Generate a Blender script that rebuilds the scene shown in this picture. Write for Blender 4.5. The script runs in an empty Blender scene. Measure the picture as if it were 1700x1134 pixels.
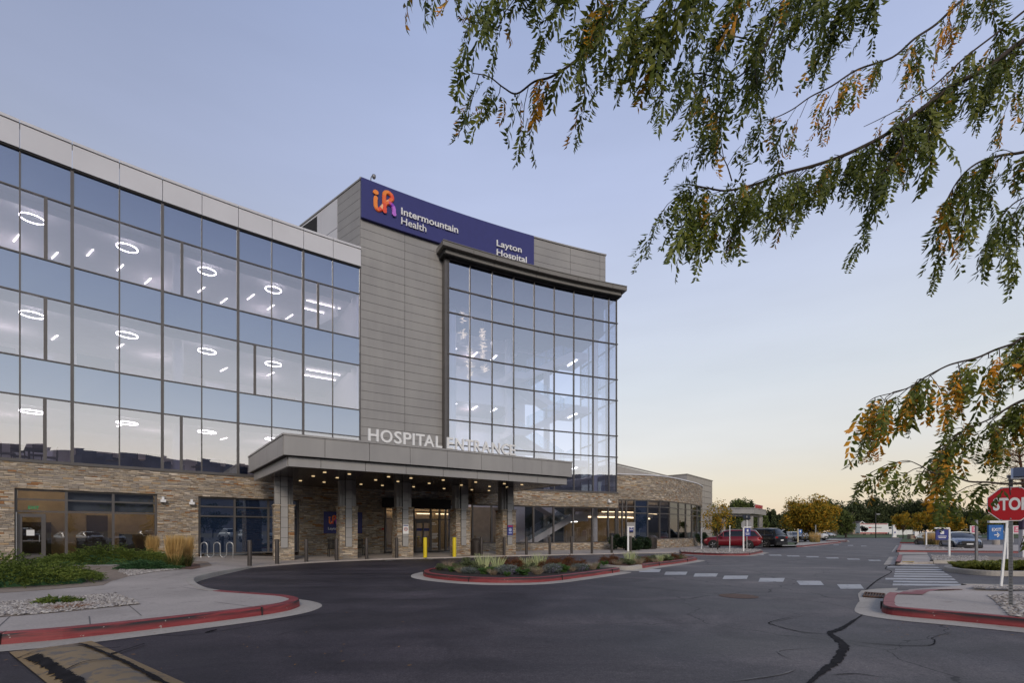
import bpy, math, random
import numpy as np
from math import radians as R_, sin, cos, pi
random.seed(7)
rng = np.random.default_rng(11)
sc = bpy.context.scene
COL = sc.collection

# ------------------------------------------------------------------ camera
E_EYE = 1.40          # eye height
FPX = 803.0           # focal length in photo pixels (1700 wide)
HOR = 884.0           # horizon row
cam = bpy.data.cameras.new('camera')
camo = bpy.data.objects.new('camera', cam)
COL.objects.link(camo)
camo.location = (0, 0, E_EYE)
camo.rotation_euler = (pi / 2, 0, 0)
cam.sensor_width = 36
cam.lens = 36 * FPX / 1700
cam.shift_x = 0.0
cam.shift_y = (HOR - 567.0) / 1700
cam.clip_start = 0.1
cam.clip_end = 12000
sc.camera = camo

# ------------------------------------------------------------------ world: dusk sky
SUN_AZ, SUN_EL = 170.0, 27.0      # degrees clockwise from the view direction, elevation
world = bpy.data.worlds.new('World')
sc.world = world
world.use_nodes = True
wn = world.node_tree
for n in list(wn.nodes): wn.nodes.remove(n)
def W(t): return wn.nodes.new(t)
out = W('ShaderNodeOutputWorld'); bg = W('ShaderNodeBackground'); sky = W('ShaderNodeTexSky')
sky.sky_type = 'NISHITA'; sky.sun_disc = False
sky.sun_elevation = R_(SUN_EL); sky.sun_rotation = R_(SUN_AZ)
sky.dust_density = 0.6; sky.ozone_density = 2.5
tc = W('ShaderNodeTexCoord'); sep = W('ShaderNodeSeparateXYZ')
asin = W('ShaderNodeMath'); asin.operation = 'ARCSINE'
mr = W('ShaderNodeMapRange'); mr.inputs['From Min'].default_value = 0; mr.inputs['From Max'].default_value = pi / 2
ramp = W('ShaderNodeValToRGB'); cr = ramp.color_ramp
SKY = [(0, (.74, .54, .39)), (1.6, (.76, .60, .44)), (4.5, (.78, .68, .52)), (9, (.75, .735, .70)), (16, (.665, .705, .755)),
       (25, (.56, .615, .76)), (34, (.485, .55, .765)), (45, (.37, .44, .66)), (60, (.25, .32, .50)), (90, (.18, .25, .43))]
while len(cr.elements) < len(SKY): cr.elements.new(.5)
for e, (d, c) in zip(cr.elements, SKY):
    e.position = d / 90; e.color = (*c, 1)
wn.links.new(tc.outputs['Generated'], sep.inputs[0]); wn.links.new(sep.outputs['Z'], asin.inputs[0])
wn.links.new(asin.outputs[0], mr.inputs['Value']); wn.links.new(mr.outputs[0], ramp.inputs[0])
side = W('ShaderNodeMapRange'); side.inputs['From Min'].default_value = -.72; side.inputs['From Max'].default_value = -.12
side.inputs['To Min'].default_value = .62; side.inputs['To Max'].default_value = 1.0
wn.links.new(sep.outputs['X'], side.inputs['Value'])
cn = W('ShaderNodeTexNoise'); cn.inputs['Scale'].default_value = 2.2; cn.inputs['Detail'].default_value = 5
cm = W('ShaderNodeMapping'); cm.inputs['Scale'].default_value = (1, 1, 5)
wn.links.new(tc.outputs['Generated'], cm.inputs[0]); wn.links.new(cm.outputs[0], cn.inputs[0])
cmr = W('ShaderNodeMapRange'); cmr.inputs['From Min'].default_value = .35; cmr.inputs['From Max'].default_value = .75
cmr.inputs['To Min'].default_value = .975; cmr.inputs['To Max'].default_value = 1.06
wn.links.new(cn.outputs[0], cmr.inputs['Value'])
# the sky opposite the afterglow is the brighter one here: it lights the facade
bk_ = W('ShaderNodeMapRange'); bk_.inputs['From Min'].default_value = .35; bk_.inputs['From Max'].default_value = -.25
bk_.inputs['To Min'].default_value = 1.0; bk_.inputs['To Max'].default_value = 1.75; wn.links.new(sep.outputs['Y'], bk_.inputs['Value'])
lowf = W('ShaderNodeMapRange'); lowf.inputs['From Min'].default_value = .05; lowf.inputs['From Max'].default_value = .55
lowf.inputs['To Min'].default_value = 2.1; lowf.inputs['To Max'].default_value = .60; wn.links.new(sep.outputs['Z'], lowf.inputs['Value'])
wn.links.new(lowf.outputs[0], bk_.inputs['To Max'])
mb_ = W('ShaderNodeMath'); mb_.operation = 'MULTIPLY'; wn.links.new(side.outputs[0], mb_.inputs[0]); wn.links.new(bk_.outputs[0], mb_.inputs[1])
m0 = W('ShaderNodeMath'); m0.operation = 'MULTIPLY'
wn.links.new(mb_.outputs[0], m0.inputs[0]); wn.links.new(cmr.outputs[0], m0.inputs[1])
m1 = W('ShaderNodeVectorMath'); m1.operation = 'SCALE'
wn.links.new(ramp.outputs[0], m1.inputs[0]); wn.links.new(m0.outputs[0], m1.inputs['Scale'])
# a share of the physical sky on top of the measured dusk gradient
m2 = W('ShaderNodeVectorMath'); m2.operation = 'SCALE'; m2.inputs['Scale'].default_value = 0.012
wn.links.new(sky.outputs[0], m2.inputs[0])
m3 = W('ShaderNodeVectorMath'); m3.operation = 'ADD'
wn.links.new(m1.outputs[0], m3.inputs[0]); wn.links.new(m2.outputs[0], m3.inputs[1])
wn.links.new(m3.outputs[0], bg.inputs[0]); bg.inputs[1].default_value = 0.98
wn.links.new(bg.outputs[0], out.inputs[0])

sun = bpy.data.lights.new('sun', 'SUN'); suno = bpy.data.objects.new('sun', sun); COL.objects.link(suno)
sun.energy = 1.5; sun.angle = R_(14); sun.color = (1.0, .87, .74)
from mathutils import Vector
suno.rotation_euler = Vector((sin(R_(SUN_AZ)) * cos(R_(SUN_EL)), cos(R_(SUN_AZ)) * cos(R_(SUN_EL)), sin(R_(SUN_EL)))).to_track_quat('Z', 'Y').to_euler()
suno.location = (60, -30, 60)

sc.view_settings.view_transform = 'Standard'
sc.view_settings.look = 'None'
sc.view_settings.exposure = 0.0
sc.view_settings.gamma = 1.0
sc.render.engine = 'CYCLES'
sc.cycles.use_denoising = True
sc.cycles.max_bounces = 7
sc.cycles.diffuse_bounces = 3
sc.cycles.glossy_bounces = 3
sc.cycles.transparent_max_bounces = 12
sc.cycles.caustics_reflective = False
sc.cycles.caustics_refractive = False
sc.cycles.sample_clamp_indirect = 3.0

# ------------------------------------------------------------------ helpers
def G(px, py, g=0.0):
    """ground point (height g) seen at photo pixel px,py"""
    Z = FPX * (E_EYE - g) / (py - HOR)
    return ((px - 850) / FPX * Z, Z)
def GZ(px, Z): return ((px - 850) / FPX * Z, Z)
def HZ(py, Z): return E_EYE + (HOR - py) * Z / FPX

def tag(o, label=None, cat=None, group=None, kind=None):
    if label: o['label'] = label
    if cat: o['category'] = cat
    if group: o['group'] = group
    if kind: o['kind'] = kind
    return o
def empty(name, loc=(0, 0, 0), label=None, cat=None, group=None, rz=0):
    o = bpy.data.objects.new(name, None); COL.objects.link(o); o.empty_display_size = .2
    o.location = loc; o.rotation_euler = (0, 0, rz)
    return tag(o, label, cat, group)
def copy_tree(o, parent=None):
    kids = [c for c in bpy.data.objects if c.parent == o] if not isinstance(o, tuple) else []
    c = o.copy(); COL.objects.link(c); c.parent = parent
    for k in kids: copy_tree(k, c)
    return c

class MB:
    def __init__(s): s.v = []; s.f = []; s.m = []; s.uv = []
    def face(s, pts, mi=0, uv=None):
        b = len(s.v); s.v.extend(pts); s.f.append(tuple(range(b, b + len(pts)))); s.m.append(mi); s.uv.append(uv)
    def grid(s, rows, mi=0, close=False):
        b = len(s.v); n = len(rows[0])
        for r in rows: s.v.extend(r)
        for i in range(len(rows) - 1):
            for j in range(n if close else n - 1):
                k = (j + 1) % n
                s.f.append((b + i * n + j, b + i * n + k, b + (i + 1) * n + k, b + (i + 1) * n + j)); s.m.append(mi); s.uv.append(None)
    def box(s, x0, x1, y0, y1, z0, z1, mi=0, fr=None):
        """axis box; fr=(ox,oy,ang) places it in a rotated local frame"""
        def T(p):
            if fr is None: return p
            ox, oy, a = fr; return (ox + p[0] * cos(a) - p[1] * sin(a), oy + p[0] * sin(a) + p[1] * cos(a), p[2])
        c = [T(p) for p in ((x0, y0, z0), (x1, y0, z0), (x1, y1, z0), (x0, y1, z0), (x0, y0, z1), (x1, y0, z1), (x1, y1, z1), (x0, y1, z1))]
        for q in ((0, 3, 2, 1), (4, 5, 6, 7), (0, 1, 5, 4), (1, 2, 6, 5), (2, 3, 7, 6), (3, 0, 4, 7)):
            s.face([c[i] for i in q], mi)
    def prism(s, poly, z0, z1, mi=0, mi_top=None):
        """vertical prism over a ccw polygon; z0/z1 may be lists"""
        n = len(poly); A = [(p[0], p[1], z0 if not isinstance(z0, list) else z0[i]) for i, p in enumerate(poly)]
        B = [(p[0], p[1], z1 if not isinstance(z1, list) else z1[i]) for i, p in enumerate(poly)]
        for i in range(n):
            j = (i + 1) % n; s.face([A[i], A[j], B[j], B[i]], mi)
        s.face(B, mi if mi_top is None else mi_top); s.face(A[::-1], mi)
    def tube(s, pts, r, n=8, mi=0, cap=True):
        pts = [np.array(p, float) for p in pts]; rs = r if isinstance(r, (list, tuple)) else [r] * len(pts)
        rows = []
        up = np.array((0, 0, 1.0))
        prev = None
        for i, p in enumerate(pts):
            d = (pts[min(i + 1, len(pts) - 1)] - pts[max(i - 1, 0)]); d /= (np.linalg.norm(d) + 1e-9)
            if prev is None:
                a = np.cross(d, up)
                if np.linalg.norm(a) < 1e-3: a = np.cross(d, (1, 0, 0))
            else: a = prev - d * np.dot(prev, d)
            a /= np.linalg.norm(a) + 1e-9; prev = a; b = np.cross(d, a)
            rows.append([tuple(p + rs[i] * (a * cos(t) + b * sin(t))) for t in [2 * pi * k / n for k in range(n)]])
        s.grid(rows, mi, close=True)
        if cap:
            s.face(rows[0][::-1], mi); s.face(rows[-1], mi)
    def lathe(s, prof, c=(0, 0, 0), n=16, mi=0, axis='z'):
        rows = []
        for r, h in prof:
            row = []
            for k in range(n):
                t = 2 * pi * k / n
                if axis == 'z': row.append((c[0] + r * cos(t), c[1] + r * sin(t), c[2] + h))
                elif axis == 'y': row.append((c[0] + r * cos(t), c[1] + h, c[2] + r * sin(t)))
                else: row.append((c[0] + h, c[1] + r * cos(t), c[2] + r * sin(t)))
            rows.append(row)
        s.grid(rows, mi, close=True)
        s.face(rows[0][::-1], mi); s.face(rows[-1], mi)
    def build(s, name, mats, parent=None, smooth=False, uv=True):
        me = bpy.data.meshes.new(name)
        me.from_pydata([tuple(map(float, p)) for p in s.v], [], s.f)
        if not isinstance(mats, (list, tuple)): mats = [mats]
        for m in mats: me.materials.append(m)
        if len(mats) > 1: me.polygons.foreach_set('material_index', s.m)
        if smooth: me.polygons.foreach_set('use_smooth', [True] * len(me.polygons))
        if uv:
            l = me.uv_layers.new(name='UVMap'); me.update()
            for p in me.polygons:
                u = s.uv[p.index]
                if u is not None:
                    for k, li in enumerate(p.loop_indices): l.data[li].uv = u[k]
                else:
                    n = p.normal
                    if abs(n.z) > .7:
                        for li in p.loop_indices:
                            c = me.vertices[me.loops[li].vertex_index].co; l.data[li].uv = (c.x, c.y)
                    else:
                        t = (-n.y, n.x); q = math.hypot(*t) or 1
                        for li in p.loop_indices:
                            c = me.vertices[me.loops[li].vertex_index].co; l.data[li].uv = ((c.x * t[0] + c.y * t[1]) / q, c.z)
        me.update()
        o = bpy.data.objects.new(name, me); COL.objects.link(o)
        if parent is not None: o.parent = parent
        return o

def npmesh(name, V, F, mat, parent=None, mi=None):
    """fast mesh from numpy arrays; F is an (n,k) array"""
    me = bpy.data.meshes.new(name)
    V = np.asarray(V, np.float32); F = np.asarray(F, np.int32); n, k = F.shape
    me.vertices.add(len(V)); me.vertices.foreach_set('co', V.ravel())
    me.loops.add(n * k); me.loops.foreach_set('vertex_index', F.ravel())
    me.polygons.add(n); me.polygons.foreach_set('loop_start', np.arange(0, n * k, k, dtype=np.int32))
    mats = mat if isinstance(mat, (list, tuple)) else [mat]
    for m in mats: me.materials.append(m)
    if mi is not None: me.polygons.foreach_set('material_index', np.asarray(mi, np.int32))
    me.update(calc_edges=True); me.validate()
    o = bpy.data.objects.new(name, me); COL.objects.link(o)
    if parent is not None: o.parent = parent
    return o

class Path:
    def __init__(s, pts):
        s.p = np.array(pts, float); d = np.hypot(*np.diff(s.p, axis=0).T); s.s = np.concatenate([[0], np.cumsum(d)]); s.L = s.s[-1]
    def pt(s, t, off=0.0):
        x = np.interp(t, s.s, s.p[:, 0]); y = np.interp(t, s.s, s.p[:, 1])
        if t < 0: d0 = (s.p[1] - s.p[0]) / (s.s[1]); x, y = s.p[0] + d0 * t
        if t > s.L: d0 = (s.p[-1] - s.p[-2]) / (s.s[-1] - s.s[-2]); x, y = s.p[-1] + d0 * (t - s.L)
        e = .05; a = np.array([np.interp(t - e, s.s, s.p[:, 0]), np.interp(t - e, s.s, s.p[:, 1])]); b = np.array([np.interp(t + e, s.s, s.p[:, 0]), np.interp(t + e, s.s, s.p[:, 1])])
        d = b - a; d /= np.hypot(*d) + 1e-12
        return (float(x + d[1] * off), float(y - d[0] * off))
    def at(s, px, off=0.0, lo=None, hi=None):
        """arc length whose point is seen in photo column px"""
        k = (px - 850) / FPX; lo = -8 if lo is None else lo; hi = s.L if hi is None else hi
        f = lambda t: (lambda q: q[0] - k * q[1])(s.pt(t, off))
        for _ in range(50):
            m = (lo + hi) / 2
            if f(m) > 0: hi = m
            else: lo = m
        return (lo + hi) / 2
    def zat(s, px, py, off=0.0):
        t = s.at(px, off); return t, HZ(py, s.pt(t, off)[1])

class Arc(Path):
    C = (34.7071, -38.1226); RR = 80.92; A0 = 133.469
    def __init__(s): s.L = 36.0
    def pt(s, t, off=0.0):
        a = R_(s.A0) - t / s.RR; r = s.RR - off
        return (s.C[0] + r * cos(a), s.C[1] + r * sin(a))
    def ang(s, t):
        """heading of the facade"""
        return R_(s.A0) - t / s.RR - pi / 2

def abox(mb, P, s0, s1, o0, o1, z0, z1, mi=0, step=.85, fs=None):
    """curved box along a path between offsets o0 (back) and o1 (front)"""
    n = max(1, int(math.ceil((s1 - s0) / step)))
    S = [s0 + (s1 - s0) * i / n for i in range(n + 1)]
    Fr = [P.pt(t, o1) for t in S]; Bk = [P.pt(t, o0) for t in S]
    for i in range(n):
        a, b, c, d = Fr[i], Fr[i + 1], Bk[i + 1], Bk[i]
        mb.face([(*a, z0), (*b, z0), (*b, z1), (*a, z1)], mi, [(S[i], z0), (S[i + 1], z0), (S[i + 1], z1), (S[i], z1)])
        mb.face([(*c, z0), (*d, z0), (*d, z1), (*c, z1)], mi, [(S[i + 1], z0), (S[i], z0), (S[i], z1), (S[i + 1], z1)])
        mb.face([(*a, z1), (*b, z1), (*c, z1), (*d, z1)], mi)
        mb.face([(*a, z0), (*d, z0), (*c, z0), (*b, z0)], mi)
    a, d = Fr[0], Bk[0]; mb.face([(*d, z0), (*a, z0), (*a, z1), (*d, z1)], mi)
    b, c = Fr[-1], Bk[-1]; mb.face([(*b, z0), (*c, z0), (*c, z1), (*b, z1)], mi)

def smooth_poly(pts, n=6):
    """Catmull-Rom through 2-D/3-D points (open)"""
    P = [np.array(p, float) for p in pts]; out = []
    for i in range(len(P) - 1):
        p0 = P[max(i - 1, 0)]; p1 = P[i]; p2 = P[i + 1]; p3 = P[min(i + 2, len(P) - 1)]
        for k in range(n):
            t = k / n
            out.append(tuple(.5 * ((2 * p1) + (-p0 + p2) * t + (2 * p0 - 5 * p1 + 4 * p2 - p3) * t * t + (-p0 + 3 * p1 - 3 * p2 + p3) * t ** 3)))
    out.append(tuple(P[-1])); return out

# ------------------------------------------------------------------ materials
class NM:
    def __init__(s, name):
        s.m = bpy.data.materials.new(name); s.m.use_nodes = True; s.t = s.m.node_tree
        for n in list(s.t.nodes): s.t.nodes.remove(n)
        s.o = s.n('ShaderNodeOutputMaterial')
    def n(s, t, **k):
        x = s.t.nodes.new(t)
        for a, b in k.items():
            if a.startswith('i_'):
                key = a[2:].replace('_', ' ')
                for inp in x.inputs:
                    if inp.name == key: inp.default_value = b; break
            else: setattr(x, a, b)
        return x
    def l(s, a, b): s.t.links.new(a, b)
    def bsdf(s, color=(.5, .5, .5), rough=.6, metal=0.0, spec=.5):
        b = s.n('ShaderNodeBsdfPrincipled'); b.inputs['Base Color'].default_value = (*color, 1)
        b.inputs['Roughness'].default_value = rough; b.inputs['Metallic'].default_value = metal
        b.inputs['Specular IOR Level'].default_value = spec
        s.l(b.outputs[0], s.o.inputs[0]); s.b = b; return b
    def ramp(s, stops, interp='LINEAR'):
        r = s.n('ShaderNodeValToRGB'); c = r.color_ramp; c.interpolation = interp
        while len(c.elements) < len(stops): c.elements.new(.5)
        for e, (p, col) in zip(c.elements, stops): e.position = p; e.color = (*col, 1)
        return r
    def mix(s, a, b, fac, mode='MIX'):
        x = s.n('ShaderNodeMix'); x.data_type = 'RGBA'; x.blend_type = mode
        for v, i in ((fac, 0), (a, 6), (b, 7)):
            if isinstance(v, (int, float)): x.inputs[i].default_value = v
            elif isinstance(v, tuple): x.inputs[i].default_value = (*v, 1)
            else: s.l(v, x.inputs[i])
        return x.outputs[2]
    def noise(s, scale, detail=4, coord='Object', rough=.5, vec=None, dist=0):
        if vec is None:
            t = s.n('ShaderNodeTexCoord'); vec = t.outputs[coord]
        x = s.n('ShaderNodeTexNoise'); x.inputs['Scale'].default_value = scale; x.inputs['Detail'].default_value = detail
        x.inputs['Roughness'].default_value = rough; x.inputs['Distortion'].default_value = dist
        s.l(vec, x.inputs['Vector']); return x.outputs[0]
    def bump(s, h, strength=.3, dist=.02):
        b = s.n('ShaderNodeBump'); b.inputs['Strength'].default_value = strength; b.inputs['Distance'].default_value = dist
        s.l(h, b.inputs['Height']); s.l(b.outputs[0], s.b.inputs['Normal']); return b

def simple(name, color, rough=.5, metal=0.0, spec=.5, var=.12, scale=3.0, bump=0.0, bscale=60):
    m = NM(name); m.bsdf(color, rough, metal, spec)
    n = m.noise(scale, 5)
    r = m.ramp([(.3, tuple(c * (1 - var) for c in color)), (.7, tuple(min(1, c * (1 + var)) for c in color))])
    m.l(n, r.inputs[0]); m.l(r.outputs[0], m.b.inputs['Base Color'])
    if bump: m.bump(m.noise(bscale, 3), bump, .01)
    return m.m
def metal(name, color, rough=.42):
    m = NM(name); m.bsdf(color, rough, 0, .5); t = m.n('ShaderNodeTexCoord')
    st = m.n('ShaderNodeMapping'); st.inputs['Scale'].default_value = (2.2, 2.2, .16); m.l(t.outputs['Object'], st.inputs[0])
    a = m.noise(1.6, 5, vec=st.outputs[0]); r = m.ramp([(.3, tuple(c * .95 for c in color)), (.55, color), (.75, tuple(c * 1.03 for c in color))]); m.l(a, r.inputs[0])
    b = m.noise(.45, 3, vec=t.outputs['Object']); r2 = m.ramp([(.3, (.9, .9, .91)), (.7, (1.08, 1.08, 1.07))]); m.l(b, r2.inputs[0])
    m.l(m.mix(r.outputs[0], r2.outputs[0], 1.0, 'MULTIPLY'), m.b.inputs['Base Color']); m.bump(m.noise(1.1, 2, vec=t.outputs['Object']), .12, .02)
    return m.m
def emis(name, color, strength):
    m = NM(name); e = m.n('ShaderNodeEmission'); e.inputs[0].default_value = (*color, 1); e.inputs[1].default_value = strength
    m.l(e.outputs[0], m.o.inputs[0]); return m.m

def mat_stone():
    m = NM('ledge_stone'); m.bsdf((.3, .25, .2), .85, spec=.2)
    uv = m.n('ShaderNodeUVMap'); uv.uv_map = 'UVMap'
    nz = m.n('ShaderNodeTexNoise'); nz.inputs['Scale'].default_value = .9; nz.inputs['Detail'].default_value = 3
    m.l(uv.outputs[0], nz.inputs['Vector'])
    nzs = m.n('ShaderNodeVectorMath', operation='SUBTRACT'); nzs.inputs[1].default_value = (.5, .5, .5); m.l(nz.outputs['Color'], nzs.inputs[0])
    mul = m.n('ShaderNodeVectorMath', operation='MULTIPLY'); mul.inputs[1].default_value = (.3, .045, 0); m.l(nzs.outputs[0], mul.inputs[0])
    w = m.n('ShaderNodeVectorMath', operation='ADD'); m.l(uv.outputs[0], w.inputs[0]); m.l(mul.outputs[0], w.inputs[1])
    cols = []; facs = []
    for i, (bw, rh, off) in enumerate(((.34, .066, .37), (.24, .046, .61), (.50, .085, .23))):
        b = m.n('ShaderNodeTexBrick'); b.offset = off; b.offset_frequency = 2; b.squash = .7; b.squash_frequency = 3
        b.inputs['Color1'].default_value = (0, 0, 0, 1); b.inputs['Color2'].default_value = (1, 1, 1, 1); b.inputs['Mortar'].default_value = (.5, .5, .5, 1)
        b.inputs['Scale'].default_value = 1; b.inputs['Mortar Size'].default_value = .0045; b.inputs['Mortar Smooth'].default_value = .3
        b.inputs['Brick Width'].default_value = bw; b.inputs['Row Height'].default_value = rh
        sh = m.n('ShaderNodeVectorMath', operation='ADD'); sh.inputs[1].default_value = (i * 3.17, i * 1.31, 0); m.l(w.outputs[0], sh.inputs[0])
        m.l(sh.outputs[0], b.inputs['Vector']); cols.append(b.outputs['Color']); facs.append(b.outputs['Fac'])
    pick = m.n('ShaderNodeTexVoronoi'); pick.feature = 'F1'; pick.distance = 'CHEBYCHEV'
    pm = m.n('ShaderNodeVectorMath', operation='MULTIPLY'); pm.inputs[1].default_value = (.55, 3.0, 0); m.l(w.outputs[0], pm.inputs[0])
    m.l(pm.outputs[0], pick.inputs['Vector']); pick.inputs['Scale'].default_value = 1
    ps = m.n('ShaderNodeSeparateColor'); m.l(pick.outputs['Color'], ps.inputs[0])
    g1 = m.n('ShaderNodeMath', operation='GREATER_THAN'); g1.inputs[1].default_value = .45; m.l(ps.outputs[0], g1.inputs[0])
    g2 = m.n('ShaderNodeMath', operation='GREATER_THAN'); g2.inputs[1].default_value = .8; m.l(ps.outputs[0], g2.inputs[0])
    c = m.mix(m.mix(cols[0], cols[1], g1.outputs[0]), cols[2], g2.outputs[0])
    f = m.mix(m.mix(facs[0], facs[1], g1.outputs[0]), facs[2], g2.outputs[0])
    pal = m.ramp([(0, (0.366, 0.3, 0.234)), (0.1, (0.561, 0.468, 0.351)), (0.24, (0.439, 0.39, 0.328)), (0.38, (0.634, 0.54, 0.421)), (0.5, (0.378, 0.342, 0.304)), (0.62, (0.537, 0.396, 0.252)), (0.7, (0.512, 0.45, 0.38)), (0.84, (0.732, 0.648, 0.538)), (0.955, (0.415, 0.216, 0.099))], 'CONSTANT')
    m.l(c, pal.inputs[0])
    st = m.n('ShaderNodeMapping'); st.inputs['Scale'].default_value = (1.5, 9, 1); m.l(uv.outputs[0], st.inputs[0])
    n2 = m.noise(2.2, 5, vec=st.outputs[0])
    r2 = m.ramp([(.25, (.62, .60, .57)), (.75, (1.15, 1.12, 1.08))]); m.l(n2, r2.inputs[0])
    c2 = m.mix(pal.outputs[0], r2.outputs[0], 1.0, 'MULTIPLY')
    c3 = m.mix(c2, (.09, .075, .06), f)
    m.l(c3, m.b.inputs['Base Color'])
    hh = m.n('ShaderNodeMath', operation='SUBTRACT'); m.l(c, hh.inputs[0]); m.l(f, hh.inputs[1])
    h2 = m.n('ShaderNodeMath', operation='ADD'); m.l(hh.outputs[0], h2.inputs[0]); m.l(n2, h2.inputs[1])
    m.bump(h2.outputs[0], 1.0, .055)
    return m.m

def mat_glass(name, refl, tint, base=None, rip=.02, rough=0.0, gcol=(.86, .93, 1.0)):
    """coated glazing: mirror share + see-through (or an opaque spandrel colour)"""
    m = NM(name)
    gl = m.n('ShaderNodeBsdfGlossy'); gl.inputs['Roughness'].default_value = rough; gl.inputs['Color'].default_value = (*gcol, 1)
    if base is None:
        tr = m.n('ShaderNodeBsdfTransparent'); tr.inputs[0].default_value = (*tint, 1)
    else:
        tr = m.n('ShaderNodeBsdfDiffuse'); tr.inputs[0].default_value = (*base, 1)
    lw = m.n('ShaderNodeLayerWeight'); lw.inputs['Blend'].default_value = .35
    mp = m.n('ShaderNodeMapRange'); mp.inputs['To Min'].default_value = refl; mp.inputs['To Max'].default_value = min(1, refl + .45)
    m.l(lw.outputs['Fresnel'], mp.inputs['Value'])
    mx = m.n('ShaderNodeMixShader'); m.l(mp.outputs[0], mx.inputs[0]); m.l(tr.outputs[0], mx.inputs[1]); m.l(gl.outputs[0], mx.inputs[2])
    b = m.n('ShaderNodeBump'); b.inputs['Strength'].default_value = rip; b.inputs['Distance'].default_value = .05
    m.l(m.noise(.8, 1), b.inputs['Height']); m.l(b.outputs[0], gl.inputs['Normal'])
    m.l(mx.outputs[0], m.o.inputs[0]); return m.m

def mat_asphalt():
    m = NM('asphalt'); m.bsdf((.05, .05, .055), .62, spec=.2)
    t = m.n('ShaderNodeTexCoord'); sp = m.n('ShaderNodeSeparateXYZ'); m.l(t.outputs['Object'], sp.inputs[0])
    big = m.noise(.16, 5, vec=t.outputs['Object'], dist=.6)
    # resealed, darker pavement on the left, older and paler lane on the right
    a = m.n('ShaderNodeMath', operation='MULTIPLY_ADD'); a.inputs[1].default_value = -.30; m.l(sp.outputs['Y'], a.inputs[0]); m.l(sp.outputs['X'], a.inputs[2])
    a2 = m.n('ShaderNodeMapRange'); a2.inputs['From Min'].default_value = -3.2; a2.inputs['From Max'].default_value = 1.5; m.l(a.outputs[0], a2.inputs['Value'])
    k = m.n('ShaderNodeMapRange'); k.inputs['From Min'].default_value = 14.0; k.inputs['From Max'].default_value = 19; m.l(sp.outputs['Y'], k.inputs['Value'])
    kx = m.n('ShaderNodeMapRange'); kx.inputs['From Min'].default_value = 2; kx.inputs['From Max'].default_value = 5; m.l(sp.outputs['X'], kx.inputs['Value'])
    kk = m.n('ShaderNodeMath', operation='MULTIPLY'); m.l(k.outputs[0], kk.inputs[0]); m.l(kx.outputs[0], kk.inputs[1])
    mx = m.n('ShaderNodeMath', operation='MAXIMUM'); m.l(a2.outputs[0], mx.inputs[0]); m.l(kk.outputs[0], mx.inputs[1])
    col = m.mix((.047, .042, .049), (.098, .090, .092), mx.outputs[0])
    st = m.n('ShaderNodeMapping'); st.inputs['Scale'].default_value = (.25, 1.3, 1); st.inputs['Rotation'].default_value = (0, 0, .12); m.l(t.outputs['Object'], st.inputs[0])
    stn = m.noise(.7, 6, vec=st.outputs[0], dist=.4)
    r = m.ramp([(.3, (.52, .52, .54)), (.5, (.95, .95, .97)), (.72, (1.7, 1.66, 1.62))]); m.l(stn, r.inputs[0])
    c = m.mix(col, r.outputs[0], .8, 'MULTIPLY')
    r0 = m.ramp([(.35, (.8, .8, .82)), (.65, (1.22, 1.2, 1.18))]); m.l(big, r0.inputs[0])
    c = m.mix(c, r0.outputs[0], 1, 'MULTIPLY')
    fine = m.noise(55, 4, vec=t.outputs['Object'], rough=.7)
    r3 = m.ramp([(.3, (.45, .45, .46)), (.52, (1, 1, 1)), (.72, (2.1, 2.05, 2.0))]); m.l(fine, r3.inputs[0])
    c = m.mix(c, r3.outputs[0], .8, 'MULTIPLY')
    ag = m.noise(17, 4, vec=t.outputs['Object'], rough=.75); r6 = m.ramp([(.34, (.72, .72, .73)), (.5, (1, 1, 1)), (.66, (1.4, 1.38, 1.35))]); m.l(ag, r6.inputs[0]); c = m.mix(c, r6.outputs[0], .75, 'MULTIPLY')
    sw = m.noise(.55, 7, vec=t.outputs['Object'], rough=.62, dist=1.6)
    r4 = m.ramp([(.32, (.66, .66, .67)), (.5, (1, 1, 1)), (.66, (1.35, 1.33, 1.3))]); m.l(sw, r4.inputs[0]); c = m.mix(c, r4.outputs[0], .9, 'MULTIPLY')
    oil = m.noise(1.9, 3, vec=t.outputs['Object'], dist=.8); r5 = m.ramp([(.66, (1, 1, 1)), (.74, (.5, .5, .5))]); m.l(oil, r5.inputs[0]); c = m.mix(c, r5.outputs[0], .7, 'MULTIPLY')
    # hairline cracks in the older lane
    wv = m.n('ShaderNodeTexNoise'); wv.inputs['Scale'].default_value = 1.3; wv.inputs['Detail'].default_value = 4; m.l(t.outputs['Object'], wv.inputs['Vector'])
    wa = m.n('ShaderNodeVectorMath', operation='MULTIPLY_ADD'); wa.inputs[1].default_value = (.9, .9, 0); m.l(wv.outputs['Color'], wa.inputs[0]); m.l(t.outputs['Object'], wa.inputs[2])
    vo = m.n('ShaderNodeTexVoronoi'); vo.feature = 'DISTANCE_TO_EDGE'; vo.inputs['Scale'].default_value = .22; m.l(wa.outputs[0], vo.inputs['Vector'])
    vr = m.n('ShaderNodeMapRange'); vr.inputs['From Min'].default_value = .0018; vr.inputs['From Max'].default_value = .0035; vr.inputs['To Min'].default_value = 1; vr.inputs['To Max'].default_value = 0; m.l(vo.outputs['Distance'], vr.inputs['Value'])
    vm = m.n('ShaderNodeMath', operation='MULTIPLY'); m.l(vr.outputs[0], vm.inputs[0]); m.l(mx.outputs[0], vm.inputs[1])
    c = m.mix(c, (.02, .018, .02), vm.outputs[0])
    m.l(c, m.b.inputs['Base Color'])
    rr = m.n('ShaderNodeMapRange'); rr.inputs['To Min'].default_value = .42; rr.inputs['To Max'].default_value = .8; m.l(stn, rr.inputs['Value']); m.l(rr.outputs[0], m.b.inputs['Roughness'])
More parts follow.
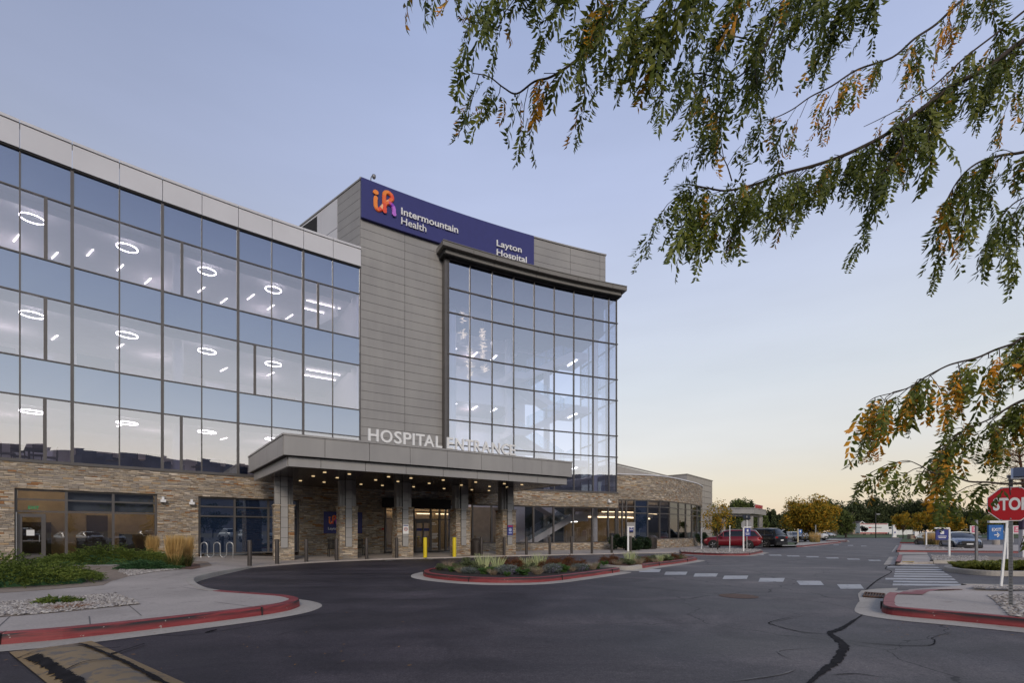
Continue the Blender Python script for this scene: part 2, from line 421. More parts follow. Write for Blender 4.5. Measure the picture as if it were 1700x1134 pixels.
    m.bump(m.noise(90, 3, vec=t.outputs['Object'], rough=.7), .35, .006)
    return m.m

def mat_concrete(name, col, joint=True):
    m = NM(name); m.bsdf(col, .85, spec=.25)
    t = m.n('ShaderNodeTexCoord')
    a = m.noise(.55, 6, vec=t.outputs['Object'], dist=.3); r = m.ramp([(.3, tuple(c * .82 for c in col)), (.7, tuple(c * 1.15 for c in col))]); m.l(a, r.inputs[0])
    b = m.noise(28, 5, vec=t.outputs['Object'], rough=.7); r2 = m.ramp([(.3, (.82, .82, .82)), (.7, (1.12, 1.12, 1.12))]); m.l(b, r2.inputs[0])
    c = m.mix(r.outputs[0], r2.outputs[0], 1, 'MULTIPLY')
    s = m.noise(3.3, 3, vec=t.outputs['Object']); r3 = m.ramp([(.62, (1, 1, 1)), (.72, (.72, .71, .7))]); m.l(s, r3.inputs[0])
    c = m.mix(c, r3.outputs[0], .7, 'MULTIPLY')
    m.l(c, m.b.inputs['Base Color']); m.bump(b, .25, .006); return m.m

def mat_redcurb():
    m = NM('red_curb_paint'); m.bsdf((.3, .04, .04), .55, spec=.4)
    t = m.n('ShaderNodeTexCoord'); sp = m.n('ShaderNodeSeparateXYZ'); m.l(t.outputs['Object'], sp.inputs[0])
    st = m.n('ShaderNodeMapping'); st.inputs['Scale'].default_value = (1, 1, 9); m.l(t.outputs['Object'], st.inputs[0])
    a = m.noise(2.6, 7, vec=st.outputs[0], rough=.65)
    r = m.ramp([(.3, (.16, .02, .024)), (.6, (.26, .042, .044)), (.8, (.32, .09, .085))]); m.l(a, r.inputs[0])
    # tyre scuffs: a black smear near the lip
    zr = m.n('ShaderNodeMapRange'); zr.inputs['From Min'].default_value = .07; zr.inputs['From Max'].default_value = .125; m.l(sp.outputs['Z'], zr.inputs['Value'])
    zr2 = m.n('ShaderNodeMapRange'); zr2.inputs['From Min'].default_value = .150; zr2.inputs['From Max'].default_value = .146; m.l(sp.outputs['Z'], zr2.inputs['Value'])
    zm = m.n('ShaderNodeMath', operation='MULTIPLY'); m.l(zr.outputs[0], zm.inputs[0]); m.l(zr2.outputs[0], zm.inputs[1])
    b = m.noise(1.1, 6, vec=st.outputs[0], rough=.6); br = m.n('ShaderNodeMapRange'); br.inputs['From Min'].default_value = .36; br.inputs['From Max'].default_value = .48; m.l(b, br.inputs['Value'])
    f = m.n('ShaderNodeMath', operation='MULTIPLY'); m.l(zm.outputs[0], f.inputs[0]); m.l(br.outputs[0], f.inputs[1])
    c = m.mix(r.outputs[0], (.025, .022, .025), f.outputs[0])
    chips = m.noise(14, 5, vec=t.outputs['Object'], rough=.7); cr_ = m.n('ShaderNodeMapRange'); cr_.inputs['From Min'].default_value = .66; cr_.inputs['From Max'].default_value = .7; m.l(chips, cr_.inputs['Value'])
    c = m.mix(c, (.38, .34, .31), cr_.outputs[0])
    m.l(c, m.b.inputs['Base Color']); m.bump(a, .3, .01); return m.m

def mat_leaf(name, cols, rough=.5, trans=.25):
    m = NM(name)
    g = m.n('ShaderNodeNewGeometry'); r = m.ramp(cols); 
    nz = m.noise(1.6, 2); add = m.n('ShaderNodeMath', operation='MULTIPLY_ADD'); add.inputs[1].default_value = .62
    sh = m.n('ShaderNodeMapRange'); sh.inputs['From Min'].default_value = .3; sh.inputs['From Max'].default_value = .7; sh.inputs['To Min'].default_value = 0; sh.inputs['To Max'].default_value = .38
    m.l(nz, sh.inputs['Value']); m.l(g.outputs['Random Per Island'], add.inputs[0]); m.l(sh.outputs[0], add.inputs[2]); m.l(add.outputs[0], r.inputs[0])
    d = m.n('ShaderNodeBsdfPrincipled'); d.inputs['Roughness'].default_value = rough; d.inputs['Specular IOR Level'].default_value = .3
    m.l(r.outputs[0], d.inputs['Base Color'])
    tl = m.n('ShaderNodeBsdfTranslucent'); m.l(r.outputs[0], tl.inputs[0])
    mx = m.n('ShaderNodeMixShader'); mx.inputs[0].default_value = trans; m.l(d.outputs[0], mx.inputs[1]); m.l(tl.outputs[0], mx.inputs[2])
    m.l(mx.outputs[0], m.o.inputs[0]); return m.m

M = {}
M['stone'] = mat_stone()
M['asphalt'] = mat_asphalt()
M['conc'] = mat_concrete('concrete', (.435, .39, .355))
M['gutter'] = mat_concrete('gutter_concrete', (.42, .385, .34))
M['redcurb'] = mat_redcurb()
M['panel'] = metal('taupe_metal_panel', (.318, .308, .298))
M['panel_warm'] = simple('beige_metal_panel', (.34, .31, .27), .5, .1, var=.05, scale=.5)
M['panel_dark'] = simple('dark_joint', (.02, .02, .02), .8)
M['cornice'] = simple('cornice_metal', (.19, .178, .162), .42, .0, var=.06, scale=.6)
M['parapet'] = simple('light_metal_panel', (.62, .62, .65), .42, .0, var=.05, scale=.5)
M['frame'] = simple('bronze_frame', (.12, .11, .105), .4, .5, var=.08, scale=2)
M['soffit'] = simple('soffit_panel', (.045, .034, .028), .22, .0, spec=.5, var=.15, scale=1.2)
M['vision'] = mat_glass('vision_glass', .36, (.72, .72, .88), gcol=(.95, .94, .97))
M['tower_glass'] = mat_glass('tower_glass', .42, (.60, .66, .86), gcol=(.86, .90, 1.0))
M['spandrel'] = mat_glass('spandrel_glass', .31, None, (.045, .07, .19))
M['shop_glass'] = mat_glass('storefront_glass', .14, (.66, .68, .70), rip=.03)
M['blue_glass'] = mat_glass('dark_blue_glass', .20, None, (.012, .022, .05), rip=.03)
M['white'] = simple('white_paint', (.78, .78, .77), .4, var=.05)
M['letter'] = simple('letter_white', (.80, .80, .79), .35, var=.03)
M['navy'] = simple('navy_panel', (.03, .032, .17), .4, var=.05)
M['navy2'] = simple('navy_sign', (.04, .05, .22), .4, var=.05)
M['blue'] = simple('blue_sign', (.03, .14, .42), .45, var=.08)
M['black'] = simple('black_plastic', (.015, .015, .016), .5)
M['steel'] = simple('steel', (.42, .42, .42), .35, .8)
M['galv'] = simple('galvanised', (.28, .28, .285), .45, .6)
M['bollard'] = simple('bollard_bronze', (.07, .06, .055), .45, .4)
M['yellow'] = simple('yellow_sleeve', (.72, .55, .01), .5, var=.06)
M['int_white'] = simple('interior_white', (.78, .74, .77), .7, var=.03)
M['int_ceil'] = simple('interior_ceiling', (.78, .74, .76), .8, var=.03)
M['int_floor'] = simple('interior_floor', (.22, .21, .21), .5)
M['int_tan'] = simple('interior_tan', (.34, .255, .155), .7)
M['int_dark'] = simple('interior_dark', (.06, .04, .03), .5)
M['chairblue'] = simple('blue_upholstery', (.03, .05, .09), .7)
M['chairbrown'] = simple('brown_chair', (.10, .07, .055), .6)
M['lamp'] = emis('lamp_white', (1, .93, .84), 13.0)
M['lamp_soft'] = emis('strip_lamp', (1, .9, .78), 9.0)
M['lamp_warm'] = emis('lamp_warm', (1, .66, .3), 5.0)
M['lamp_room'] = emis('lamp_room', (1, .72, .42), 4.0)
M['exit_green'] = emis('exit_green', (.05, .8, .3), .5)
M['mulch'] = simple('mulch', (.022, .014, .011), .95, var=.5, scale=25, bump=.8, bscale=40)
M['soil'] = simple('red_mulch', (.12, .06, .042), .95, var=.5, scale=25, bump=.8, bscale=40)
M['dirt'] = simple('pale_dirt', (.27, .215, .17), .95, var=.2, scale=6, bump=.4, bscale=40)
M['grass'] = simple('lawn', (.05, .085, .022), .9, var=.3, scale=.5)
M['field'] = simple('dry_ground', (.12, .10, .065), .95, var=.3, scale=.05)
M['hill'] = simple('hill_rock', (.13, .12, .13), 1, var=.4, scale=.004)
M['bark'] = simple('bark', (.05, .036, .028), .9, var=.3, scale=20, bump=.6)
M['stopred'] = simple('stop_red', (.46, .007, .014), .4, var=.05)
M['pink'] = simple('pink_sign', (.62, .16, .24), .5)

# ================================================================== THE SETTING
def sheet(name, poly, z, mat, kind='structure'):
    mb = MB(); mb.face([(p[0], p[1], z if len(p) < 3 else p[2]) for p in poly])
    o = mb.build(name, mat); return tag(o, kind=kind)
def tri_sheet(name, poly, mat, skirt=None):
    """non-convex raised slab with per-point heights"""
    from mathutils.geometry import tessellate_polygon
    from mathutils import Vector
    poly = [tuple(map(float, p)) for p in poly]
    T = tessellate_polygon([[Vector((p[0], p[1], 0)) for p in poly]]); n = len(poly)
    F = []
    for t in T:
        a, b, c = (poly[i] for i in t); k = (b[0] - a[0]) * (c[1] - a[1]) - (b[1] - a[1]) * (c[0] - a[0])
        F.append(tuple(t) if k > 0 else tuple(t)[::-1])
    V = poly + [(p[0], p[1], -.05) for p in poly]
    for i in range(n): j = (i + 1) % n; F.append((i, j, n + j, n + i))
    me = bpy.data.meshes.new(name); me.from_pydata(V, [], F); me.materials.append(mat); me.update()
    o = bpy.data.objects.new(name, me); COL.objects.link(o); return tag(o, kind='structure')

sheet('ground', [(-6000, -6000), (6000, -6000), (6000, 6000), (-6000, 6000)], -.03, M['field'])
sheet('road', [(-90, -70), (110, -70), (110, 118), (-90, 118)], 0, M['asphalt'])
sheet('lawn', [(20, 118.5, .06), (260, 114.5, .06), (260, 176, .56), (20, 176, .56)], .02, M['grass'])
sheet('far_road', [(-60, 176.1), (300, 176.1), (300, 230), (-60, 230)], .56, M['field'])

def curb(name, pts, mat, w=.15, gut=.42, z0=0.0, side=1, gmat=None, joints=True):
    """kerb along 3-D top-edge points (outer edge); inner side = left of travel when side=1"""
    P = [np.array(p[:2]) for p in pts]; H = [p[2] for p in pts]
    N = []
    for i in range(len(P)):
        d = P[min(i + 1, len(P) - 1)] - P[max(i - 1, 0)]; d /= np.hypot(*d) + 1e-9
        N.append(np.array((-d[1], d[0])) * side)
    mb = MB(); rows = []
    for p, h, n in zip(P, H, N):
        o = p - n * .04
        q = p + n * .02; i_ = p + n * w
        rows.append([(*o, z0 - .02), (*(p - n * .02), h - .018), (*(p - n * .004), h + .007), (*i_, h + .007), (*i_, h - .06)])
    mb.grid(rows)
    o = mb.build(name, mat, smooth=False); tag(o, kind='structure')
    if joints and name == 'red_curb' and len(P) > 8:
        jm_ = MB(); acc = 1.2
        for i in range(1, len(P) - 1):
            acc += float(np.hypot(*(P[i] - P[i - 1])))
            if acc > 2.9:
                acc = 0; d = P[i + 1] - P[i]; d /= np.hypot(*d); a = P[i] - N[i] * .05; b = P[i] + N[i] * (w + .01)
                jm_.prism([tuple(a), tuple(a + d * .014), tuple(b + d * .014), tuple(b)], z0, H[i] + .0085)
        if jm_.f: tag(jm_.build('curb_joint', M['panel_dark']), kind='structure')
    if gut:
        g = MB(); rows = []
        for p, n in zip(P, N):
            rows.append([(*(p - n * .03), z0 + .022), (*(p - n * gut), z0 + .006)])
        g.grid(rows); tag(g.build('gutter', gmat or M['gutter']), kind='structure')
    return o

# ---- left sidewalk and entrance plaza (raised 0.15 in front, flush with the drive at the bollards)
front = [(-14, 2.2, .15), (-9.5, 4.2, .15)] + [(*G(x, y, .15), .15) for x, y in ((0, 1053), (148, 1040.6), (300, 1024.5), (420, 1010.6), (470, 1003.2))]
nose = [(*G(x, y, .15), .15) for x, y in ((488, 998.5), (494.5, 995), (490, 992), (470, 988.3))]
inner = [(*G(x, y, .15), .15) for x, y in ((420, 984.7), (356.5, 979.5), (331, 972), (321, 963), (328, 957), (353, 950.5))]
edge_px = [(416, 940.9), (460, 937), (508.5, 933.6), (558.6, 931), (608.7, 929), (658, 927.2), (706, 926.2), (754, 925.2), (799, 923.6), (874, 921.9), (949, 920.4), (1016, 919), (1047, 918), (1100, 917.6), (1132, 917.2)]
edge = [(*G(x, y, .06), .06) for x, y in edge_px]
c1 = [(p[0], p[1], p[2]) for p in smooth_poly(front + nose + inner, 6)]
_arc = (lambda t, off: (34.7071 + (80.92 - off) * cos(R_(133.469) - t / 80.92), -38.1226 + (80.92 - off) * sin(R_(133.469) - t / 80.92)))
wA, wB = _arc(7.7, -.2), _arc(9.9, -.2)
tri_sheet('sidewalk', c1 + [(*wA, .15), (-24, 36, .15), (-40, 24, .15), (-40, 2, .15)], M['conc'])
tri_sheet('plaza_ramp', [c1[-1], edge[0], (*wB, .06), (*wA, .15)], M['conc'])
tri_sheet('plaza', edge + [(*G(1150, 915, .06), .06), (22, 50, .06), (26, 62, .06), (5, 62, .06), (*_arc(22, -9), .06), (*wB, .06)], M['conc'])
curb('curb', [c1[-1], edge[0]], M['gutter'], gut=0)
ncurb = len(smooth_poly(front + nose + inner[:2], 6)) - 1
curb('red_curb', c1[:ncurb], M['redcurb'])
curb('curb', c1[ncurb - 1:], M['gutter'], gut=0)
# sidewalk joints
jm = simple('joint_grey', (.13, .125, .12), .9)
mbj = MB()
def joint(a, b, z=.1535, w=.007):
    a = np.array(a); b = np.array(b); d = b - a; d /= np.hypot(*d); n = np.array((-d[1], d[0])) * w
    mbj.face([(*(a - n), z), (*(b - n), z), (*(b + n), z), (*(a + n), z)])
for a, b in (((190, 986), (235, 1023)), ((356, 1000), (425, 1009)), ((148, 1024), (150, 1039)), ((330, 947), (262, 962)), ((20, 1021), (-14, 1052)), ((300, 975), (345, 982)), ((250, 968), (330, 963))):
    joint(G(*a, .15), G(*b, .15))
tag(mbj.build('sidewalk_joint', jm), kind='structure')

def pebbles(name, poly, z, n, size, mat, label=None):
    """river rock: many small stones scattered over a polygon"""
    poly = np.array([p[:2] for p in poly]); lo = poly.min(0); hi = poly.max(0)
    pts = []
    while len(pts) < n:
        q = lo + rng.random((n * 3, 2)) * (hi - lo)
        ins = np.zeros(len(q), bool); j = len(poly) - 1
        for i in range(len(poly)):
            a, b = poly[i], poly[j]
            c = ((a[1] > q[:, 1]) != (b[1] > q[:, 1])) & (q[:, 0] < (b[0] - a[0]) * (q[:, 1] - a[1]) / (b[1] - a[1] + 1e-12) + a[0]); ins ^= c; j = i
        pts.extend(q[ins].tolist())
    pts = np.array(pts[:n])
    base = np.array([(1, 0, 0), (.31, .95, 0), (-.8, .59, 0), (-.8, -.59, 0), (.31, -.95, 0), (0, 0, .8), (.2, .1, -.5)])
    F0 = np.array([(0, 1, 5), (1, 2, 5), (2, 3, 5), (3, 4, 5), (4, 0, 5)])
    s = size * (.6 + rng.random(n) * .9); a = rng.random(n) * 2 * pi
    B = base[:6][None] * (1 + .35 * (rng.random((n, 6, 3)) - .5)); B[:, :, 1] *= (.55 + .4 * rng.random(n))[:, None]
    x = B[:, :, 0] * np.cos(a)[:, None] - B[:, :, 1] * np.sin(a)[:, None]; y = B[:, :, 0] * np.sin(a)[:, None] + B[:, :, 1] * np.cos(a)[:, None]
    V = np.stack([x * s[:, None] + pts[:, 0, None], y * s[:, None] + pts[:, 1, None], B[:, :, 2] * s[:, None] * .8 + z + rng.random(n)[:, None] * size * .5], -1).reshape(-1, 3)
    F = (F0[None] + (np.arange(n) * 6)[:, None, None]).reshape(-1, 3)
    o = npmesh(name, V, F, mat); return tag(o, label, 'gravel', kind='stuff')
def mat_pebble():
    m = NM('river_rock'); m.bsdf((.4, .35, .3), .75)
    g = m.n('ShaderNodeNewGeometry'); r = m.ramp([(0, (.14, .12, .11)), (.2, (.30, .26, .22)), (.45, (.48, .43, .37)), (.6, (.33, .29, .26)), (.8, (.62, .57, .50)), (1, (.20, .18, .18))])
    m.l(g.outputs['Random Per Island'], r.inputs[0]); m.l(r.outputs[0], m.b.inputs['Base Color']); return m.m
M['pebble'] = mat_pebble()

bed1 = [(*G(x, y, .155), .155) for x, y in ((-400, 1068), (0, 1025), (100, 1017), (234, 1003.5), (222, 997), (190.6, 986), (120, 992), (0, 1001.5), (-400, 1022))]
sheet('gravel_bed', bed1, .157, M['dirt'])
pebbles('gravel', bed1, .16, 6500, .028, M['pebble'], 'pale pink river rock bed between the two front walks')
bed2 = [(*G(x, y, .155), .155) for x, y in ((-300, 1010), (0, 985), (60, 981), (150, 974), (172, 972), (185, 965), (215, 957), (262, 949.5), (334, 943), (352, 939), (345, 933), (270, 928.5), (170, 931), (60, 933), (-300, 944))]
sheet('dirt_bed', bed2, .156, M['dirt'])
bed3 = [(*G(x, y, .155), .155) for x, y in ((196, 950), (215, 957), (262, 949.5), (300, 946), (285, 944), (200, 945))]
pebbles('gravel', bed3, .158, 1500, .03, M['pebble'], 'pale river rock patch beside the low juniper')
bed4 = [(*G(x, y, .155), .155) for x, y in ((318, 946), (333, 943), (332, 938), (322, 936), (300, 939), (296, 944))]
sheet('mulch_bed', [p[:2] for p in bed4], .163, simple('brown_mulch', (.16, .09, .065), .95, var=.3, scale=12))
walkA = [(*G(x, y, .155), .155) for x, y in ((118, 940), (185, 941), (200, 938.5), (270, 937), (270, 935.3), (118, 936))]
sheet('path', [p[:2] for p in walkA], .166, M['conc'])

# fallen leaves blown against the curbs
_fl = []
for (px, py), g in [((rng.uniform(325, 420), rng.uniform(942, 962)), .16) for _ in range(40)] + [((rng.uniform(330, 520), rng.uniform(960, 975)), .012) for _ in range(60)] + [((rng.uniform(0, 700), rng.uniform(1000, 1120)), .012) for _ in range(50)] + [((rng.uniform(730, 1150), rng.uniform(962, 980)), .012) for _ in range(45)] + [((rng.uniform(1470, 1700), rng.uniform(1018, 1060)), .012) for _ in range(50)]:
    _fl.append((*G(px, py, g), g))
_fl = np.array(_fl); _n = len(_fl); _a = rng.random(_n) * 6.28; _s = .012 + .018 * rng.random(_n)
_V = np.stack([_fl + np.stack([_s * np.cos(_a + k * pi / 2) * (1 if k % 2 else .4), _s * np.sin(_a + k * pi / 2) * (1 if k % 2 else .4), .004 * rng.random(_n)], 1) for k in range(4)], 1).reshape(-1, 3)
_m = simple('fallen_leaf', (.26, .13, .03), .8, var=.5, scale=3)
tag(npmesh('fallen_leaves', _V, np.arange(_n * 4).reshape(_n, 4), _m), 'small fallen yellow leaves scattered on the drive along the curbs', 'leaves', kind='stuff')

# ---- planted islands in the drive
isl1_front = [G(x, y, .15) for x, y in ((737.5, 941.4), (718, 944), (707, 946.5), (704.5, 949), (710, 951.8), (734.7, 955.3), (779, 958.8), (840, 960.4), (904.7, 958.6), (969.4, 951.4), (1022, 944.6), (1027.5, 943))]
isl1_back = [G(x, y, .15) for x, y in ((1022, 941.2), (995, 942.5), (956, 938.0), (930, 936.6), (880, 935.4), (820, 935.4), (770, 937.5))]
i1f = smooth_poly(isl1_front, 5)
i1 = i1f + [tuple(p) for p in isl1_back]
tri_sheet('planting_island', [(*p, .13) for p in i1], M['mulch'])
curb('red_curb', [(*p, .15) for p in i1f], M['redcurb'])
curb('red_curb', [(*p, .15) for p in ([i1[-1]] + [i1[0]])], M['redcurb'], gut=0)
curb('red_curb', [(*p, .15) for p in isl1_back[2:]], M['redcurb'], gut=0)
wk = [G(x, y, .02) for x, y in ((958, 939.5), (1004, 945.5), (1030, 948), (1075, 942.5), (1060, 940), (1000, 937.6), (970, 936.5))]
sheet('crossing_pad', wk, .024, M['gutter'])
isl2_front = [G(x, y, .15) for x, y in ((995, 936.5), (1012, 939.3), (1045, 940.8), (1065, 938.3), (1087, 935.2), (1120, 931.5), (1150, 927.2), (1156.5, 925.6))]
isl2_back = [G(x, y, .15) for x, y in ((1148, 924.4), (1110, 925.4), (1060, 928.2), (1020, 930.5), (996, 933.5))]
i2f = smooth_poly(isl2_front, 5)
tri_sheet('planting_island', [(*p, .13) for p in i2f + isl2_back], M['soil'])
curb('curb', [(*p, .15) for p in i2f[:16]], M['gutter'])
curb('red_curb', [(*p, .15) for p in i2f[15:]], M['redcurb'])
curb('red_curb', [(*p, .15) for p in isl2_back], M['redcurb'], gut=0)

# ---- curbed bed in front of the parked cars
bedp = [G(x, y, .15) for x, y in ((1132, 916.5), (1160, 918), (1200, 919.2), (1233, 919.2), (1247, 918), (1265.6, 914.3))]
bedq = [G(x, y, .15) for x, y in ((1262, 912.5), (1230, 911.3), (1190, 910.8), (1150, 911.2), (1128, 913))]
tri_sheet('gravel_bed', [(*p, .14) for p in smooth_poly(bedp, 4) + bedq], M['dirt'])
pebbles('gravel', bedp + bedq, .14, 2500, .05, M['pebble'], 'pale gravel bed in front of the red car')
curb('red_curb', [(*p, .15) for p in smooth_poly(bedp, 4)], M['redcurb'])

# ---- right-hand corner island in the foreground
r1f = [G(x, y, .15) for x, y in ((1489, 980), (1478, 984), (1471, 989), (1467.5, 998), (1471, 1006), (1500, 1010.5), (1593, 1018), (1700, 1027.5), (1850, 1041), (2200, 1075))]
r1 = smooth_poly(r1f, 5)
r1b = [G(x, y, .15) for x, y in ((2200, 985), (1900, 976), (1700, 973.5), (1604, 971.5))]
back = [(*G(1600, 975, .02), .02), (*G(1560, 977.5, .02), .02), (*G(1510, 979, .02), .02)]
tri_sheet('corner_pad', [(*p, .06 if i < 2 else .15) for i, p in enumerate(r1)] + [(*p, .15) for p in r1b] + back, M['conc'])
curb('red_curb', [(*p, .15) for p in r1[5:]], M['redcurb'])
curb('curb', [(*p, .155) for p in (G(1604, 971.5, .15), G(1700, 973.5, .15), G(1900, 976, .15))][::-1], M['gutter'], gut=0, side=-1, w=.18)
gr = [G(x, y, .155) for x, y in ((1639, 989), (1652, 999), (1678, 1024), (1900, 1044), (2300, 1075), (2300, 1000), (1900, 992), (1700, 988))]
sheet('gravel_bed', gr, .158, M['dirt'])
pebbles('gravel', gr, .16, 5200, .03, M['pebble'], 'pink and grey gravel around the stop sign post')
st = [G(x, y, .155) for x, y in ((1612, 974.5), (1700, 976.5), (1950, 981), (1950, 984), (1700, 979.5), (1612, 976.5))]
pebbles('gravel', st, .152, 1200, .03, M['pebble'], 'thin gravel strip behind the corner pad')
def mat_tactile():
    m = NM('tactile_red'); m.bsdf((.26, .07, .075), .7)
    v = m.n('ShaderNodeTexVoronoi'); v.inputs['Scale'].default_value = 16; v.inputs['Randomness'].default_value = 0
    t = m.n('ShaderNodeTexCoord'); m.l(t.outputs['Object'], v.inputs['Vector'])
    r = m.ramp([(.2, (.45, .2, .2)), (.35, (.24, .06, .065))]); m.l(v.outputs['Distance'], r.inputs[0]); m.l(r.outputs[0], m.b.inputs['Base Color']); return m.m
M['tactile'] = mat_tactile()
tact = [G(1487, 986.8, .16), G(1532, 987.6, .16), G(1540, 983.4, .15), G(1560, 980.6, .11), G(1598, 979.6, .11), G(1598, 978.2, .1), G(1545, 979.0, .1), G(1505, 981.5, .13)]
zt = [.162, .162, .155, .125, .115, .1, .1, .14]
sheet('tactile_paving', [(p[0], p[1], z + .003) for p, z in zip(tact, zt)], 0, M['tactile'])
apron = [G(x, y) for x, y in ((1424, 987), (1430, 981.5), (1455, 978.5), (1490, 977), (1490, 980), (1472, 988), (1466, 1000), (1466, 1012), (1440, 1009), (1428, 1003))]
sheet('gutter', apron, .008, M['gutter'])
# storm drain: dark pit with iron bars
dr = [G(x, y, .012) for x, y in ((1436, 985.6), (1469, 988.2), (1465.5, 994.6), (1433, 991.6))]
sheet('drain_pit', dr, .012, M['black'])
mb = MB()
for k in range(8):
    a = np.array(dr[0]) + (np.array(dr[1]) - dr[0]) * (k / 7); b = np.array(dr[3]) + (np.array(dr[2]) - dr[3]) * (k / 7)
    mb.tube([(*a, .03), (*b, .03)], .016, 4)
for i, j in ((0, 1), (3, 2)): mb.tube([(*dr[i], .03), (*dr[j], .03)], .02, 4)
M['rust'] = simple('rusty_iron', (.10, .055, .035), .8, var=.3, scale=8)
tag(mb.build('drain_grate', M['rust']), 'rusty iron storm drain grate at the tip of the corner pad', 'drain grate')

# ---- median with shrubs behind the exit lane
md = [G(x, y, .15) for x, y in ((1590, 938.5), (1572, 938.8), (1568, 940), (1572, 942.3), (1587.6, 944.6), (1616, 947), (1654, 949), (1700, 949.5), (1900, 952), (2200, 957))]
mdc = smooth_poly(md, 5)
tri_sheet('median', [(*p, .14) for p in mdc] + [(*G(2200, 938, .15), .14), (*G(1700, 936.5, .15), .14)], M['mulch'])
curb('curb', [(*p, .15) for p in mdc], M['gutter'], w=.2, gut=0)
# gravel / walk strips further back on the right
b5 = [G(x, y, .15) for x, y in ((1549, 930.5), (1640, 931), (1900, 934), (1900, 927), (1640, 924.5), (1546, 922.4))]
tri_sheet('gravel_bed', [(*p, .14) for p in b5], M['dirt']); pebbles('gravel', b5[:2] + b5[4:], .14, 2200, .045, M['pebble'], 'pale gravel strip under the navy sign post')
curb('curb', [(*p, .15) for p in b5[:3]], M['gutter'], gut=0, w=.2)
curb('red_curb', [(*G(x, y, .15), .15) for x, y in ((1580, 934.8), (1600, 935.3))], M['redcurb'], gut=0)
b6 = [G(x, y, .1) for x, y in ((1487.5, 934), (1549, 933), (1540, 921.8), (1491, 921.8))]
tri_sheet('walk', [(*p, .1) for p in b6], M['conc'])
curb('red_curb', [(*G(x, y, .15), .15) for x, y in ((1492, 921.2), (1487.5, 933))], M['redcurb'])
sheet('tactile_strip', [G(x, y, .105) for x, y in ((1498, 933.6), (1518, 933.6), (1518, 932.3), (1498, 932.3))], .105, simple('tactile_yellow', (.5, .32, .06), .7))
b7 = [G(x, y, .02) for x, y in ((1492, 921), (1540, 921), (1538, 915.6), (1493, 915.6))]
sheet('walk_crossing', b7, .02, M['gutter'])
b8 = [G(x, y, .15) for x, y in ((1489, 913.8), (1560, 914.3), (1700, 915.5), (1700, 905), (1620, 904.5), (1534, 903.6), (1494, 903.8))]
tri_sheet('walk', [(*p, .14) for p in b8], M['conc'])
curb('red_curb', [(*p, .15) for p in b8[:3]], M['redcurb'], gut=.2)
curb('red_curb', [(*b8[-1], .15), (*b8[0], .15)], M['redcurb'], gut=.3)
gb = [G(x, y, .15) for x, y in ((1538, 912), (1600, 912.8), (1600, 905.5), (1534, 904.6))]
pebbles('gravel', gb, .14, 1200, .07, M['pebble'], 'pale gravel under the tan grasses by the parked cars')
b9 = [G(x, y, .15) for x, y in ((1494, 900.4), (1531, 900.8), (1560, 900.8), (1545, 894.4), (1499, 894.2))]
tri_sheet('grass_island', [(*p, .14) for p in b9], M['grass']); curb('red_curb', [(*p, .15) for p in b9[:3]], M['redcurb'], gut=0)
# left far median of the cross drive
b10 = [G(x, y, .15) for x, y in ((1322, 906), (1332, 906), (1360, 903.2), (1395, 899.8), (1390, 899), (1350, 899.4), (1318, 902))]
tri_sheet('far_median', [(*p, .14) for p in b10], M['gutter']); curb('red_curb', [(*p, .15) for p in b10[:4]], M['redcurb'], gut=.3)
b11 = [G(x, y, .15) for x, y in ((1372, 897.8), (1407, 898.2), (1404, 896.2), (1376, 895.8))]
tri_sheet('far_island', [(*p, .14) for p in b11], M['gutter']); curb('red_curb', [(*p, .15) for p in b11[:3]], M['redcurb'], gut=.3)
b12 = [G(x, y, .15) for x, y in ((1270, 906), (1320, 905.5), (1325, 901.5), (1300, 900.3), (1268, 901))]
tri_sheet('grass_verge', [(*p, .14) for p in b12], M['grass'])
sheet('sidewalk_far', [G(x, y, .16) for x, y in ((1262, 907), (1322, 906.6), (1322, 905.2), (1262, 905.6))], .155, M['gutter'])
sheet('far_curb', [(20, 118), (260, 114), (260, 114.5), (20, 118.5)], .12, M['redcurb'])

# ---- road markings
def mat_paint(name, col, wear, dark=(.05, .05, .055)):
    m = NM(name); m.bsdf(col, .6)
    t = m.n('ShaderNodeTexCoord'); a = m.noise(5, 7, vec=t.outputs['Object'], rough=.65, dist=.5)
    r = m.n('ShaderNodeMapRange'); r.inputs['From Min'].default_value = wear; r.inputs['From Max'].default_value = wear + .05; m.l(a, r.inputs['Value'])
    b = m.noise(1.2, 4, vec=t.outputs['Object']); r2 = m.ramp([(.3, tuple(c * .72 for c in col)), (.7, col)]); m.l(b, r2.inputs[0])
    m.l(m.mix(r2.outputs[0], dark, r.outputs[0]), m.b.inputs['Base Color']); return m.m
M['wpaint'] = mat_paint('white_road_paint', (.46, .46, .47), .60)
M['wpaint_old'] = mat_paint('worn_white_paint', (.42, .42, .43), .56)
M['ypaint'] = mat_paint('yellow_road_paint', (.27, .185, .085), .60)
M['ypaint2'] = mat_paint('worn_hump_paint', (.25, .18, .095), .50, (.12, .105, .09))
M['tar'] = simple('tar_sealant', (.020, .019, .021), .9, spec=.08, var=.35, scale=6)
def quadpx(mb, cx, cy, w, h, skew=0, z=.006):
    x0, x1, y0, y1 = cx - w / 2, cx + w / 2, cy - h / 2, cy + h / 2
    mb.face([(*G(x0 - skew, y1, z), z), (*G(x1 - skew, y1, z), z), (*G(x1 + skew, y0, z), z), (*G(x0 + skew, y0, z), z)])
mb = MB()
for cx, cy, w, h in ((1079, 948, 34, 5), (1122, 952.3, 36, 5), (1171.5, 955.2, 38, 5.4), (1221, 959, 40, 5.6), (1281, 963.3, 41, 6.4), (1345, 968.4, 40, 7), (1412, 974.3, 39, 7.4)):
    quadpx(mb, cx, cy, w, h, 3 * (1 - 0) * (-1 if cx > 1300 else .5))
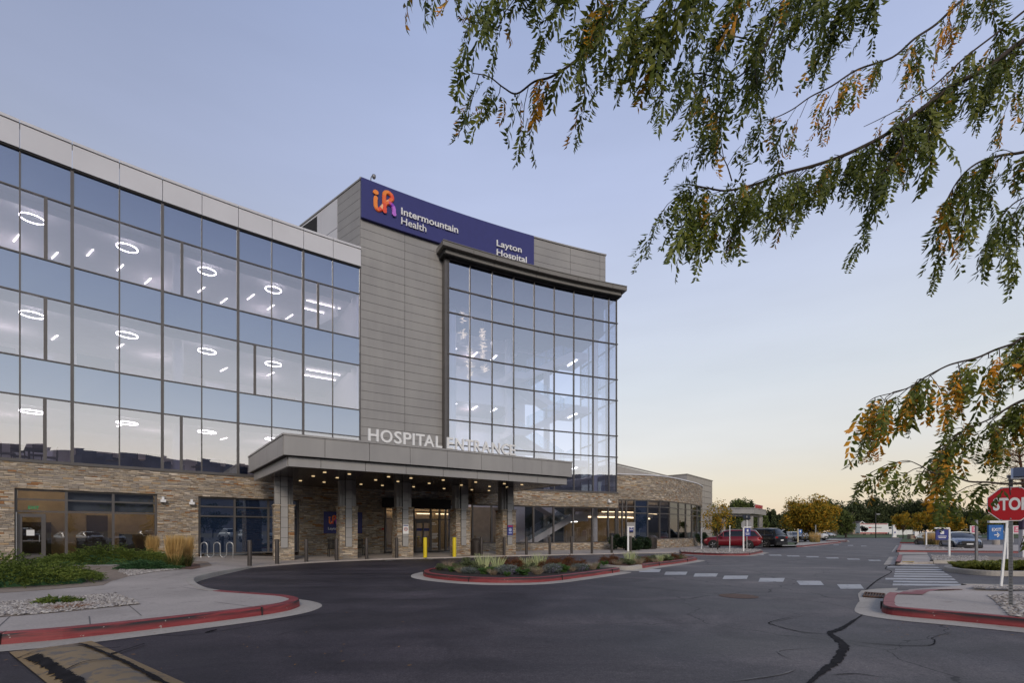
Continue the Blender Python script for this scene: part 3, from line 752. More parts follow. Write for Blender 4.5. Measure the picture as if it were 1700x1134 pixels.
tag(mb.build('dashed_marking', M['wpaint']), kind='structure')
mb = MB()
for cx, cy in ((1257.6, 921.2), (1287, 922.2), (1317, 923.5), (1349, 925), (1382, 926.9), (1417, 928.8), (1452, 930.8)): quadpx(mb, cx, cy, 20, 1.7, -1.5)
for cx, cy in ((1362, 904.5), (1388, 905.2), (1412, 906), (1434, 907)): quadpx(mb, cx, cy, 9, .8)
tag(mb.build('dashed_marking', M['wpaint_old']), kind='structure')
mb = MB()
for k, (y, x0, x1) in enumerate(((937.6, 1487, 1552), (941.8, 1473, 1558), (945.8, 1486, 1563), (949.4, 1486, 1568), (953.3, 1485, 1574), (957, 1484, 1580), (961.4, 1470, 1585), (966.2, 1483, 1590), (971, 1482, 1596))):
    h = .62 + k * .12
    mb.face([(*G(x0, y + h, .006), .006), (*G(x1 + 2, y + h + .8, .006), .006), (*G(x1 - 2, y - h + .8, .006), .006), (*G(x0, y - h, .006), .006)])
tag(mb.build('zebra_crossing', M['wpaint']), kind='structure')
mb = MB()   # thin stall lines by the bollards
for a, b in (((640, 932.5), (672, 928)), ((712, 930), (725, 926.5)), ((737, 928.4), (750, 925.6)), ((763, 927.3), (776, 924.4)), ((838, 925.2), (844, 923.2)), ((860, 925.2), (868, 922.2)), ((884, 924), (890, 922))):
    p, q = np.array(G(*a)), np.array(G(*b)); d = (q - p) / np.hypot(*(q - p)); n = np.array((-d[1], d[0])) * .05
    mb.face([(*(p - n), .007), (*(q - n), .007), (*(q + n), .007), (*(p + n), .007)])
tag(mb.build('stall_line', M['wpaint_old']), kind='structure')
# parking stripes far right
mb = MB()
for a, b in (((1648, 908), (1672, 915)), ((1690, 908), (1730, 915)), ((1570, 906), (1560, 912))):
    p, q = np.array(G(*a)), np.array(G(*b)); d = (q - p) / np.hypot(*(q - p)); n = np.array((-d[1], d[0])) * .05
    mb.face([(*(p - n), .007), (*(q - n), .007), (*(q + n), .007), (*(p + n), .007)])
tag(mb.build('parking_line', M['wpaint']), kind='structure')

# speed hump at the lower left with yellow borders
A = np.array(G(15, 1085)); B = np.array(G(152, 1066.5)); 
dirL = (np.array(G(75, 1134)) - A); dirL /= np.hypot(*dirL); dirR = np.array(G(300, 1134)) - B; dirR /= np.hypot(*dirR)
ax = (dirL + dirR) / 2; ax /= np.hypot(*ax); Wd = np.hypot(*(B - A))
side_ = (B - A) / Wd
mb = MB(); rows = []
for i in range(15):
    t = i * .3
    row = []
    for j in range(17):
        u = j / 16; e = min(1, t / .5)
        h = .075 * max(0, sin(pi * u)) ** 1.2 * e
        p = A + (B - A) * u + (dirL * (1 - u) + dirR * u) * t
        row.append((p[0], p[1], .010 + h))
    rows.append(row)
mb.grid([r for r in rows])
o = tag(mb.build('speed_hump', M['ypaint2'], smooth=True), kind='structure')
mb = MB()
for u0, u1 in ((0.0, .17), (.83, 1.0)):
    rr = []
    for i in range(15):
        t = i * .3; row = []
        for k in range(4):
            u = u0 + (u1 - u0) * k / 3; e = min(1, t / .5); h = .075 * max(0, sin(pi * u)) ** 1.2 * e
            p = A + (B - A) * u + (dirL * (1 - u) + dirR * u) * t; row.append((p[0], p[1], .0145 + h))
        rr.append(row)
    mb.grid(rr)
tag(mb.build('hump_border', M['ypaint']), kind='structure')

def ribbon(mb, pts, w, z=.006, jit=.5, seed=0):
    r = random.Random(seed); P = smooth_poly([G(*p) for p in pts], 22); rows = []
    for i, p in enumerate(P):
        a = np.array(P[max(i - 1, 0)]); b = np.array(P[min(i + 1, len(P) - 1)]); d = b - a; d /= np.hypot(*d) + 1e-9; n = np.array((-d[1], d[0]))
        e = min(1, 3 * i / len(P) + .15, 3 * (len(P) - 1 - i) / len(P) + .15)
        ww = w * e
        l0 = .5 * (l0 if i else 1) + .5 * (1 + jit * (r.random() - .5) * 2.6); q0 = .5 * (q0 if i else 1) + .5 * (1 + jit * (r.random() - .5) * 2.6); l = ww * l0; q = ww * q0
        rows.append([(*(np.array(p) - n * l), z), (*(np.array(p) + n * q), z)])
    mb.grid(rows)
mb = MB()
ribbon(mb, ((1433, 1021), (1418, 1031), (1396, 1045), (1378, 1052), (1392, 1064), (1402, 1074), (1396, 1086), (1390, 1098), (1372, 1112), (1345, 1134), (1320, 1160)), .046, seed=1)
ribbon(mb, ((1402, 1064), (1440, 1069), (1500, 1073), (1545, 1072), (1552, 1064), (1548, 1060), (1580, 1050)), .008, seed=2)
ribbon(mb, ((1378, 1054), (1330, 1050), (1290, 1040), (1278, 1034), (1320, 1024)), .010, seed=3)
ribbon(mb, ((1380, 1122), (1420, 1120), (1465, 1126)), .008, seed=4)
ribbon(mb, ((1433, 1021), (1430, 1008), (1434, 990), (1440, 978), (1460, 962), (1480, 950), (1470, 944), (1484, 934), (1492, 921), (1500, 910)), .018, .0065, seed=5)
ribbon(mb, ((1250, 918.6), (1300, 920), (1400, 924), (1490, 927.5)), .06, .0065, seed=6)
ribbon(mb, ((1010, 972), (1080, 977), (1160, 985), (1260, 990), (1370, 1002), (1425, 1015)), .006, seed=7)
ribbon(mb, ((200, 1048), (300, 1056), (420, 1040), (520, 1022), (600, 1018)), .006, seed=8)
ribbon(mb, ((560, 1000), (680, 990), (790, 985), (900, 990)), .004, seed=9)
ribbon(mb, ((360, 1046), (340, 1052)), .03, seed=10)
tag(mb.build('tar_seal', M['tar']), kind='structure')
mb = MB()
def hump_z(p):   # height on the speed hump for a ground point
    for_t = None
    q = np.array(p) - A; t = q @ ax; 
    u = np.clip(((q - ax * t) @ side_) / Wd, 0, 1); e = np.clip(t / .5, 0, 1)
    return .075 * max(0, sin(pi * u)) ** 1.2 * e
def hump_rib(pts, w, seed):
    r = random.Random(seed); P = smooth_poly([G(x, y, .03) for x, y in pts], 26); rows = []; l = q = w
    for i, p in enumerate(P):
        a = np.array(P[max(i - 1, 0)]); b = np.array(P[min(i + 1, len(P) - 1)]); d = b - a; d /= np.hypot(*d) + 1e-9; n = np.array((-d[1], d[0]))
        l += (w * (.25 + 1.5 * r.random()) - l) * .4; q += (w * (.25 + 1.5 * r.random()) - q) * .4; row = []
        sp = (r.random() < .18) * w * 1.3 * r.random()
        for t in (-l - sp, 0, q):
            c = np.array(p) + n * t; row.append((*c, hump_z(c) + .024))
        rows.append(row)
    mb.grid(rows)
hump_rib(((130, 1072), (150, 1080), (178, 1090), (215, 1106), (250, 1126), (290, 1150)), .03, 1)
hump_rib(((52, 1092), (70, 1100), (95, 1118), (120, 1134), (140, 1150)), .05, 2)
hump_rib(((110, 1118), (140, 1110), (188, 1102)), .010, 3)
hump_rib(((20, 1094), (60, 1085), (100, 1079), (150, 1077), (200, 1074)), .010, 4)
hump_rib(((182, 1092), (192, 1084), (215, 1076), (240, 1068)), .012, 5)
tag(mb.build('hump_tar_seal', M['tar']), kind='structure')
mb = MB()
ribbon(mb, ((1280, 1002), (1296, 1014), (1330, 1022), (1300, 1030), (1282, 1035), (1310, 1046), (1370, 1052)), .006, .0068, seed=21)
ribbon(mb, ((1360, 1076), (1300, 1080), (1294, 1086), (1320, 1098)), .008, .0068, seed=22)
ribbon(mb, ((1322, 1112), (1300, 1120), (1250, 1128), (1210, 1133)), .012, .0068, seed=23)
ribbon(mb, ((900, 1000), (1000, 994), (1120, 1000), (1240, 1012)), .008, .0068, seed=24)
ribbon(mb, ((620, 975), (760, 984), (900, 980), (1020, 966)), .010, .0068, seed=25)
tag(mb.build('tyre_mark', simple('pale_scuff', (.135, .13, .13), .8, var=.3, scale=5)), kind='structure')
# utility cover on the road
mb = MB(); c = G(1226, 990.5); mb.lathe([(.0, .008), (.38, .008), (.40, .006)], (c[0], c[1], 0), 24)
tag(mb.build('utility_cover', M['rust']), 'worn round utility cover set in the grey road', 'utility cover')

# ---- hills behind the viewer, mirrored in the glazing
def hills(name, R0, amp, base, a0, a1, seed, w):
    r = np.random.default_rng(seed); n = 260; prof = np.zeros(n)
    for k, am in ((2, .35), (4, .3), (9, .2), (19, .12), (41, .05), (83, .02)):
        prof += am * np.sin(np.linspace(0, 2 * pi * k, n) * .55 + r.random() * 6.28)
    prof = base + amp * (prof + .5); rows = []
    for j, (dr, hf) in enumerate(((-w, 0), (-w * .55, .35), (-w * .25, .74), (0, 1), (w * .5, .6), (w, 0))):
        row = []
        for i in range(n):
            a = R_(a0 + (a1 - a0) * i / (n - 1)); rr = R0 + dr + 25 * sin(i * .23 + j * 2.1)
            row.append((rr * sin(a), rr * cos(a), prof[i] * hf * (1 + .02 * sin(i * .5 + j)) - 2))
        rows.append(row)
    mb = MB(); mb.grid(rows); return tag(mb.build(name, M['hill'], smooth=False), kind='structure')
hills('hills', 3300, 120, 335, 75, 300, 3, 1100)

# ================================================================== THE HOSPITAL BUILDING
arc = Arc(); MOD = 1.648
hosp = empty('hospital_building', (-9.3, 29.8, 0), 'large grey metal, glass and stone hospital building with curved front', 'building')
def hb(mb, name, mat, smooth=False):
    for i, p in enumerate(mb.v): mb.v[i] = (p[0] + 9.3, p[1] - 29.8, p[2])
    return mb.build(name, mat, hosp, smooth)
S_L, S_M, S_T0, S_T1, S_R = -4 * MOD, 14.83, 20.50, 34.19, 33.50
ROWS = [4.51, 7.26, 8.92, 11.67, 13.32, 16.05, 17.66]
TO = .47
trows = [4.51, 7.26, 8.92, 11.70, 13.33, 16.10, 17.73, 19.70]
tnode = [S_T0 + d for d in (0, 1.56, 3.24, 4.93, 6.58, 8.25, 9.92, 11.60, 13.0, 13.69)]

# --- stone walls with their openings
w1a, w1b = arc.at(24), arc.at(261); w2a, w2b = arc.at(329), arc.at(497)
d_a, d_b = arc.at(637), arc.at(757)
t_a = arc.at(783)
def stone_wall(segs, o0, o1):
    mb = MB()
    for s0, s1, z0, z1 in segs: abox(mb, arc, s0, s1, o0, o1, z0, z1)
    return hb(mb, 'stone_wall', M['stone'])
stone_wall([(S_L, w1a, -.1, 4.40), (w1a, w1b, 3.27, 4.40), (w1b, w2a, -.1, 4.40), (w2a, w2b, 3.24, 4.40), (w2b, d_a, -.1, 4.40), (d_a, d_b, 3.3, 4.40), (d_b, t_a - .02, 3.32, 4.4)], -.35, .08)
stone_wall([(d_b, t_a - .02, -.1, .55)], -.35, .08)
stone_wall([(t_a, S_T1 + .12, -.1, .58)], -.3, TO + .08); stone_wall([(t_a, S_T1 + .12, 3.32, 4.41)], -.3, TO + .08)
mb = MB()
abox(mb, arc, S_L, S_T0 - .3, -.3, .12, 4.40, 4.475); hb(mb, 'ledge', M['frame'])
mb = MB(); abox(mb, arc, t_a, S_T1 + .12, -.3, TO + .12, 4.412, 4.475); hb(mb, 'ledge', M['frame'])

# --- metal clad wall: individual panels with open joints over a dark backing
mb = MB(); pan = MB(); cut0 = arc.at(741)
abox(mb, arc, S_M, cut0, -.5, -.05, 4.4, 19.8); abox(mb, arc, S_M, S_R - .02, -.5, -.05, 19.85, 23.10)
hb(mb, 'wall_backing', M['panel_dark'])
def panels(mb, cuts, z0, z1, rh, o, gap=.022, zstart=None):
    z = z1
    while z > z0 + .05:
        zl = max(z - rh, z0)
        for a, b in zip(cuts[:-1], cuts[1:]):
            abox(mb, arc, a + gap / 2, b - gap / 2, o - .05, o, zl + gap, z)
        z -= rh
cut1 = [S_M, arc.at(672), arc.at(741)]
panels(pan, cut1, 4.4, 20.70, .556, 0.0)
cut2 = [cut1[-1]] + [arc.at(x) for x in (790, 838, 886, 947, 996)] + [S_R]
panels(pan, cut2, 19.9, 23.15, .556, 0.0)
panels(pan, cut1, 20.7, 23.15, .556, 0.0)
hb(pan, 'metal_wall', M['panel'])
mb = MB(); abox(mb, arc, S_M - .05, S_R + .04, -.45, .07, 23.16, 23.26); hb(mb, 'roof_coping', M['panel'])
# left return of the tall block
cx, cy = arc.pt(S_M, 0); rd = np.array((-.78, .626)); nr = np.array((-.626, -.78))
def ret_box(mb, a, b, z0, z1, t=.05, o=0.0):
    p0 = np.array((cx, cy)) + rd * a + nr * o; p1 = np.array((cx, cy)) + rd * b + nr * o; q0 = p0 - nr * t; q1 = p1 - nr * t
    mb.prism([tuple(p0), tuple(q0), tuple(q1), tuple(p1)], z0, z1)
m1, m2, m3 = MB(), MB(), MB()
z = 23.1
while z > 17.2:
    ret_box(m1, .02, 2.55, z - .556 + .02, z); z -= .556
z = 23.1
while z > 17.2:
    for k in range(5): ret_box(m2, 2.58 + 2.0 * k, 4.56 + 2.0 * k, z - 1.9, z - .02)
    z -= 1.92
ret_box(m3, 0, 13, 17.2, 23.1, .3, -.07)
hb(m1, 'metal_wall', M['panel']); hb(m2, 'metal_wall', M['parapet']); hb(m3, 'wall_backing', M['panel_dark'])
mb = MB(); ret_box(mb, -.05, 13, 23.12, 23.22, .4, .04); hb(mb, 'roof_coping', M['panel'])
# roof deck and body behind
bk = [arc.pt(S_R - (S_R - S_M) * i / 20, -.3) for i in range(21)]
mb = MB(); mb.prism([(-19.2, 37.5), (1.0, 54.0), (4.5, 46.5)] + bk, 17.0, 22.95); hb(mb, 'roof', M['panel_dark'])
mb = MB(); fr_ = [arc.pt(S_M - (S_M - S_L) * i / 20, -.3) for i in range(21)]; bb = [arc.pt(S_L + (S_M - S_L) * i / 10, -14) for i in range(11)]
mb.prism((fr_ + bb)[::-1], 17.2, 17.7); hb(mb, 'roof', M['int_floor'])

# --- long glazed wing: parapet, mullions, panes
pp, cp = MB(), MB()
for k in range(-4, 9):
    a, b = k * MOD, (k + 1) * MOD
    abox(pp, arc, a + .012, b - .012, -.2, .14, 17.72, 18.74)
    abox(cp, arc, a + .012, b - .012, -.3, .19, 18.77, 18.89)
hb(pp, 'parapet', M['parapet']); hb(cp, 'roof_coping', M['parapet'])
for q_ in ((-.2, .09, 17.64, 17.715), (-.25, .10, 18.72, 18.78)):
    mb = MB(); abox(mb, arc, S_L, S_M, *q_); hb(mb, 'shadow_joint', M['panel_dark'])
mu = MB()
THICK = (1, 3, 5, 7, -1, -3)
for k in range(-4, 10):
    w = .06 if k in THICK else .026
    if k == 9: abox(mu, arc, k * MOD - .07, k * MOD, -.1, .06, 4.475, 17.66)
    else: abox(mu, arc, k * MOD - w, k * MOD + w, -.1, .06 if k in THICK else .045, 4.475, 17.66)
for z in ROWS: abox(mu, arc, S_L, S_M, -.1, .052, z - .028, z + .028)
splits = {(0, 5): 76, (3, 5): 302, (7, 5): 528, (0, 3): 75.5, (5, 3): 423, (0, 1): 74.5, (3, 1): 301}
for (k, r), px in splits.items():
    s = arc.at(px); abox(mu, arc, s - .06, s + .06, -.1, .056, ROWS[r - 1] if r > 1 else 4.51, ROWS[r])
hb(mu, 'mullion', M['frame'])
def pane(P, s0, s1, z0, z1, o, mat, name, jit=.006):
    mb = MB(); J = lambda: (random.random() - .5) * jit
    a, b = (s0, s1)
    pts = [(*P.pt(a, o + J()), z0), (*P.pt(b, o + J()), z0), (*P.pt(b, o + J()), z1), (*P.pt(a, o + J()), z1)]
    mb.face(pts); return hb(mb, name, mat)
for k in range(-2, 9):
    for r in range(6):
        vis = r % 2 == 0
        a, b = k * MOD, (k + 1) * MOD
        if vis:
            sp = splits.get((k, r + 1))
            cuts = [a, arc.at(sp), b] if sp else [a, b]
            for c, d in zip(cuts[:-1], cuts[1:]): pane(arc, c, d, ROWS[r], ROWS[r + 1], 0, M['vision'], 'window')
        else: pane(arc, a, b, ROWS[r], ROWS[r + 1], 0, M['spandrel'], 'spandrel_panel')

# --- glass tower
mu = MB()
for i, s in enumerate(tnode):
    w = .030; abox(mu, arc, s - w, s + w, TO - .14, TO + .07, 4.475, 19.70)
for z in trows: abox(mu, arc, S_T0 - .10, S_T1 + .1, TO - .12, TO + .075, z - .034, z + .034)
abox(mu, arc, S_T0 - .28, S_T0 - .05, -.05, TO + .03, 4.475, 19.7)      # left return
# right side glazing frame
ang = arc.ang(S_T1); c0 = np.array(arc.pt(S_T1, TO)); dn = np.array(arc.pt(S_T1, -5)) - c0; dn /= np.hypot(*dn)
def side_bar(mb, a, b, z0, z1, w=.06):
    p = c0 + dn * a; q = c0 + dn * b; t = np.array((dn[1], -dn[0])) * w
    mb.prism([tuple(p - t), tuple(p + t), tuple(q + t), tuple(q - t)][::-1], z0, z1)
for d in (0, 1.5, 3.0, 4.5, 6.0): side_bar(mu, d, d + .08, 4.4, 19.7)
for z in trows: side_bar(mu, 0, 6, z - .05, z + .05)
hb(mu, 'mullion', M['frame'])
for i in range(9):
    for r in range(7): pane(arc, tnode[i], tnode[i + 1], trows[r], trows[r + 1], TO, M['tower_glass'], 'window')
M['side_glass'] = mat_glass('side_glass', .06, (.80, .86, .93))
for r in range(7):
    mb = MB(); q = c0 + dn * 6; mb.face([(*c0, trows[r]), (*q, trows[r]), (*q, trows[r + 1]), (*c0, trows[r + 1])]); hb(mb, 'side_window', M['side_glass'])
# cornice
mb = MB(); cuts = [19.8, arc.at(786, 1.2), arc.at(823, 1.2)] + [arc.at(x, 1.2) for x in (893, 959, 1017)] + [34.66]
for a, b in zip(cuts[:-1], cuts[1:]):
    abox(mb, arc, a + .01, b - .01, -.02, 1.25, 20.02, 20.30); abox(mb, arc, a + .01, b - .01, -.02, 1.29, 20.31, 20.36)
    a2, b2 = max(a, 20.1), min(b, 34.32)
    abox(mb, arc, a2 + .01, b2 - .01, -.02, .95, 19.73, 20.00)
hb(mb, 'cornice', M['cornice'])
mb = MB(); abox(mb, arc, 20.0, 34.4, -.02, .90, 19.68, 20.34); hb(mb, 'cornice_core', M['panel_dark'])

# --- inside the long wing
fl, ce, bw = MB(), MB(), MB()
for zf, zc in ((4.40, 7.38), (8.80, 11.80), (13.20, 16.18)):
    abox(fl, arc, S_L, S_M - .1, -9, -.28, zf - .18, zf, step=2); abox(ce, arc, S_L, S_M - .1, -9, -.28, zc, zc + .1, step=2)
    abox(ce, arc, S_L, S_M - .1, -.28, -.12, zc - .12, zc + 1.35, step=2)
    abox(bw, arc, S_L, S_M - .1, -9.2, -9, zf, zc, step=2)
    abox(bw, arc, S_M - .2, S_M - .1, -9, -.1, zf, zc)
abox(bw, arc, S_L, S_L + .1, -9, -.1, 4.4, 16.2)
hb(fl, 'floor', M['int_floor']); hb(ce, 'ceiling', M['int_ceil']); hb(bw, 'partition', M['int_white'])
# soffit drop and columns
mb = MB()
for zf, zc in ((4.40, 7.38), (8.80, 11.80), (13.20, 16.18)):
    for s in (-1.4, 5.7):
        x, y = arc.pt(s, -1.4); mb.lathe([(.24, zf), (.24, zc)], (x, y, 0), 14)
    for s0, s1, h in ((2.2, 3.9, 1.1), (9.2, 10.6, .9), (4.6, 6.2, 1.0)):
        abox(mb, arc, s0, s1, -5.2, -5.0, zf, zf + h)
hb(mb, 'column', M['int_white'])
for fz, zc in ((0, 7.38), (1, 11.80), (2, 16.18)):
    for s in (.33, 3.65, 7.0, 10.25, -3.0):
        x, y = arc.pt(s, -1.6); mb = MB(); n = 28
        rows = []
        for rr, h in ((.41, 0), (.44, 0), (.44, .035), (.41, .035)):
            rows.append([(x + rr * cos(2 * pi * k / n), y + rr * sin(2 * pi * k / n), zc - .52 + h) for k in range(n)])
        mb.grid(rows + [rows[0]], close=True)
        hb(mb, 'ring_light', M['lamp'])
    for j, s in enumerate((-1.6, -.4, .9, 2.2, 3.4, 4.6, 5.8, 7.0, 8.2, 9.4, 10.6, 11.8)):
        if fz < 2 and j % (4 - 2 * fz): continue
        mb = MB(); o_ = -4.0 - (j % 3) * .8; A_ = np.array(arc.pt(s, o_ - 1.0)); B_ = np.array(arc.pt(s + .22, o_)); D_ = (B_ - A_) / np.hypot(*(B_ - A_)); N_ = np.array((-D_[1], D_[0])) * .021; mb.prism([tuple(A_ - N_), tuple(B_ - N_), tuple(B_ + N_), tuple(A_ + N_)], zc - .03, zc - .005); hb(mb, 'strip_light', M['lamp_soft'])
    if fz:
        for q in range(3):
            mb = MB(); o = -1.5 - q * 1.25; abox(mb, arc, 12.3, 14.3, o - .03, o, zc - .10, zc - .07); hb(mb, 'strip_light', M['lamp_soft'])
def lamp(name, loc, e, col, rad, parent):  # bare point light without a fixture, added to brighten a room
    L_ = bpy.data.lights.new(name, 'POINT'); L_.energy = e; L_.color = col; L_.shadow_soft_size = rad
    o = bpy.data.objects.new(name, L_); COL.objects.link(o); o.location = (loc[0] + 9.3, loc[1] - 29.8, loc[2]); o.parent = parent; return o
for zc in (7.38, 11.80, 16.18):
    for s in (-.6, 5.0, 10.4): lamp('interior_fill', (*arc.pt(s, -6.0), zc - .9), 15 if zc < 8 else 24, (1, .86, .78), .04, hosp)  # added fill deep in each floor, on top of the rings and strips
    mb = MB(); abox(mb, arc, S_L, S_M - .3, -1.06, -1.0, zc - .34, zc, step=2); hb(mb, 'bulkhead', M['int_white'])
rq = random.Random(12)
for fz_ in (4.4, 8.8, 13.2):
    for k in range(9):
        s = -2 + k * 1.75 + rq.random() * .8; o_ = -1.5 - 2.5 * rq.random(); h = .75 + .5 * rq.random()
        mb = MB(); abox(mb, arc, s, s + .5 + .9 * rq.random(), o_ - .5, o_, fz_, fz_ + h); hb(mb, 'desk', [M['int_floor'], M['int_white'], M['chairblue'], M['int_tan']][k % 4])
# --- inside the glass tower: galleries, columns, stair, chandeliers
wh, fl, ce = MB(), MB(), MB()
for zc, zf in ((7.30, 8.85), (11.70, 13.25), (16.10, 17.0)):
    abox(wh, arc, S_T0, 28.0, -4.6, -4.4, zc, zf + .55, step=2); abox(ce, arc, S_T0, 28.0, -9, -4.6, zc, zc + .1, step=2); abox(fl, arc, S_T0, 28.0, -9, -4.6, zf - .1, zf, step=2)
abox(wh, arc, S_T0 - .2, 30.5, -9.2, -9, 0, 19.6, step=2)
abox(ce, arc, S_T0 - .2, S_T1, -9, TO - .12, 19.72, 19.82, step=2)
abox(fl, arc, S_T0 - .2, S_T1, -9, TO - .3, -.05, .10, step=2)
for s, o, r in ((21.3, -.9, .27), (27.0, -4.0, .27), (30.8, -5.0, .27), (33.2, -1.2, .24)):
    x, y = arc.pt(s, o); wh.lathe([(r, .1), (r, 19.7)], (x, y, 0), 16)
for z in (8.0, 12.4, 16.8):
    abox(wh, arc, 28.0, S_T1 - .2, -5.6, -5.3, z, z + .35)
hb(wh, 'gallery_wall', M['int_white']); hb(fl, 'floor', M['int_floor']); hb(ce, 'ceiling', simple('cedar_ceiling', (.34, .25, .24), .6))
def sz(mb, pts, o0, o1):
    A = [(*arc.pt(s, o1), z) for s, z in pts]; B = [(*arc.pt(s, o0), z) for s, z in pts]; n = len(pts)
    mb.face(A); mb.face(B[::-1])
    for i in range(n): mb.face([A[i], B[i], B[(i + 1) % n], A[(i + 1) % n]])
stair = MB(); rail = MB()
for k in range(4):
    zb = .1 + 4.4 * k
    sz(stair, [(27.6, zb), (31.6, zb + 2.2), (31.6, zb + 2.75), (27.6, zb + .55)], -1.9, -3.2)
    sz(rail, [(27.6, zb + .55), (31.6, zb + 2.75), (31.6, zb + 3.7), (27.6, zb + 1.5)], -1.86, -1.89)
    sz(stair, [(31.6, zb + 2.2), (33.0, zb + 2.2), (33.0, zb + 2.75), (31.6, zb + 2.75)], -1.9, -4.8)
    if k < 3:
        sz(stair, [(31.6, zb + 2.2), (31.6, zb + 2.75), (27.6, zb + 4.95), (27.6, zb + 4.4)], -3.4, -4.8)
        sz(rail, [(31.6, zb + 2.75), (31.6, zb + 3.7), (27.6, zb + 5.9), (27.6, zb + 4.95)], -3.36, -3.39)
        sz(stair, [(26.4, zb + 4.4), (27.6, zb + 4.4), (27.6, zb + 4.9), (26.4, zb + 4.9)], -1.9, -4.8)
hb(stair, 'staircase', M['int_white']); hb(rail, 'glass_railing', mat_glass('rail_glass', .12, (.8, .86, .88)))
for zc in (16.08, 11.68, 7.28):
    for s in (21.6, 23.2, 24.9, 26.5):
        mb = MB(); abox(mb, arc, s - .06, s + .06, -6.4, -5.2, zc - .03, zc - .005); hb(mb, 'strip_light', M['lamp_soft'])
for s, z, o in ((26.6, 19.68, -1.0), (30.3, 19.68, -1.2), (21.9, 19.68, -5.2), (23.7, 19.68, -5.2), (25.3, 19.68, -5.2)):
    mb = MB(); abox(mb, arc, s - .05, s + .05, o - (1.6 if o > -2 else .7), o, z, z + .03); hb(mb, 'strip_light', M['lamp'])
for k in range(4):
    zb = .1 + 4.4 * k + 2.17; mb = MB(); abox(mb, arc, 32.0, 32.1, -3.6, -2.0, zb - .03, zb); hb(mb, 'strip_light', M['lamp'])
def lamp(name, loc, e, col, rad, parent):  # same fixtureless point light, for the tower and ground floor
    L_ = bpy.data.lights.new(name, 'POINT'); L_.energy = e; L_.color = col; L_.shadow_soft_size = rad
    o = bpy.data.objects.new(name, L_); COL.objects.link(o); o.location = (loc[0] + 9.3, loc[1] - 29.8, loc[2]); o.parent = parent; return o
for s, o, z in ((24.6, -6.6, 15.6), (24.6, -6.6, 11.2), (24.6, -6.6, 6.8), (23.0, -1.6, 15.5), (30.0, -1.2, 19.3), (24, -2.5, 9.0)):
    lamp('interior_fill', (*arc.pt(s, o), z), 50, (1, .86, .76), .04, hosp)  # added fill that brightens the tower interior, not separate lamps
r = random.Random(5)
for (s, o, z0, z1) in ((22.15, -1.0, 16.3, 18.6), (22.3, -1.3, 15.3, 16.0), (22.9, -1.6, 12.6, 14.9), (23.9, -1.6, 14.1, 16.5), (24.0, -1.5, 13.2, 13.8)):
    x, y = arc.pt(s, o); mb = MB()
    for k in range(int(90 * (z1 - z0) / 2)):
        t = r.random(); z = z0 + (z1 - z0) * t; L = .32 * (1 - abs(t - .5) * .7) * (.5 + r.random()); a = r.random() * 6.28; e = (r.random() - .3) * .8
        mb.tube([(x, y, z), (x + L * cos(a), y + L * sin(a), z + L * e)], .010, 3, cap=False)
    mb.tube([(x, y, z1), (x, y, 19.7)], .008, 4, 1)
    hb(mb, 'chandelier', [emis('crystal_lamp', (1, .72, .42), 2.2), M['steel']])

# --- ground floor interiors
mb, cl, wl = MB(), MB(), MB()
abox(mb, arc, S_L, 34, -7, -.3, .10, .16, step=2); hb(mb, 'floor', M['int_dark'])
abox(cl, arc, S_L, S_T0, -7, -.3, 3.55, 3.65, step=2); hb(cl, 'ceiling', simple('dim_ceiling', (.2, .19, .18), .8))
abox(wl, arc, S_L, 6.6, -5.2, -5.0, .15, 3.55, step=2)
for s in (S_L, 6.6, 9.5): abox(wl, arc, s, s + .15, -7, -.35, .15, 3.55)
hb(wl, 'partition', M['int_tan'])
wl = MB(); abox(wl, arc, 9.6, 27.5, -7.2, -7, .15, 3.55, step=2); hb(wl, 'partition', M['int_tan'])
for s in (.3, 1.2, 2.0, 3.6, 5.4):
    mb = MB(); x, y = arc.pt(s, -4.6); mb.lathe([(.09, 3.50), (.09, 3.545)], (x, y, 0), 10); hb(mb, 'downlight', M['lamp_room'])
for s in (.3, 2.9, 5.4): lamp('interior_fill', (*arc.pt(s, -3.4), 3.3), 46, (1, .78, .52), .04, hosp)  # added warm fill for the room behind the left window
for s in (19.5, 23.0): lamp('interior_fill', (*arc.pt(s, -4.5), 3.2), 44, (1, .78, .52), .04, hosp)  # added warm fill behind the entrance glass
mb = MB()
for s0, s1, h, o in ((-.3, .9, 1.9, -4.4), (1.8, 3.2, 1.1, -2.4), (3.4, 4.6, 1.3, -3), (4.9, 6.4, .9, -2), (2.2, 3.0, 2.3, -4.9)): abox(mb, arc, s0, s1, o - .5, o, .15, h)
hb(mb, 'reception_desk', M['int_dark'])
for s in (19.8, 21.2, 22.4):
    mb = MB(); abox(mb, arc, s, s + 1.1, -4.05, -4, 2.75, 2.81); hb(mb, 'strip_light', M['lamp_room'])
mb = MB(); abox(mb, arc, 18.4, 23.6, -6.9, -6.8, 3.0, 3.06); hb(mb, 'strip_light', M['lamp_room'])

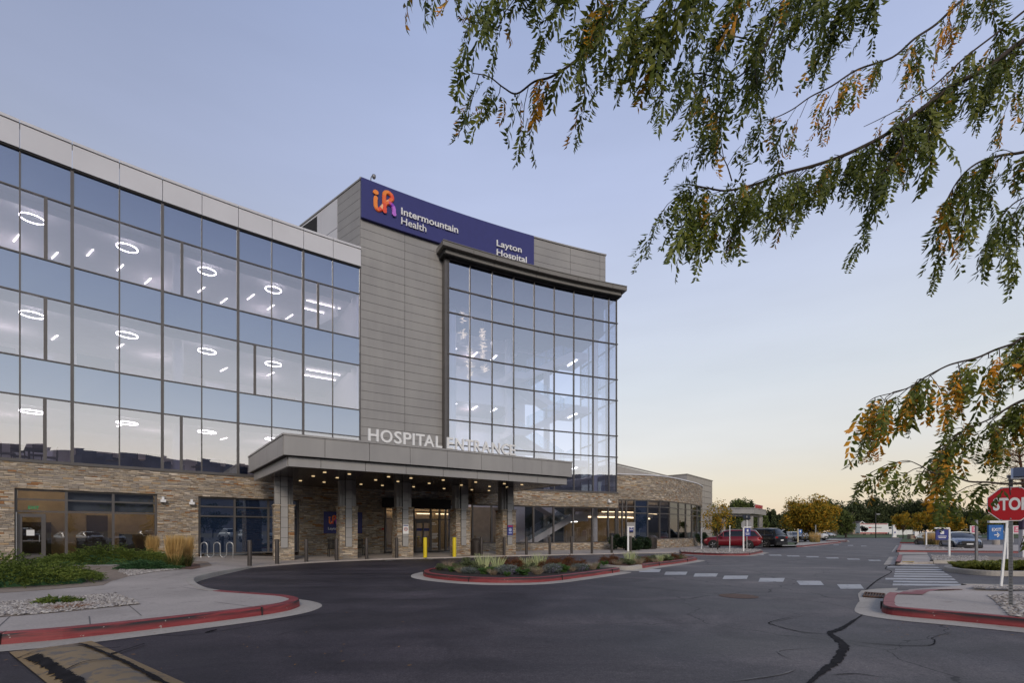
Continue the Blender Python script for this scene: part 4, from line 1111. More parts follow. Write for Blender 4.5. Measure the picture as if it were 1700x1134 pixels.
def storefront(cuts_s, z0, z1, trans, off, glass, wid=.05, door=None):
    f = MB()
    abox(f, arc, cuts_s[0], cuts_s[-1], off - .12, off + .03, z0, z0 + .07); abox(f, arc, cuts_s[0], cuts_s[-1], off - .12, off + .03, z1 - .07, z1)
    for s in cuts_s: abox(f, arc, s - wid, s + wid, off - .12, off + .04, z0, z1)
    for z in trans: abox(f, arc, cuts_s[0], cuts_s[-1], off - .1, off + .032, z - .035, z + .035)
    hb(f, 'storefront_frame', M['frame'])
    zz = [z0] + list(trans) + [z1]
    for i, (a, b) in enumerate(zip(cuts_s[:-1], cuts_s[1:])):
        for c, d in zip(zz[:-1], zz[1:]): pane(arc, a, b, c, d, off - .05, glass, 'storefront_window')
A = lambda x, o=0: arc.at(x, o)
storefront([A(26), A(110), A(188), A(259)], .16, 3.26, (2.30, 2.82), -.10, M['shop_glass'])
storefront([A(331), A(390), A(446), A(495)], .25, 3.23, (2.24, 2.74), -.10, M['blue_glass'])
storefront([A(785, TO)] + tnode[2:], .60, 3.31, (), TO - .08, M['shop_glass'])
mb = MB(); abox(mb, arc, A(112), A(256), -.42, -.38, 2.36, 3.2); hb(mb, 'transom_reflection', simple('transom_reflection', (.17, .19, .22), .8))  # blue-grey sheet standing in for sky reflected in the upper panes
# side door in the first window: frame, glass, pull handle
def part_arc(name, mat, *boxes):
    mb = MB()
    for b in boxes: abox(mb, arc, *b)
    return hb(mb, name, mat)
a, b = A(29), A(76)
dr_ = part_arc('door', M['frame'], (a, a + .14, -.09, .0, .17, 2.2), (b - .14, b, -.09, .0, .17, 2.2), (a, b, -.09, .0, .17, .42), (a, b, -.09, .0, 2.05, 2.2), (a + .14, b - .14, -.09, -.02, 1.0, 1.05))
mb = MB(); x, y = arc.pt(b - .2, .06); x2, y2 = arc.pt(b - .2, -.04); x += 9.3; x2 += 9.3; y -= 29.8; y2 -= 29.8
mb.tube([(x2, y2, .98), (x, y, .98), (x, y, 1.26), (x2, y2, 1.26)], .014, 6); mb.build('handle', M['steel'], dr_)
part_arc('downpipe', M['steel'], (A(26.6), A(28), .09, .14, .16, 2.25))
def text_mesh(body, name='letter'):
    cu = bpy.data.curves.new(name, 'FONT'); cu.body = body; cu.size = 1; cu.resolution_u = 3
    cu.extrude = 0; o = bpy.data.objects.new('tmp', cu); COL.objects.link(o)
    dg = bpy.context.evaluated_depsgraph_get(); dg.update()
    me = bpy.data.meshes.new_from_object(o.evaluated_get(dg)); bpy.data.objects.remove(o); bpy.data.curves.remove(cu); return me
def text_curve(body, bold=0.0, extrude=.05):
    cu = bpy.data.curves.new('t', 'FONT'); cu.body = body; cu.size = 1; cu.resolution_u = 4; cu.offset = bold; cu.extrude = extrude
    o = bpy.data.objects.new('tmp', cu); COL.objects.link(o)
    dg = bpy.context.evaluated_depsgraph_get(); dg.update()
    me = bpy.data.meshes.new_from_object(o.evaluated_get(dg)); bpy.data.objects.remove(o); bpy.data.curves.remove(cu)
    V = np.array([v.co[:] for v in me.vertices]); F = [tuple(p.vertices) for p in me.polygons]; bpy.data.meshes.remove(me); return V, F
def lettering(body, mapf, width, height, mat, name, parent, bold=0.0, depth=.05, loc0=(0, 0, 0), cap='H'):
    """flat text fitted to width x cap-height; mapf(u, v, d) -> world point"""
    V, F = text_curve(body, bold, .5); Vc, _ = text_curve(cap, bold, .5); hc = Vc[:, 1].max() - Vc[:, 1].min()
    w = V[:, 0].max() - V[:, 0].min(); u = (V[:, 0] - V[:, 0].min()) * width / w; v = (V[:, 1] - Vc[:, 1].min()) * height / hc; d = (V[:, 2] + .5) * depth
    P = [mapf(a, b, c) for a, b, c in zip(u, v, d)]
    P = [(p[0] - loc0[0], p[1] - loc0[1], p[2] - loc0[2]) for p in P]
    me = bpy.data.meshes.new(name); me.from_pydata(P, [], F); me.materials.append(mat); me.update()
    o = bpy.data.objects.new(name, me); COL.objects.link(o)
    if parent is not None: o.parent = parent
    return o
def line_map(p0, d, n, z):   # straight wall sign mapping: d = unit right, n = outward normal
    return lambda u, v, e: (p0[0] + d[0] * u + n[0] * e, p0[1] + d[1] * u + n[1] * e, z + v)
def arc_map(s0, off, z): return lambda u, v, e: (*arc.pt(s0 + u, off + e), z + v)
# exit sign inside, notice on the door
ex = lettering('EXIT', arc_map(A(46), -.6, 2.42), .34, .13, M['exit_green'], 'exit_sign', hosp, .02, .01, (-9.3, 29.8, 0))
part_arc('door_notice', M['white'], (A(43.5), A(57), -.15, -.14, 1.25, 1.5))

# --- main entrance
storefront([A(641), A(658), A(688)], .1, 3.28, (2.25, 2.75), -.12, M['shop_glass'])
storefront([A(688), A(716.5), A(731), A(741), A(756)], .1, 3.28, (2.25, 2.75), -.12, M['shop_glass'])
part_arc('door', M['frame'], *[(s0, s1, -.1, -.02, z0, z1) for s0, s1, z0, z1 in ((A(690), A(692), .1, 2.2), (A(702), A(704), .1, 2.2), (A(714), A(716.5), .1, 2.2), (A(690), A(716), .1, .4), (A(690), A(716), 1.0, 1.05), (A(690), A(716), 2.0, 2.22))])
part_arc('door_band', M['navy2'], (A(692), A(702), -.16, -.155, 1.48, 1.66), (A(704), A(714), -.16, -.155, 1.48, 1.66))
part_arc('decal', M['white'], *[(A(718.5), A(718.5) + w, -.14, -.135, z, z + .05) for w, z in ((.42, 1.28), (.36, 1.18), (.4, 1.08), (.3, .98), (.4, .62), (.34, .5), (.42, .38), (.3, 1.9), (.22, 2.0))])
part_arc('door_sticker', M['yellow'], (A(695.3), A(698), -.16, -.155, .95, 1.12))
part_arc('entrance_header', M['panel_dark'], (A(634), A(744), -.3, .5, 2.95, 3.55))
part_arc('fire_alarm', M['stopred'], (A(633), A(636.5), .09, .14, 1.55, 1.66))

# --- wall signs / little fittings (things of their own)
sx, sy = arc.pt(A(567), .1)
ws = empty('wall_sign', (sx, sy, 2), 'navy hospital sign with red and orange emblem on stone wall behind second pier', 'sign')
def own(mb, name, mat, root, smooth=False):
    l = root.location
    mb.v = [(p[0] - l[0], p[1] - l[1], p[2] - l[2]) for p in mb.v]; return mb.build(name, mat, root, smooth)
def emblem(mapf, hu, hv, root, d=.05):
    """the little i-and-h ribbon: round strokes shading from orange to violet"""
    def M_(u, v, e): q = mapf(u * hu, v * hv, e); return q
    def stroke(pts, cols, dz=0.0):
        P = smooth_poly(pts, 7); n = len(P); mb = MB(); r = .088
        L = []
        for i, p in enumerate(P):
            a = np.array(P[max(i - 1, 0)]); b = np.array(P[min(i + 1, n - 1)]); t = b - a; t /= np.hypot(*t) + 1e-9; nn = np.array((-t[1], t[0]))
            e = d * (.8 + .5 * i / n) + dz
            L.append([M_(*(p + nn * r), e * .4), M_(*(p + nn * r * .6), e), M_(*(p - nn * r * .6), e), M_(*(p - nn * r), e * .4), M_(*(p - nn * r), 0), M_(*(p + nn * r), 0)])
        mb.grid(L, close=True); k = len(mb.f)
        mb.m = [min(len(cols) - 1, int((i // 6) / max(1, (n - 1)) * len(cols))) for i in range(k)]
        for c, mi, e in ((P[0], 0, d * .8 + dz), (P[-1], len(cols) - 1, d * 1.3 + dz)):
            mb.face([M_(c[0] + r * cos(t), c[1] + r * sin(t), e * .95) for t in [2 * pi * i / 16 for i in range(16)]], mi)
        own(mb, 'emblem', [EM[c] for c in cols], root, False)
    stroke([(.13, .52), (.13, .25), (.17, .12), (.26, .08), (.37, .17), (.53, .40), (.70, .57), (.84, .72), (.82, .86), (.68, .935), (.55, .89), (.50, .76), (.50, .40), (.51, .09)], [0, 0, 1, 2, 3, 3, 1, 2, 1, 0, 0, 1, 2])
    stroke([(.51, .20), (.53, .36), (.62, .475), (.74, .50), (.86, .44), (.92, .30), (.92, .09)], [2, 1, 1, 4, 5, 6, 6], d * .3)
    mb = MB(); mb.face([M_(.13 + .115 * cos(t), .745 + .095 * sin(t), d) for t in [2 * pi * i / 18 for i in range(18)]]); mb.face([M_(.13 + .12 * cos(t), .745 + .10 * sin(t), d * .3) for t in [2 * pi * i / 18 for i in range(18)]])
    own(mb, 'emblem_dot', EM[0], root)
EM = [simple('emblem_%d' % i, c, .4, var=.04) for i, c in enumerate([(.95, .28, .04), (.90, .17, .04), (.85, .09, .04), (.98, .55, .30), (.60, .07, .25), (.28, .05, .55), (.55, .18, .72)])]
s0, s1 = A(537.3, .1), A(601, .1)
mb = MB(); abox(mb, arc, s0, s1, .09, .14, 1.33, 2.62); own(mb, 'sign_panel', M['navy'], ws)
emblem(arc_map(s0 + .26, .142, 1.88), .50, .52, ws, .015)
for t, u, z, w, h in (('Intermountain', .80, 2.12, 1.18, .11), ('Health', .80, 1.93, .5, .11), ('Layton Hospital', .24, 1.55, 1.45, .14)):
    lettering(t, arc_map(s0 + u, .142, z), w, h, M['letter'], 'lettering', ws, .012, .01, (sx, sy, 2))

# rooftop sign
RO = .22
s0, s1 = A(600.5, RO), A(886.5, RO)
rx, ry = arc.pt((s0 + s1) / 2, RO)
rs = empty('rooftop_sign', (rx, ry, 21.9), 'long navy panel high on the metal block with emblem and white lettering', 'sign')
mb = MB(); abox(mb, arc, S_M + .0, s1, .02, RO, 20.72, 23.16); own(mb, 'sign_panel', M['navy'], rs)
def zpx(px, py, off): s = A(px, off); return s, HZ(py, arc.pt(s, off)[1])
se, ze0 = zpx(620, 352, RO); _, ze1 = zpx(641, 318.5, RO)
emblem(arc_map(A(618.3, RO), RO + .01, 21.38), (A(657, RO) - A(618.3, RO)) / 1.01, 1.50, rs, .09)
sI, zI0 = zpx(665.5, 357, RO); _, zI1 = zpx(665.5, 345.3, RO); sE, _ = zpx(759.8, 380, RO)
lettering('Intermountain', arc_map(sI, RO + .02, zI0), sE - sI, zI1 - zI0, M['letter'], 'lettering', rs, .012, .08, (rx, ry, 21.9))
sH, zH0 = zpx(665.5, 372.7, RO); _, zH1 = zpx(665.5, 361.2, RO); sHe, _ = zpx(707, 380, RO)
lettering('Health', arc_map(sH, RO + .02, zH0), sHe - sH, zH1 - zH0, M['letter'], 'lettering', rs, .004, .08, (rx, ry, 21.9))
sL, zL0 = zpx(823.8, 409, RO); _, zL1 = zpx(823.8, 399, RO); sLe, _ = zpx(865.3, 380, RO)
lettering('Layton', arc_map(sL, RO + .02, zL0), sLe - sL, zL1 - zL0, M['letter'], 'lettering', rs, .012, .08, (rx, ry, 21.9))
sL, zL0 = zpx(823.8, 424, RO); sLe, _ = zpx(873.6, 380, RO)
lettering('Hospital', arc_map(sL, RO + .02, zL0), sLe - sL, zL1 - zpx(823.8, 409, RO)[1], M['letter'], 'lettering', rs, .012, .08, (rx, ry, 21.9))
# rooftop camera
x, y = arc.pt(A(618), -.3)
rc = empty('security_camera', (x, y, 23.2), 'small dome security camera on a bent pole above the navy roof sign', 'camera')
mb = MB(); mb.tube([(0, 0, 0), (0, 0, .45), (.05, -.02, .58), (.2, -.08, .62)], .03, 6); mb.build('pole', M['galv'], rc)
mb = MB(); mb.lathe([(.04, .10), (.12, .04), (.12, -.08), (.08, -.16), (.02, -.18)], (.22, -.09, .56), 12); mb.build('dome', M['galv'], rc, True)
# wall cameras
for px, py, lab in ((270.5, 832, 'white box camera on the stone wall beside the door window'), (318, 836, 'white box camera nearer the blue window corner'), (1010, 833.5, 'white camera on stone band under the glass tower corner')):
    off = .1 if px < 900 else TO + .1
    s, z = zpx(px, py, off); x, y = arc.pt(s, off); k = 1.0 if px < 900 else 1.1
    wc = empty('wall_camera', (x, y, z), lab, 'camera'); a = arc.ang(s)
    mb = MB(); mb.box(-.05, .05, -.10, .0, .02, .20, 0, (0, 0, a)); mb.build('bracket', M['white'], wc)
    mb = MB(); mb.box(-.11, .11, -.24, -.02, -.07, .06, 0, (0, 0, a)); mb.build('housing', M['white'], wc)

# furniture behind the lower glass
def armchair(s, o, rz, mat, lab, z=4.4):
    x, y = arc.pt(s, o); t = empty('armchair', (x, y, z), lab, 'armchair', rz=arc.ang(s) + rz)
    mb = MB(); mb.box(-.36, .36, -.34, .34, .18, .44); mb.build('seat', mat, t)
    mb = MB(); mb.box(-.38, .38, .28, .42, .2, 1.02); mb.build('backrest', mat, t)
    mb = MB(); mb.box(-.46, -.36, -.34, .40, .15, .66); mb.box(.36, .46, -.34, .40, .15, .66); mb.build('armrest', mat, t)
    mb = MB()
    for sx_ in (-.32, .32):
        for sy_ in (-.28, .3): mb.box(sx_ - .02, sx_ + .02, sy_ - .02, sy_ + .02, 0, .18)
    mb.build('base', M['int_dark'], t)
for i, (px, o, rz, lab) in enumerate(((150, -1.3, .4, 'navy lounge armchair behind the glass right of the first mullions'), (207, -1.2, -.5, 'navy high backed armchair left of the small side table'), (222, -1.5, .9, 'teal blue armchair right of the small side table'), (262, -1.3, .3, 'blue armchair behind glass above the wall cameras'), (345, -1.3, .2, 'dark armchair behind glass left of the low table'), (358, -2.0, 2.6, 'navy armchair seen from behind beside canopy'), (392, -1.4, .3, 'grey blue armchair behind glass at the canopy edge'))):
    armchair(arc.at(px, o), o, rz, M['chairblue'], lab)
def cafe_table(px, o, lab, w=.5, h=.74):
    x, y = arc.pt(arc.at(px, o), o); t = empty('table', (x, y, 4.4), lab, 'table')
    mb = MB(); mb.lathe([(w, h - .04), (w, h)], (0, 0, 0), 18); mb.build('tabletop', M['int_dark'], t)
    mb = MB(); mb.lathe([(.04, .03), (.04, h - .04)], (0, 0, 0), 8); mb.lathe([(.26, 0), (.26, .03)], (0, 0, 0), 12); mb.build('pedestal', M['int_dark'], t)
cafe_table(48, -1.4, 'dark round dining table behind the leftmost lower glass', .6); cafe_table(190, -1.2, 'small low dark table between two armchairs', .35, .5); cafe_table(330, -1.2, 'small low table behind glass near the canopy', .35, .5)
for px, o, rz, lab in ((12, -1.2, 1.5, 'brown dining chair at the far left of the table'), (33, -2.0, 2.9, 'brown dining chair behind the round table'), (62, -1.0, -.3, 'brown dining chair in front of the round table'), (84, -1.6, -1.5, 'brown dining chair at the right of the table')):
    x, y = arc.pt(arc.at(px, o), o); t = empty('dining_chair', (x, y, 4.4), lab, 'chair', rz=arc.ang(2) + rz)
    mb = MB(); mb.box(-.24, .24, -.24, .24, .42, .48); mb.build('seat', M['chairbrown'], t)
    mb = MB(); mb.box(-.22, .22, .21, .25, .6, .95); mb.box(-.24, -.2, .2, .25, .46, .95); mb.box(.2, .24, .2, .25, .46, .95); mb.build('backrest', M['chairbrown'], t)
    for a, b in ((-1, -1), (1, -1), (-1, 1), (1, 1)):
        mb = MB(); mb.tube([(a * .21, b * .21, .42), (a * .24, b * .25, 0)], .017, 5); mb.build('leg', M['int_dark'], t)

# ================================================================== ENTRANCE CANOPY
ZS, ZM, ZT = 4.03, 4.45, 5.30
th = R_(32.3); cd = np.array((cos(th), sin(th))); cnn = np.array((-sin(th), cos(th)))
Cfl = np.array((-8.96, 18.96)); Cfr = Cfl + cd * 14.53
can = empty('entrance_canopy', (*Cfl, 0), 'wide taupe metal entrance canopy on five stone and metal piers', 'canopy')
Cbl = np.array((-13.54, 24.84)); Cbr = Cfr + cnn * 8.2; Cbm = np.array((-11.9, 28.0))
seams = [0] + [1.55 + 1.82 * k for k in range(7)] + [14.53]
up, lo2, cop = MB(), MB(), MB()
def cbox(mb, a, b, o0, o1, z0, z1):   # along the front: from a to b, depth o0..o1 behind the front line
    P = [Cfl + cd * a + cnn * o0, Cfl + cd * b + cnn * o0, Cfl + cd * b + cnn * o1, Cfl + cd * a + cnn * o1]; mb.prism([tuple(p) for p in P], z0, z1)
for a, b in zip(seams[:-1], seams[1:]):
    cbox(up, a + .009, b - .009, 0, .08, ZM, ZT - .09)
    a2 = max(a - .12, .2) if a else .2; b2 = min(b - .12, 14.33) if b < 14.5 else 14.33
    cbox(lo2, a2 + .009, b2 - .009, .20, .28, ZS, ZM - .03)
cbox(cop, -.02, 14.55, -.03, .3, ZT - .075, ZT)
# left side
L = np.hypot(*(Cbl - Cfl)); ld = (Cbl - Cfl) / L; ln = np.array((-ld[1], ld[0]))   # points left/outwards
if np.dot(ln, cd) > 0: ln = -ln
def lbox(mb, a, b, o0, o1, z0, z1):
    P = [Cfl + ld * a - ln * o0, Cfl + ld * b - ln * o0, Cfl + ld * b - ln * o1, Cfl + ld * a - ln * o1]; mb.prism([tuple(p) for p in P][::-1], z0, z1)
ls = [.08, 1.0, 3.1, 5.2, L]
for a, b in zip(ls[:-1], ls[1:]):
    lbox(up, a + .009, b - .009, 0, .08, ZM, ZT - .09); lbox(lo2, max(a, .28) + .009, min(b, L - .3) - .009, .20, .28, ZS, ZM - .03)
lbox(cop, .05, L, -.03, .3, ZT - .075, ZT)
# right side
def rbox(mb, a, b, o0, o1, z0, z1):
    P = [Cfr + cnn * a - cd * o0, Cfr + cnn * b - cd * o0, Cfr + cnn * b - cd * o1, Cfr + cnn * a - cd * o1]; mb.prism([tuple(p) for p in P], z0, z1)
rbox(up, .08, 7.6, 0, .08, ZM, ZT - .09); rbox(lo2, .28, 7.6, .20, .28, ZS, ZM - .03); rbox(cop, .05, 7.6, -.03, .3, ZT - .075, ZT)
up.v = up.v; 
own(up, 'fascia', M['panel'], can); own(lo2, 'fascia', M['panel'], can); own(cop, 'roof_coping', M['panel'], can)
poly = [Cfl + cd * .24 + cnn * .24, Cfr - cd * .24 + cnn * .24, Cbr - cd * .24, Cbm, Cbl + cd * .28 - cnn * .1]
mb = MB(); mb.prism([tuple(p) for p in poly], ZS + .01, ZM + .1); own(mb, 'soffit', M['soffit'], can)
poly = [Cfl + cd * .06 + cnn * .06, Cfr - cd * .06 + cnn * .06, Cbr - cd * .06, Cbm, Cbl + cd * .06]
mb = MB(); mb.prism([tuple(p) for p in poly], ZM - .02, ZT - .1); own(mb, 'roof_deck', M['panel_dark'], can)
def to_soffit(zx, zy, sc_, ox, oy): return ox + zx / sc_, oy + zy / sc_
dl = [to_soffit(x, y, 7.086, 400, 700) for x, y in ((985, 600), (850, 645), (1133, 664), (1275, 621), (700, 699), (978, 716), (1413, 741))]
dl += [to_soffit(x, y, 7.09, 600, 700) for x, y in ((320, 653), (168, 691), (430, 708), (247, 755), (583, 669), (798, 730), (963, 692), (615, 771), (973, 792), (1177, 751), (1345, 716), (1300, 806))]
dl += [to_soffit(x, y, 7.09, 780, 740) for x, y in ((232, 483), (225, 532), (406, 451), (440, 492), (613, 462))]
M['lamp_can'] = emis('canopy_lamp', (1, .72, .38), 1.05)
for px, py in dl:
    Z = FPX * (ZS - E_EYE) / (HOR - py); x, y = GZ(px, Z)
    mb = MB(); mb.lathe([(.072, ZS - .012), (.072, ZS + .008)], (x, y, 0), 12); own(mb, 'downlight', M['lamp_can'], can)
# piers
cth = R_(30); cdir = np.array((cos(cth), sin(cth))); cin = np.array((-sin(cth), cos(cth)))
PIER = []
for i, (px, py) in enumerate(((472, 930.8), (579, 928.0), (673, 926.0), (769.5, 923.6), (846, 922.0))):
    p = np.array(G(px, py, .06)) + cin * .46
    PIER.append(p); F = (p[0], p[1], cth); hw = .44
    pr = MB(); st_ = MB(); cap_ = MB()
    st_.box(-hw, hw, -hw, hw, 0, 2.66, 0, F)
    rr = random.Random(i)
    for k in range(34):       # a few stones stand proud of the face
        z = .05 + rr.random() * 2.5; h = .05 + .04 * rr.random(); w = .1 + .12 * rr.random(); c = (rr.random() - .5) * 2 * (hw - w)
        if rr.random() < .5: st_.box(c - w, c + w, -hw - .008 - .015 * rr.random(), -hw + .01, z, z + h, 0, F)
        else: st_.box(-hw - .008 - .015 * rr.random(), -hw + .01, c - w, c + w, z, z + h, 0, F)
    for q in (st_,):
        q.v = [(a - can.location[0], b - can.location[1], c) for a, b, c in q.v]
    so = st_.build('pier', M['stone'], can)
    cap_.box(-hw - .04, hw + .04, -hw - .04, hw + .04, 2.66, 2.73, 0, F)
    cap_.v = [(a - can.location[0], b - can.location[1], c) for a, b, c in cap_.v]; cap_.build('cap_stone', M['stone'], so)
    for z0, z1 in ((2.735, 3.28), (3.295, 3.84), (3.855, ZS)):
        pr.box(-.40, .40, -.24, .24, z0, z1, 0, F); pr.box(-.25, .25, -.39, .39, z0 + .001, z1 - .001, 0, F)
    for k in range(7):
        z0 = .66 + .485 * k; pr.box(-.15, .15, -hw - .07, -hw + .1, z0, min(z0 + .47, ZS), 0, F)
    pr.box(-.17, .17, -hw - .02, -.2, .7, ZS, 1, F)
    pr.v = [(a - can.location[0], b - can.location[1], c) for a, b, c in pr.v]
    pr.build('column', [M['panel'], M['panel_dark']], can)
# pier signs
def pier_plate(i, z, w, h, mat, lab, txt=None, tcol=None):
    p = PIER[i] - cin * (.44 + .075); t = empty('pier_sign', (p[0], p[1], z), lab, 'sign')
    mb = MB(); mb.box(-w / 2, w / 2, -.02, 0, -h / 2, h / 2, 0, (0, 0, cth)); mb.build('sign_panel', mat, t); return t, p
t, p = pier_plate(2, 1.56, .30, .50, M['white'], 'white no smoking notice with red ring on the third pier')
mb = MB()
for k in range(20):
    a0, a1 = 2 * pi * k / 20, 2 * pi * (k + 1) / 20
    mb.face([(q * cos(a) * cos(cth) + .024 * sin(cth), q * cos(a) * sin(cth) - .024 * cos(cth), .0 + q * sin(a)) for q, a in ((.075, a0), (.10, a0), (.10, a1), (.075, a1))])
mb.build('red_ring', M['stopred'], t)
mb = MB(); mb.box(-.06, .06, -.026, -.02, -.02, .02, 0, (0, 0, cth)); mb.build('cigarette_mark', M['black'], t)
mb = MB(); mb.box(-.13, .13, -.026, -.02, .17, .22, 0, (0, 0, cth)); mb.build('heading_band', M['navy2'], t)
t, p = pier_plate(4, 1.52, .36, .60, M['navy2'], 'navy notice with pale round emblem on the fifth pier')
mb = MB(); mb.box(-.16, .16, -.026, -.02, .2, .26, 0, (0, 0, cth)); mb.build('red_band', M['stopred'], t)
mb = MB(); mb.lathe([(.0, -.027), (.10, -.027), (.10, -.02)], (0, 0, .02), 16, axis='y'); mb.box(-.1, .1, -.026, -.02, -.2, -.12); mb.build('pale_mark', simple('pale_blue', (.35, .4, .6), .5), t).rotation_euler = (0, 0, cth)

# letters along the canopy edge
es = empty('entrance_lettering', (*Cfl, ZT), 'tall white letters reading HOSPITAL ENTRANCE standing on the canopy edge', 'sign')
def t_at(px):
    k = (px - 850) / FPX; q = Cfl + cnn * .06; return (k * q[1] - q[0]) / (cd[0] - k * cd[1])
LET = [('H', 610.6, 627.8), ('O', 631, 650.7), ('S', 653.5, 666), ('P', 668.7, 682), ('I', 684, 687.5), ('T', 689.5, 704), ('A', 703, 720), ('L', 722.5, 733),
       ('E', 741, 751.7), ('N', 755, 769), ('T', 771.3, 784.5), ('R', 786, 797.5), ('A', 798.5, 813), ('N', 815.5, 829), ('C', 831.3, 844.5), ('E', 845, 854.5)]
for ch, x0, x1 in LET:
    t0_, t1_ = t_at(x0), t_at(x1); q = Cfl + cnn * .06 + cd * t0_
    lettering(ch, line_map(q, cd, -cnn, ZT + .02), t1_ - t0_, .54, M['letter'], 'letter', es, .018, .09, (*Cfl, ZT))
mb = MB(); t0_, t1_ = t_at(610), t_at(856); q0 = Cfl + cd * t0_ + cnn * .02; q1 = Cfl + cd * t1_ + cnn * .02
mb.prism([tuple(q0), tuple(q1), tuple(q1 + cnn * .1), tuple(q0 + cnn * .1)], ZT + .001, ZT + .022); own(mb, 'base_rail', M['panel'], es)

# ================================================================== LOW CURVED WING AND THE BLOCK BEHIND
lw_ = empty('curved_wing', (8.4, 38.7, 0), 'low stone faced wing with bowed front and tall storefront glass', 'building')
pw = [(7.6, 38.35), (8.4, 38.72), (11.35, 39.6), (13.1, 40.8), (15.5, 43.5), (18.0, 46.8), (19.9, 50.6), (20.6, 54.5), (20.7, 58)]
W2 = Path(smooth_poly(pw, 10)); SE = W2.at(1168.5, 0, 0, W2.L - 4)
for q_ in ((-.1, .82), (4.03, 6.02)):
    mb = MB(); abox(mb, W2, 0, W2.L, -.35, 0, *q_); own(mb, 'stone_wall', M['stone'], lw_)
mb = MB(); abox(mb, W2, 0, W2.L, -.5, .06, 6.03, 6.12); own(mb, 'roof_coping', M['parapet'], lw_)
cxs = [1026, 1033.3, 1040, 1054, 1075.3, 1095.5, 1112, 1127, 1139, 1149, 1157.5, 1163.5, 1167.3]
cs = [W2.at(x, -.05, 0, W2.L - 4) for x in cxs] + [W2.L]
mb = MB()
for s in cs: abox(mb, W2, s - .05, s + .05, -.2, -.04, .82, 4.03)
for z in (.86, 2.95, 3.48, 3.99): abox(mb, W2, 0, W2.L, -.18, -.06, z - .035, z + .035)
own(mb, 'storefront_frame', M['frame'], lw_)
for i, (a, b) in enumerate(zip(cs[:-1], cs[1:])):
    for z0, z1 in ((.86, 2.95), (2.95, 3.48), (3.48, 4.0)):
        mb = MB(); mb.face([(*W2.pt(a, -.1), z0), (*W2.pt(b, -.1), z0), (*W2.pt(b, -.1), z1), (*W2.pt(a, -.1), z1)]); own(mb, 'window', M['blue_glass'] if i == 3 else M['shop_glass'], lw_)
mb = MB(); abox(mb, W2, cs[2], cs[3], -.04, .02, .85, 2.2); own(mb, 'metal_door', M['panel'], lw_)
inner = [W2.pt(W2.L * i / 24, -.4) for i in range(25)]
mb = MB(); mb.prism(inner + [(8, 62), (4, 44)], 4.1, 4.3); mb.prism(inner + [(8, 62), (4, 44)], 5.9, 6.0); own(mb, 'roof', M['int_white'], lw_)
mb = MB(); mb.prism(inner + [(8, 62), (4, 44)], .02, .12); own(mb, 'floor', M['int_floor'], lw_)
mb = MB(); abox(mb, W2, 0, W2.L, -6.2, -6.0, .1, 4.1); own(mb, 'partition', M['int_tan'], lw_)
mb = MB(); abox(mb, W2, .3, 13.2, -4.6, -4.5, 2.7, 2.82); abox(mb, W2, 1.3, 12.2, -3.6, -3.5, 3.15, 3.22); own(mb, 'strip_light', M['lamp_room'], lw_)
mb = MB(); abox(mb, W2, .3, 14, -4.9, -4.4, 2.83, 3.2); own(mb, 'bulkhead', M['int_white'], lw_)
mb = MB(); r = random.Random(4)
for k in range(12): s = 1 + r.random() * 12; o = -2.2 - 1.5 * r.random(); abox(mb, W2, s, s + .3 + .5 * r.random(), o - .4, o, .12, .9 + .5 * r.random())
own(mb, 'seating', M['int_dark'], lw_)
bb_ = empty('metal_block', (19.9, 55, 0), 'tall beige panelled block rising behind the curved stone wing', 'building')
def facade(mb, a, b, z0, z1, rh, cw, gap=.04):
    a = np.array(a); b = np.array(b); L = np.hypot(*(b - a)); d = (b - a) / L; n = np.array((d[1], -d[0])); nn = max(1, round(L / cw)); z = z1
    while z > z0 + .1:
        zl = max(z - rh, z0)
        for i in range(nn):
            p = a + d * (L * i / nn + gap / 2); q = a + d * (L * (i + 1) / nn - gap / 2)
            mb.prism([tuple(p), tuple(q), tuple(q - n * .08), tuple(p - n * .08)][::1], zl + gap, z)
        z -= rh
fb = MB(); facade(fb, (19.9, 55), (25.8, 62.3), 0, 7.95, .75, 3.2); own(fb, 'metal_wall', M['panel_warm'], bb_); fb = MB(); facade(fb, (9.4, 45.7), (18.2, 56.7), 3, 7.85, 1.15, 2.6)
own(fb, 'metal_wall', M['panel_warm'], bb_)
fb = MB(); facade(fb, (18.2, 56.7), (19.9, 55), 3, 7.95, 1.0, 2.4, .03); own(fb, 'metal_wall', M['panel'], bb_)
mb = MB(); mb.prism([(9.45, 45.9), (18.25, 56.85), (19.95, 55.15), (25.75, 62.4), (12, 76), (-4, 56)], 0, 7.8); own(mb, 'wall_backing', M['panel_dark'], bb_)
mb = MB(); mb.prism([(9.3, 45.65), (18.2, 56.6), (19.9, 54.9), (25.9, 62.3), (25.7, 62.5), (19.85, 55.3), (18.2, 56.9), (9.2, 45.9)], 7.96, 8.06); own(mb, 'roof_coping', M['panel_warm'], bb_)

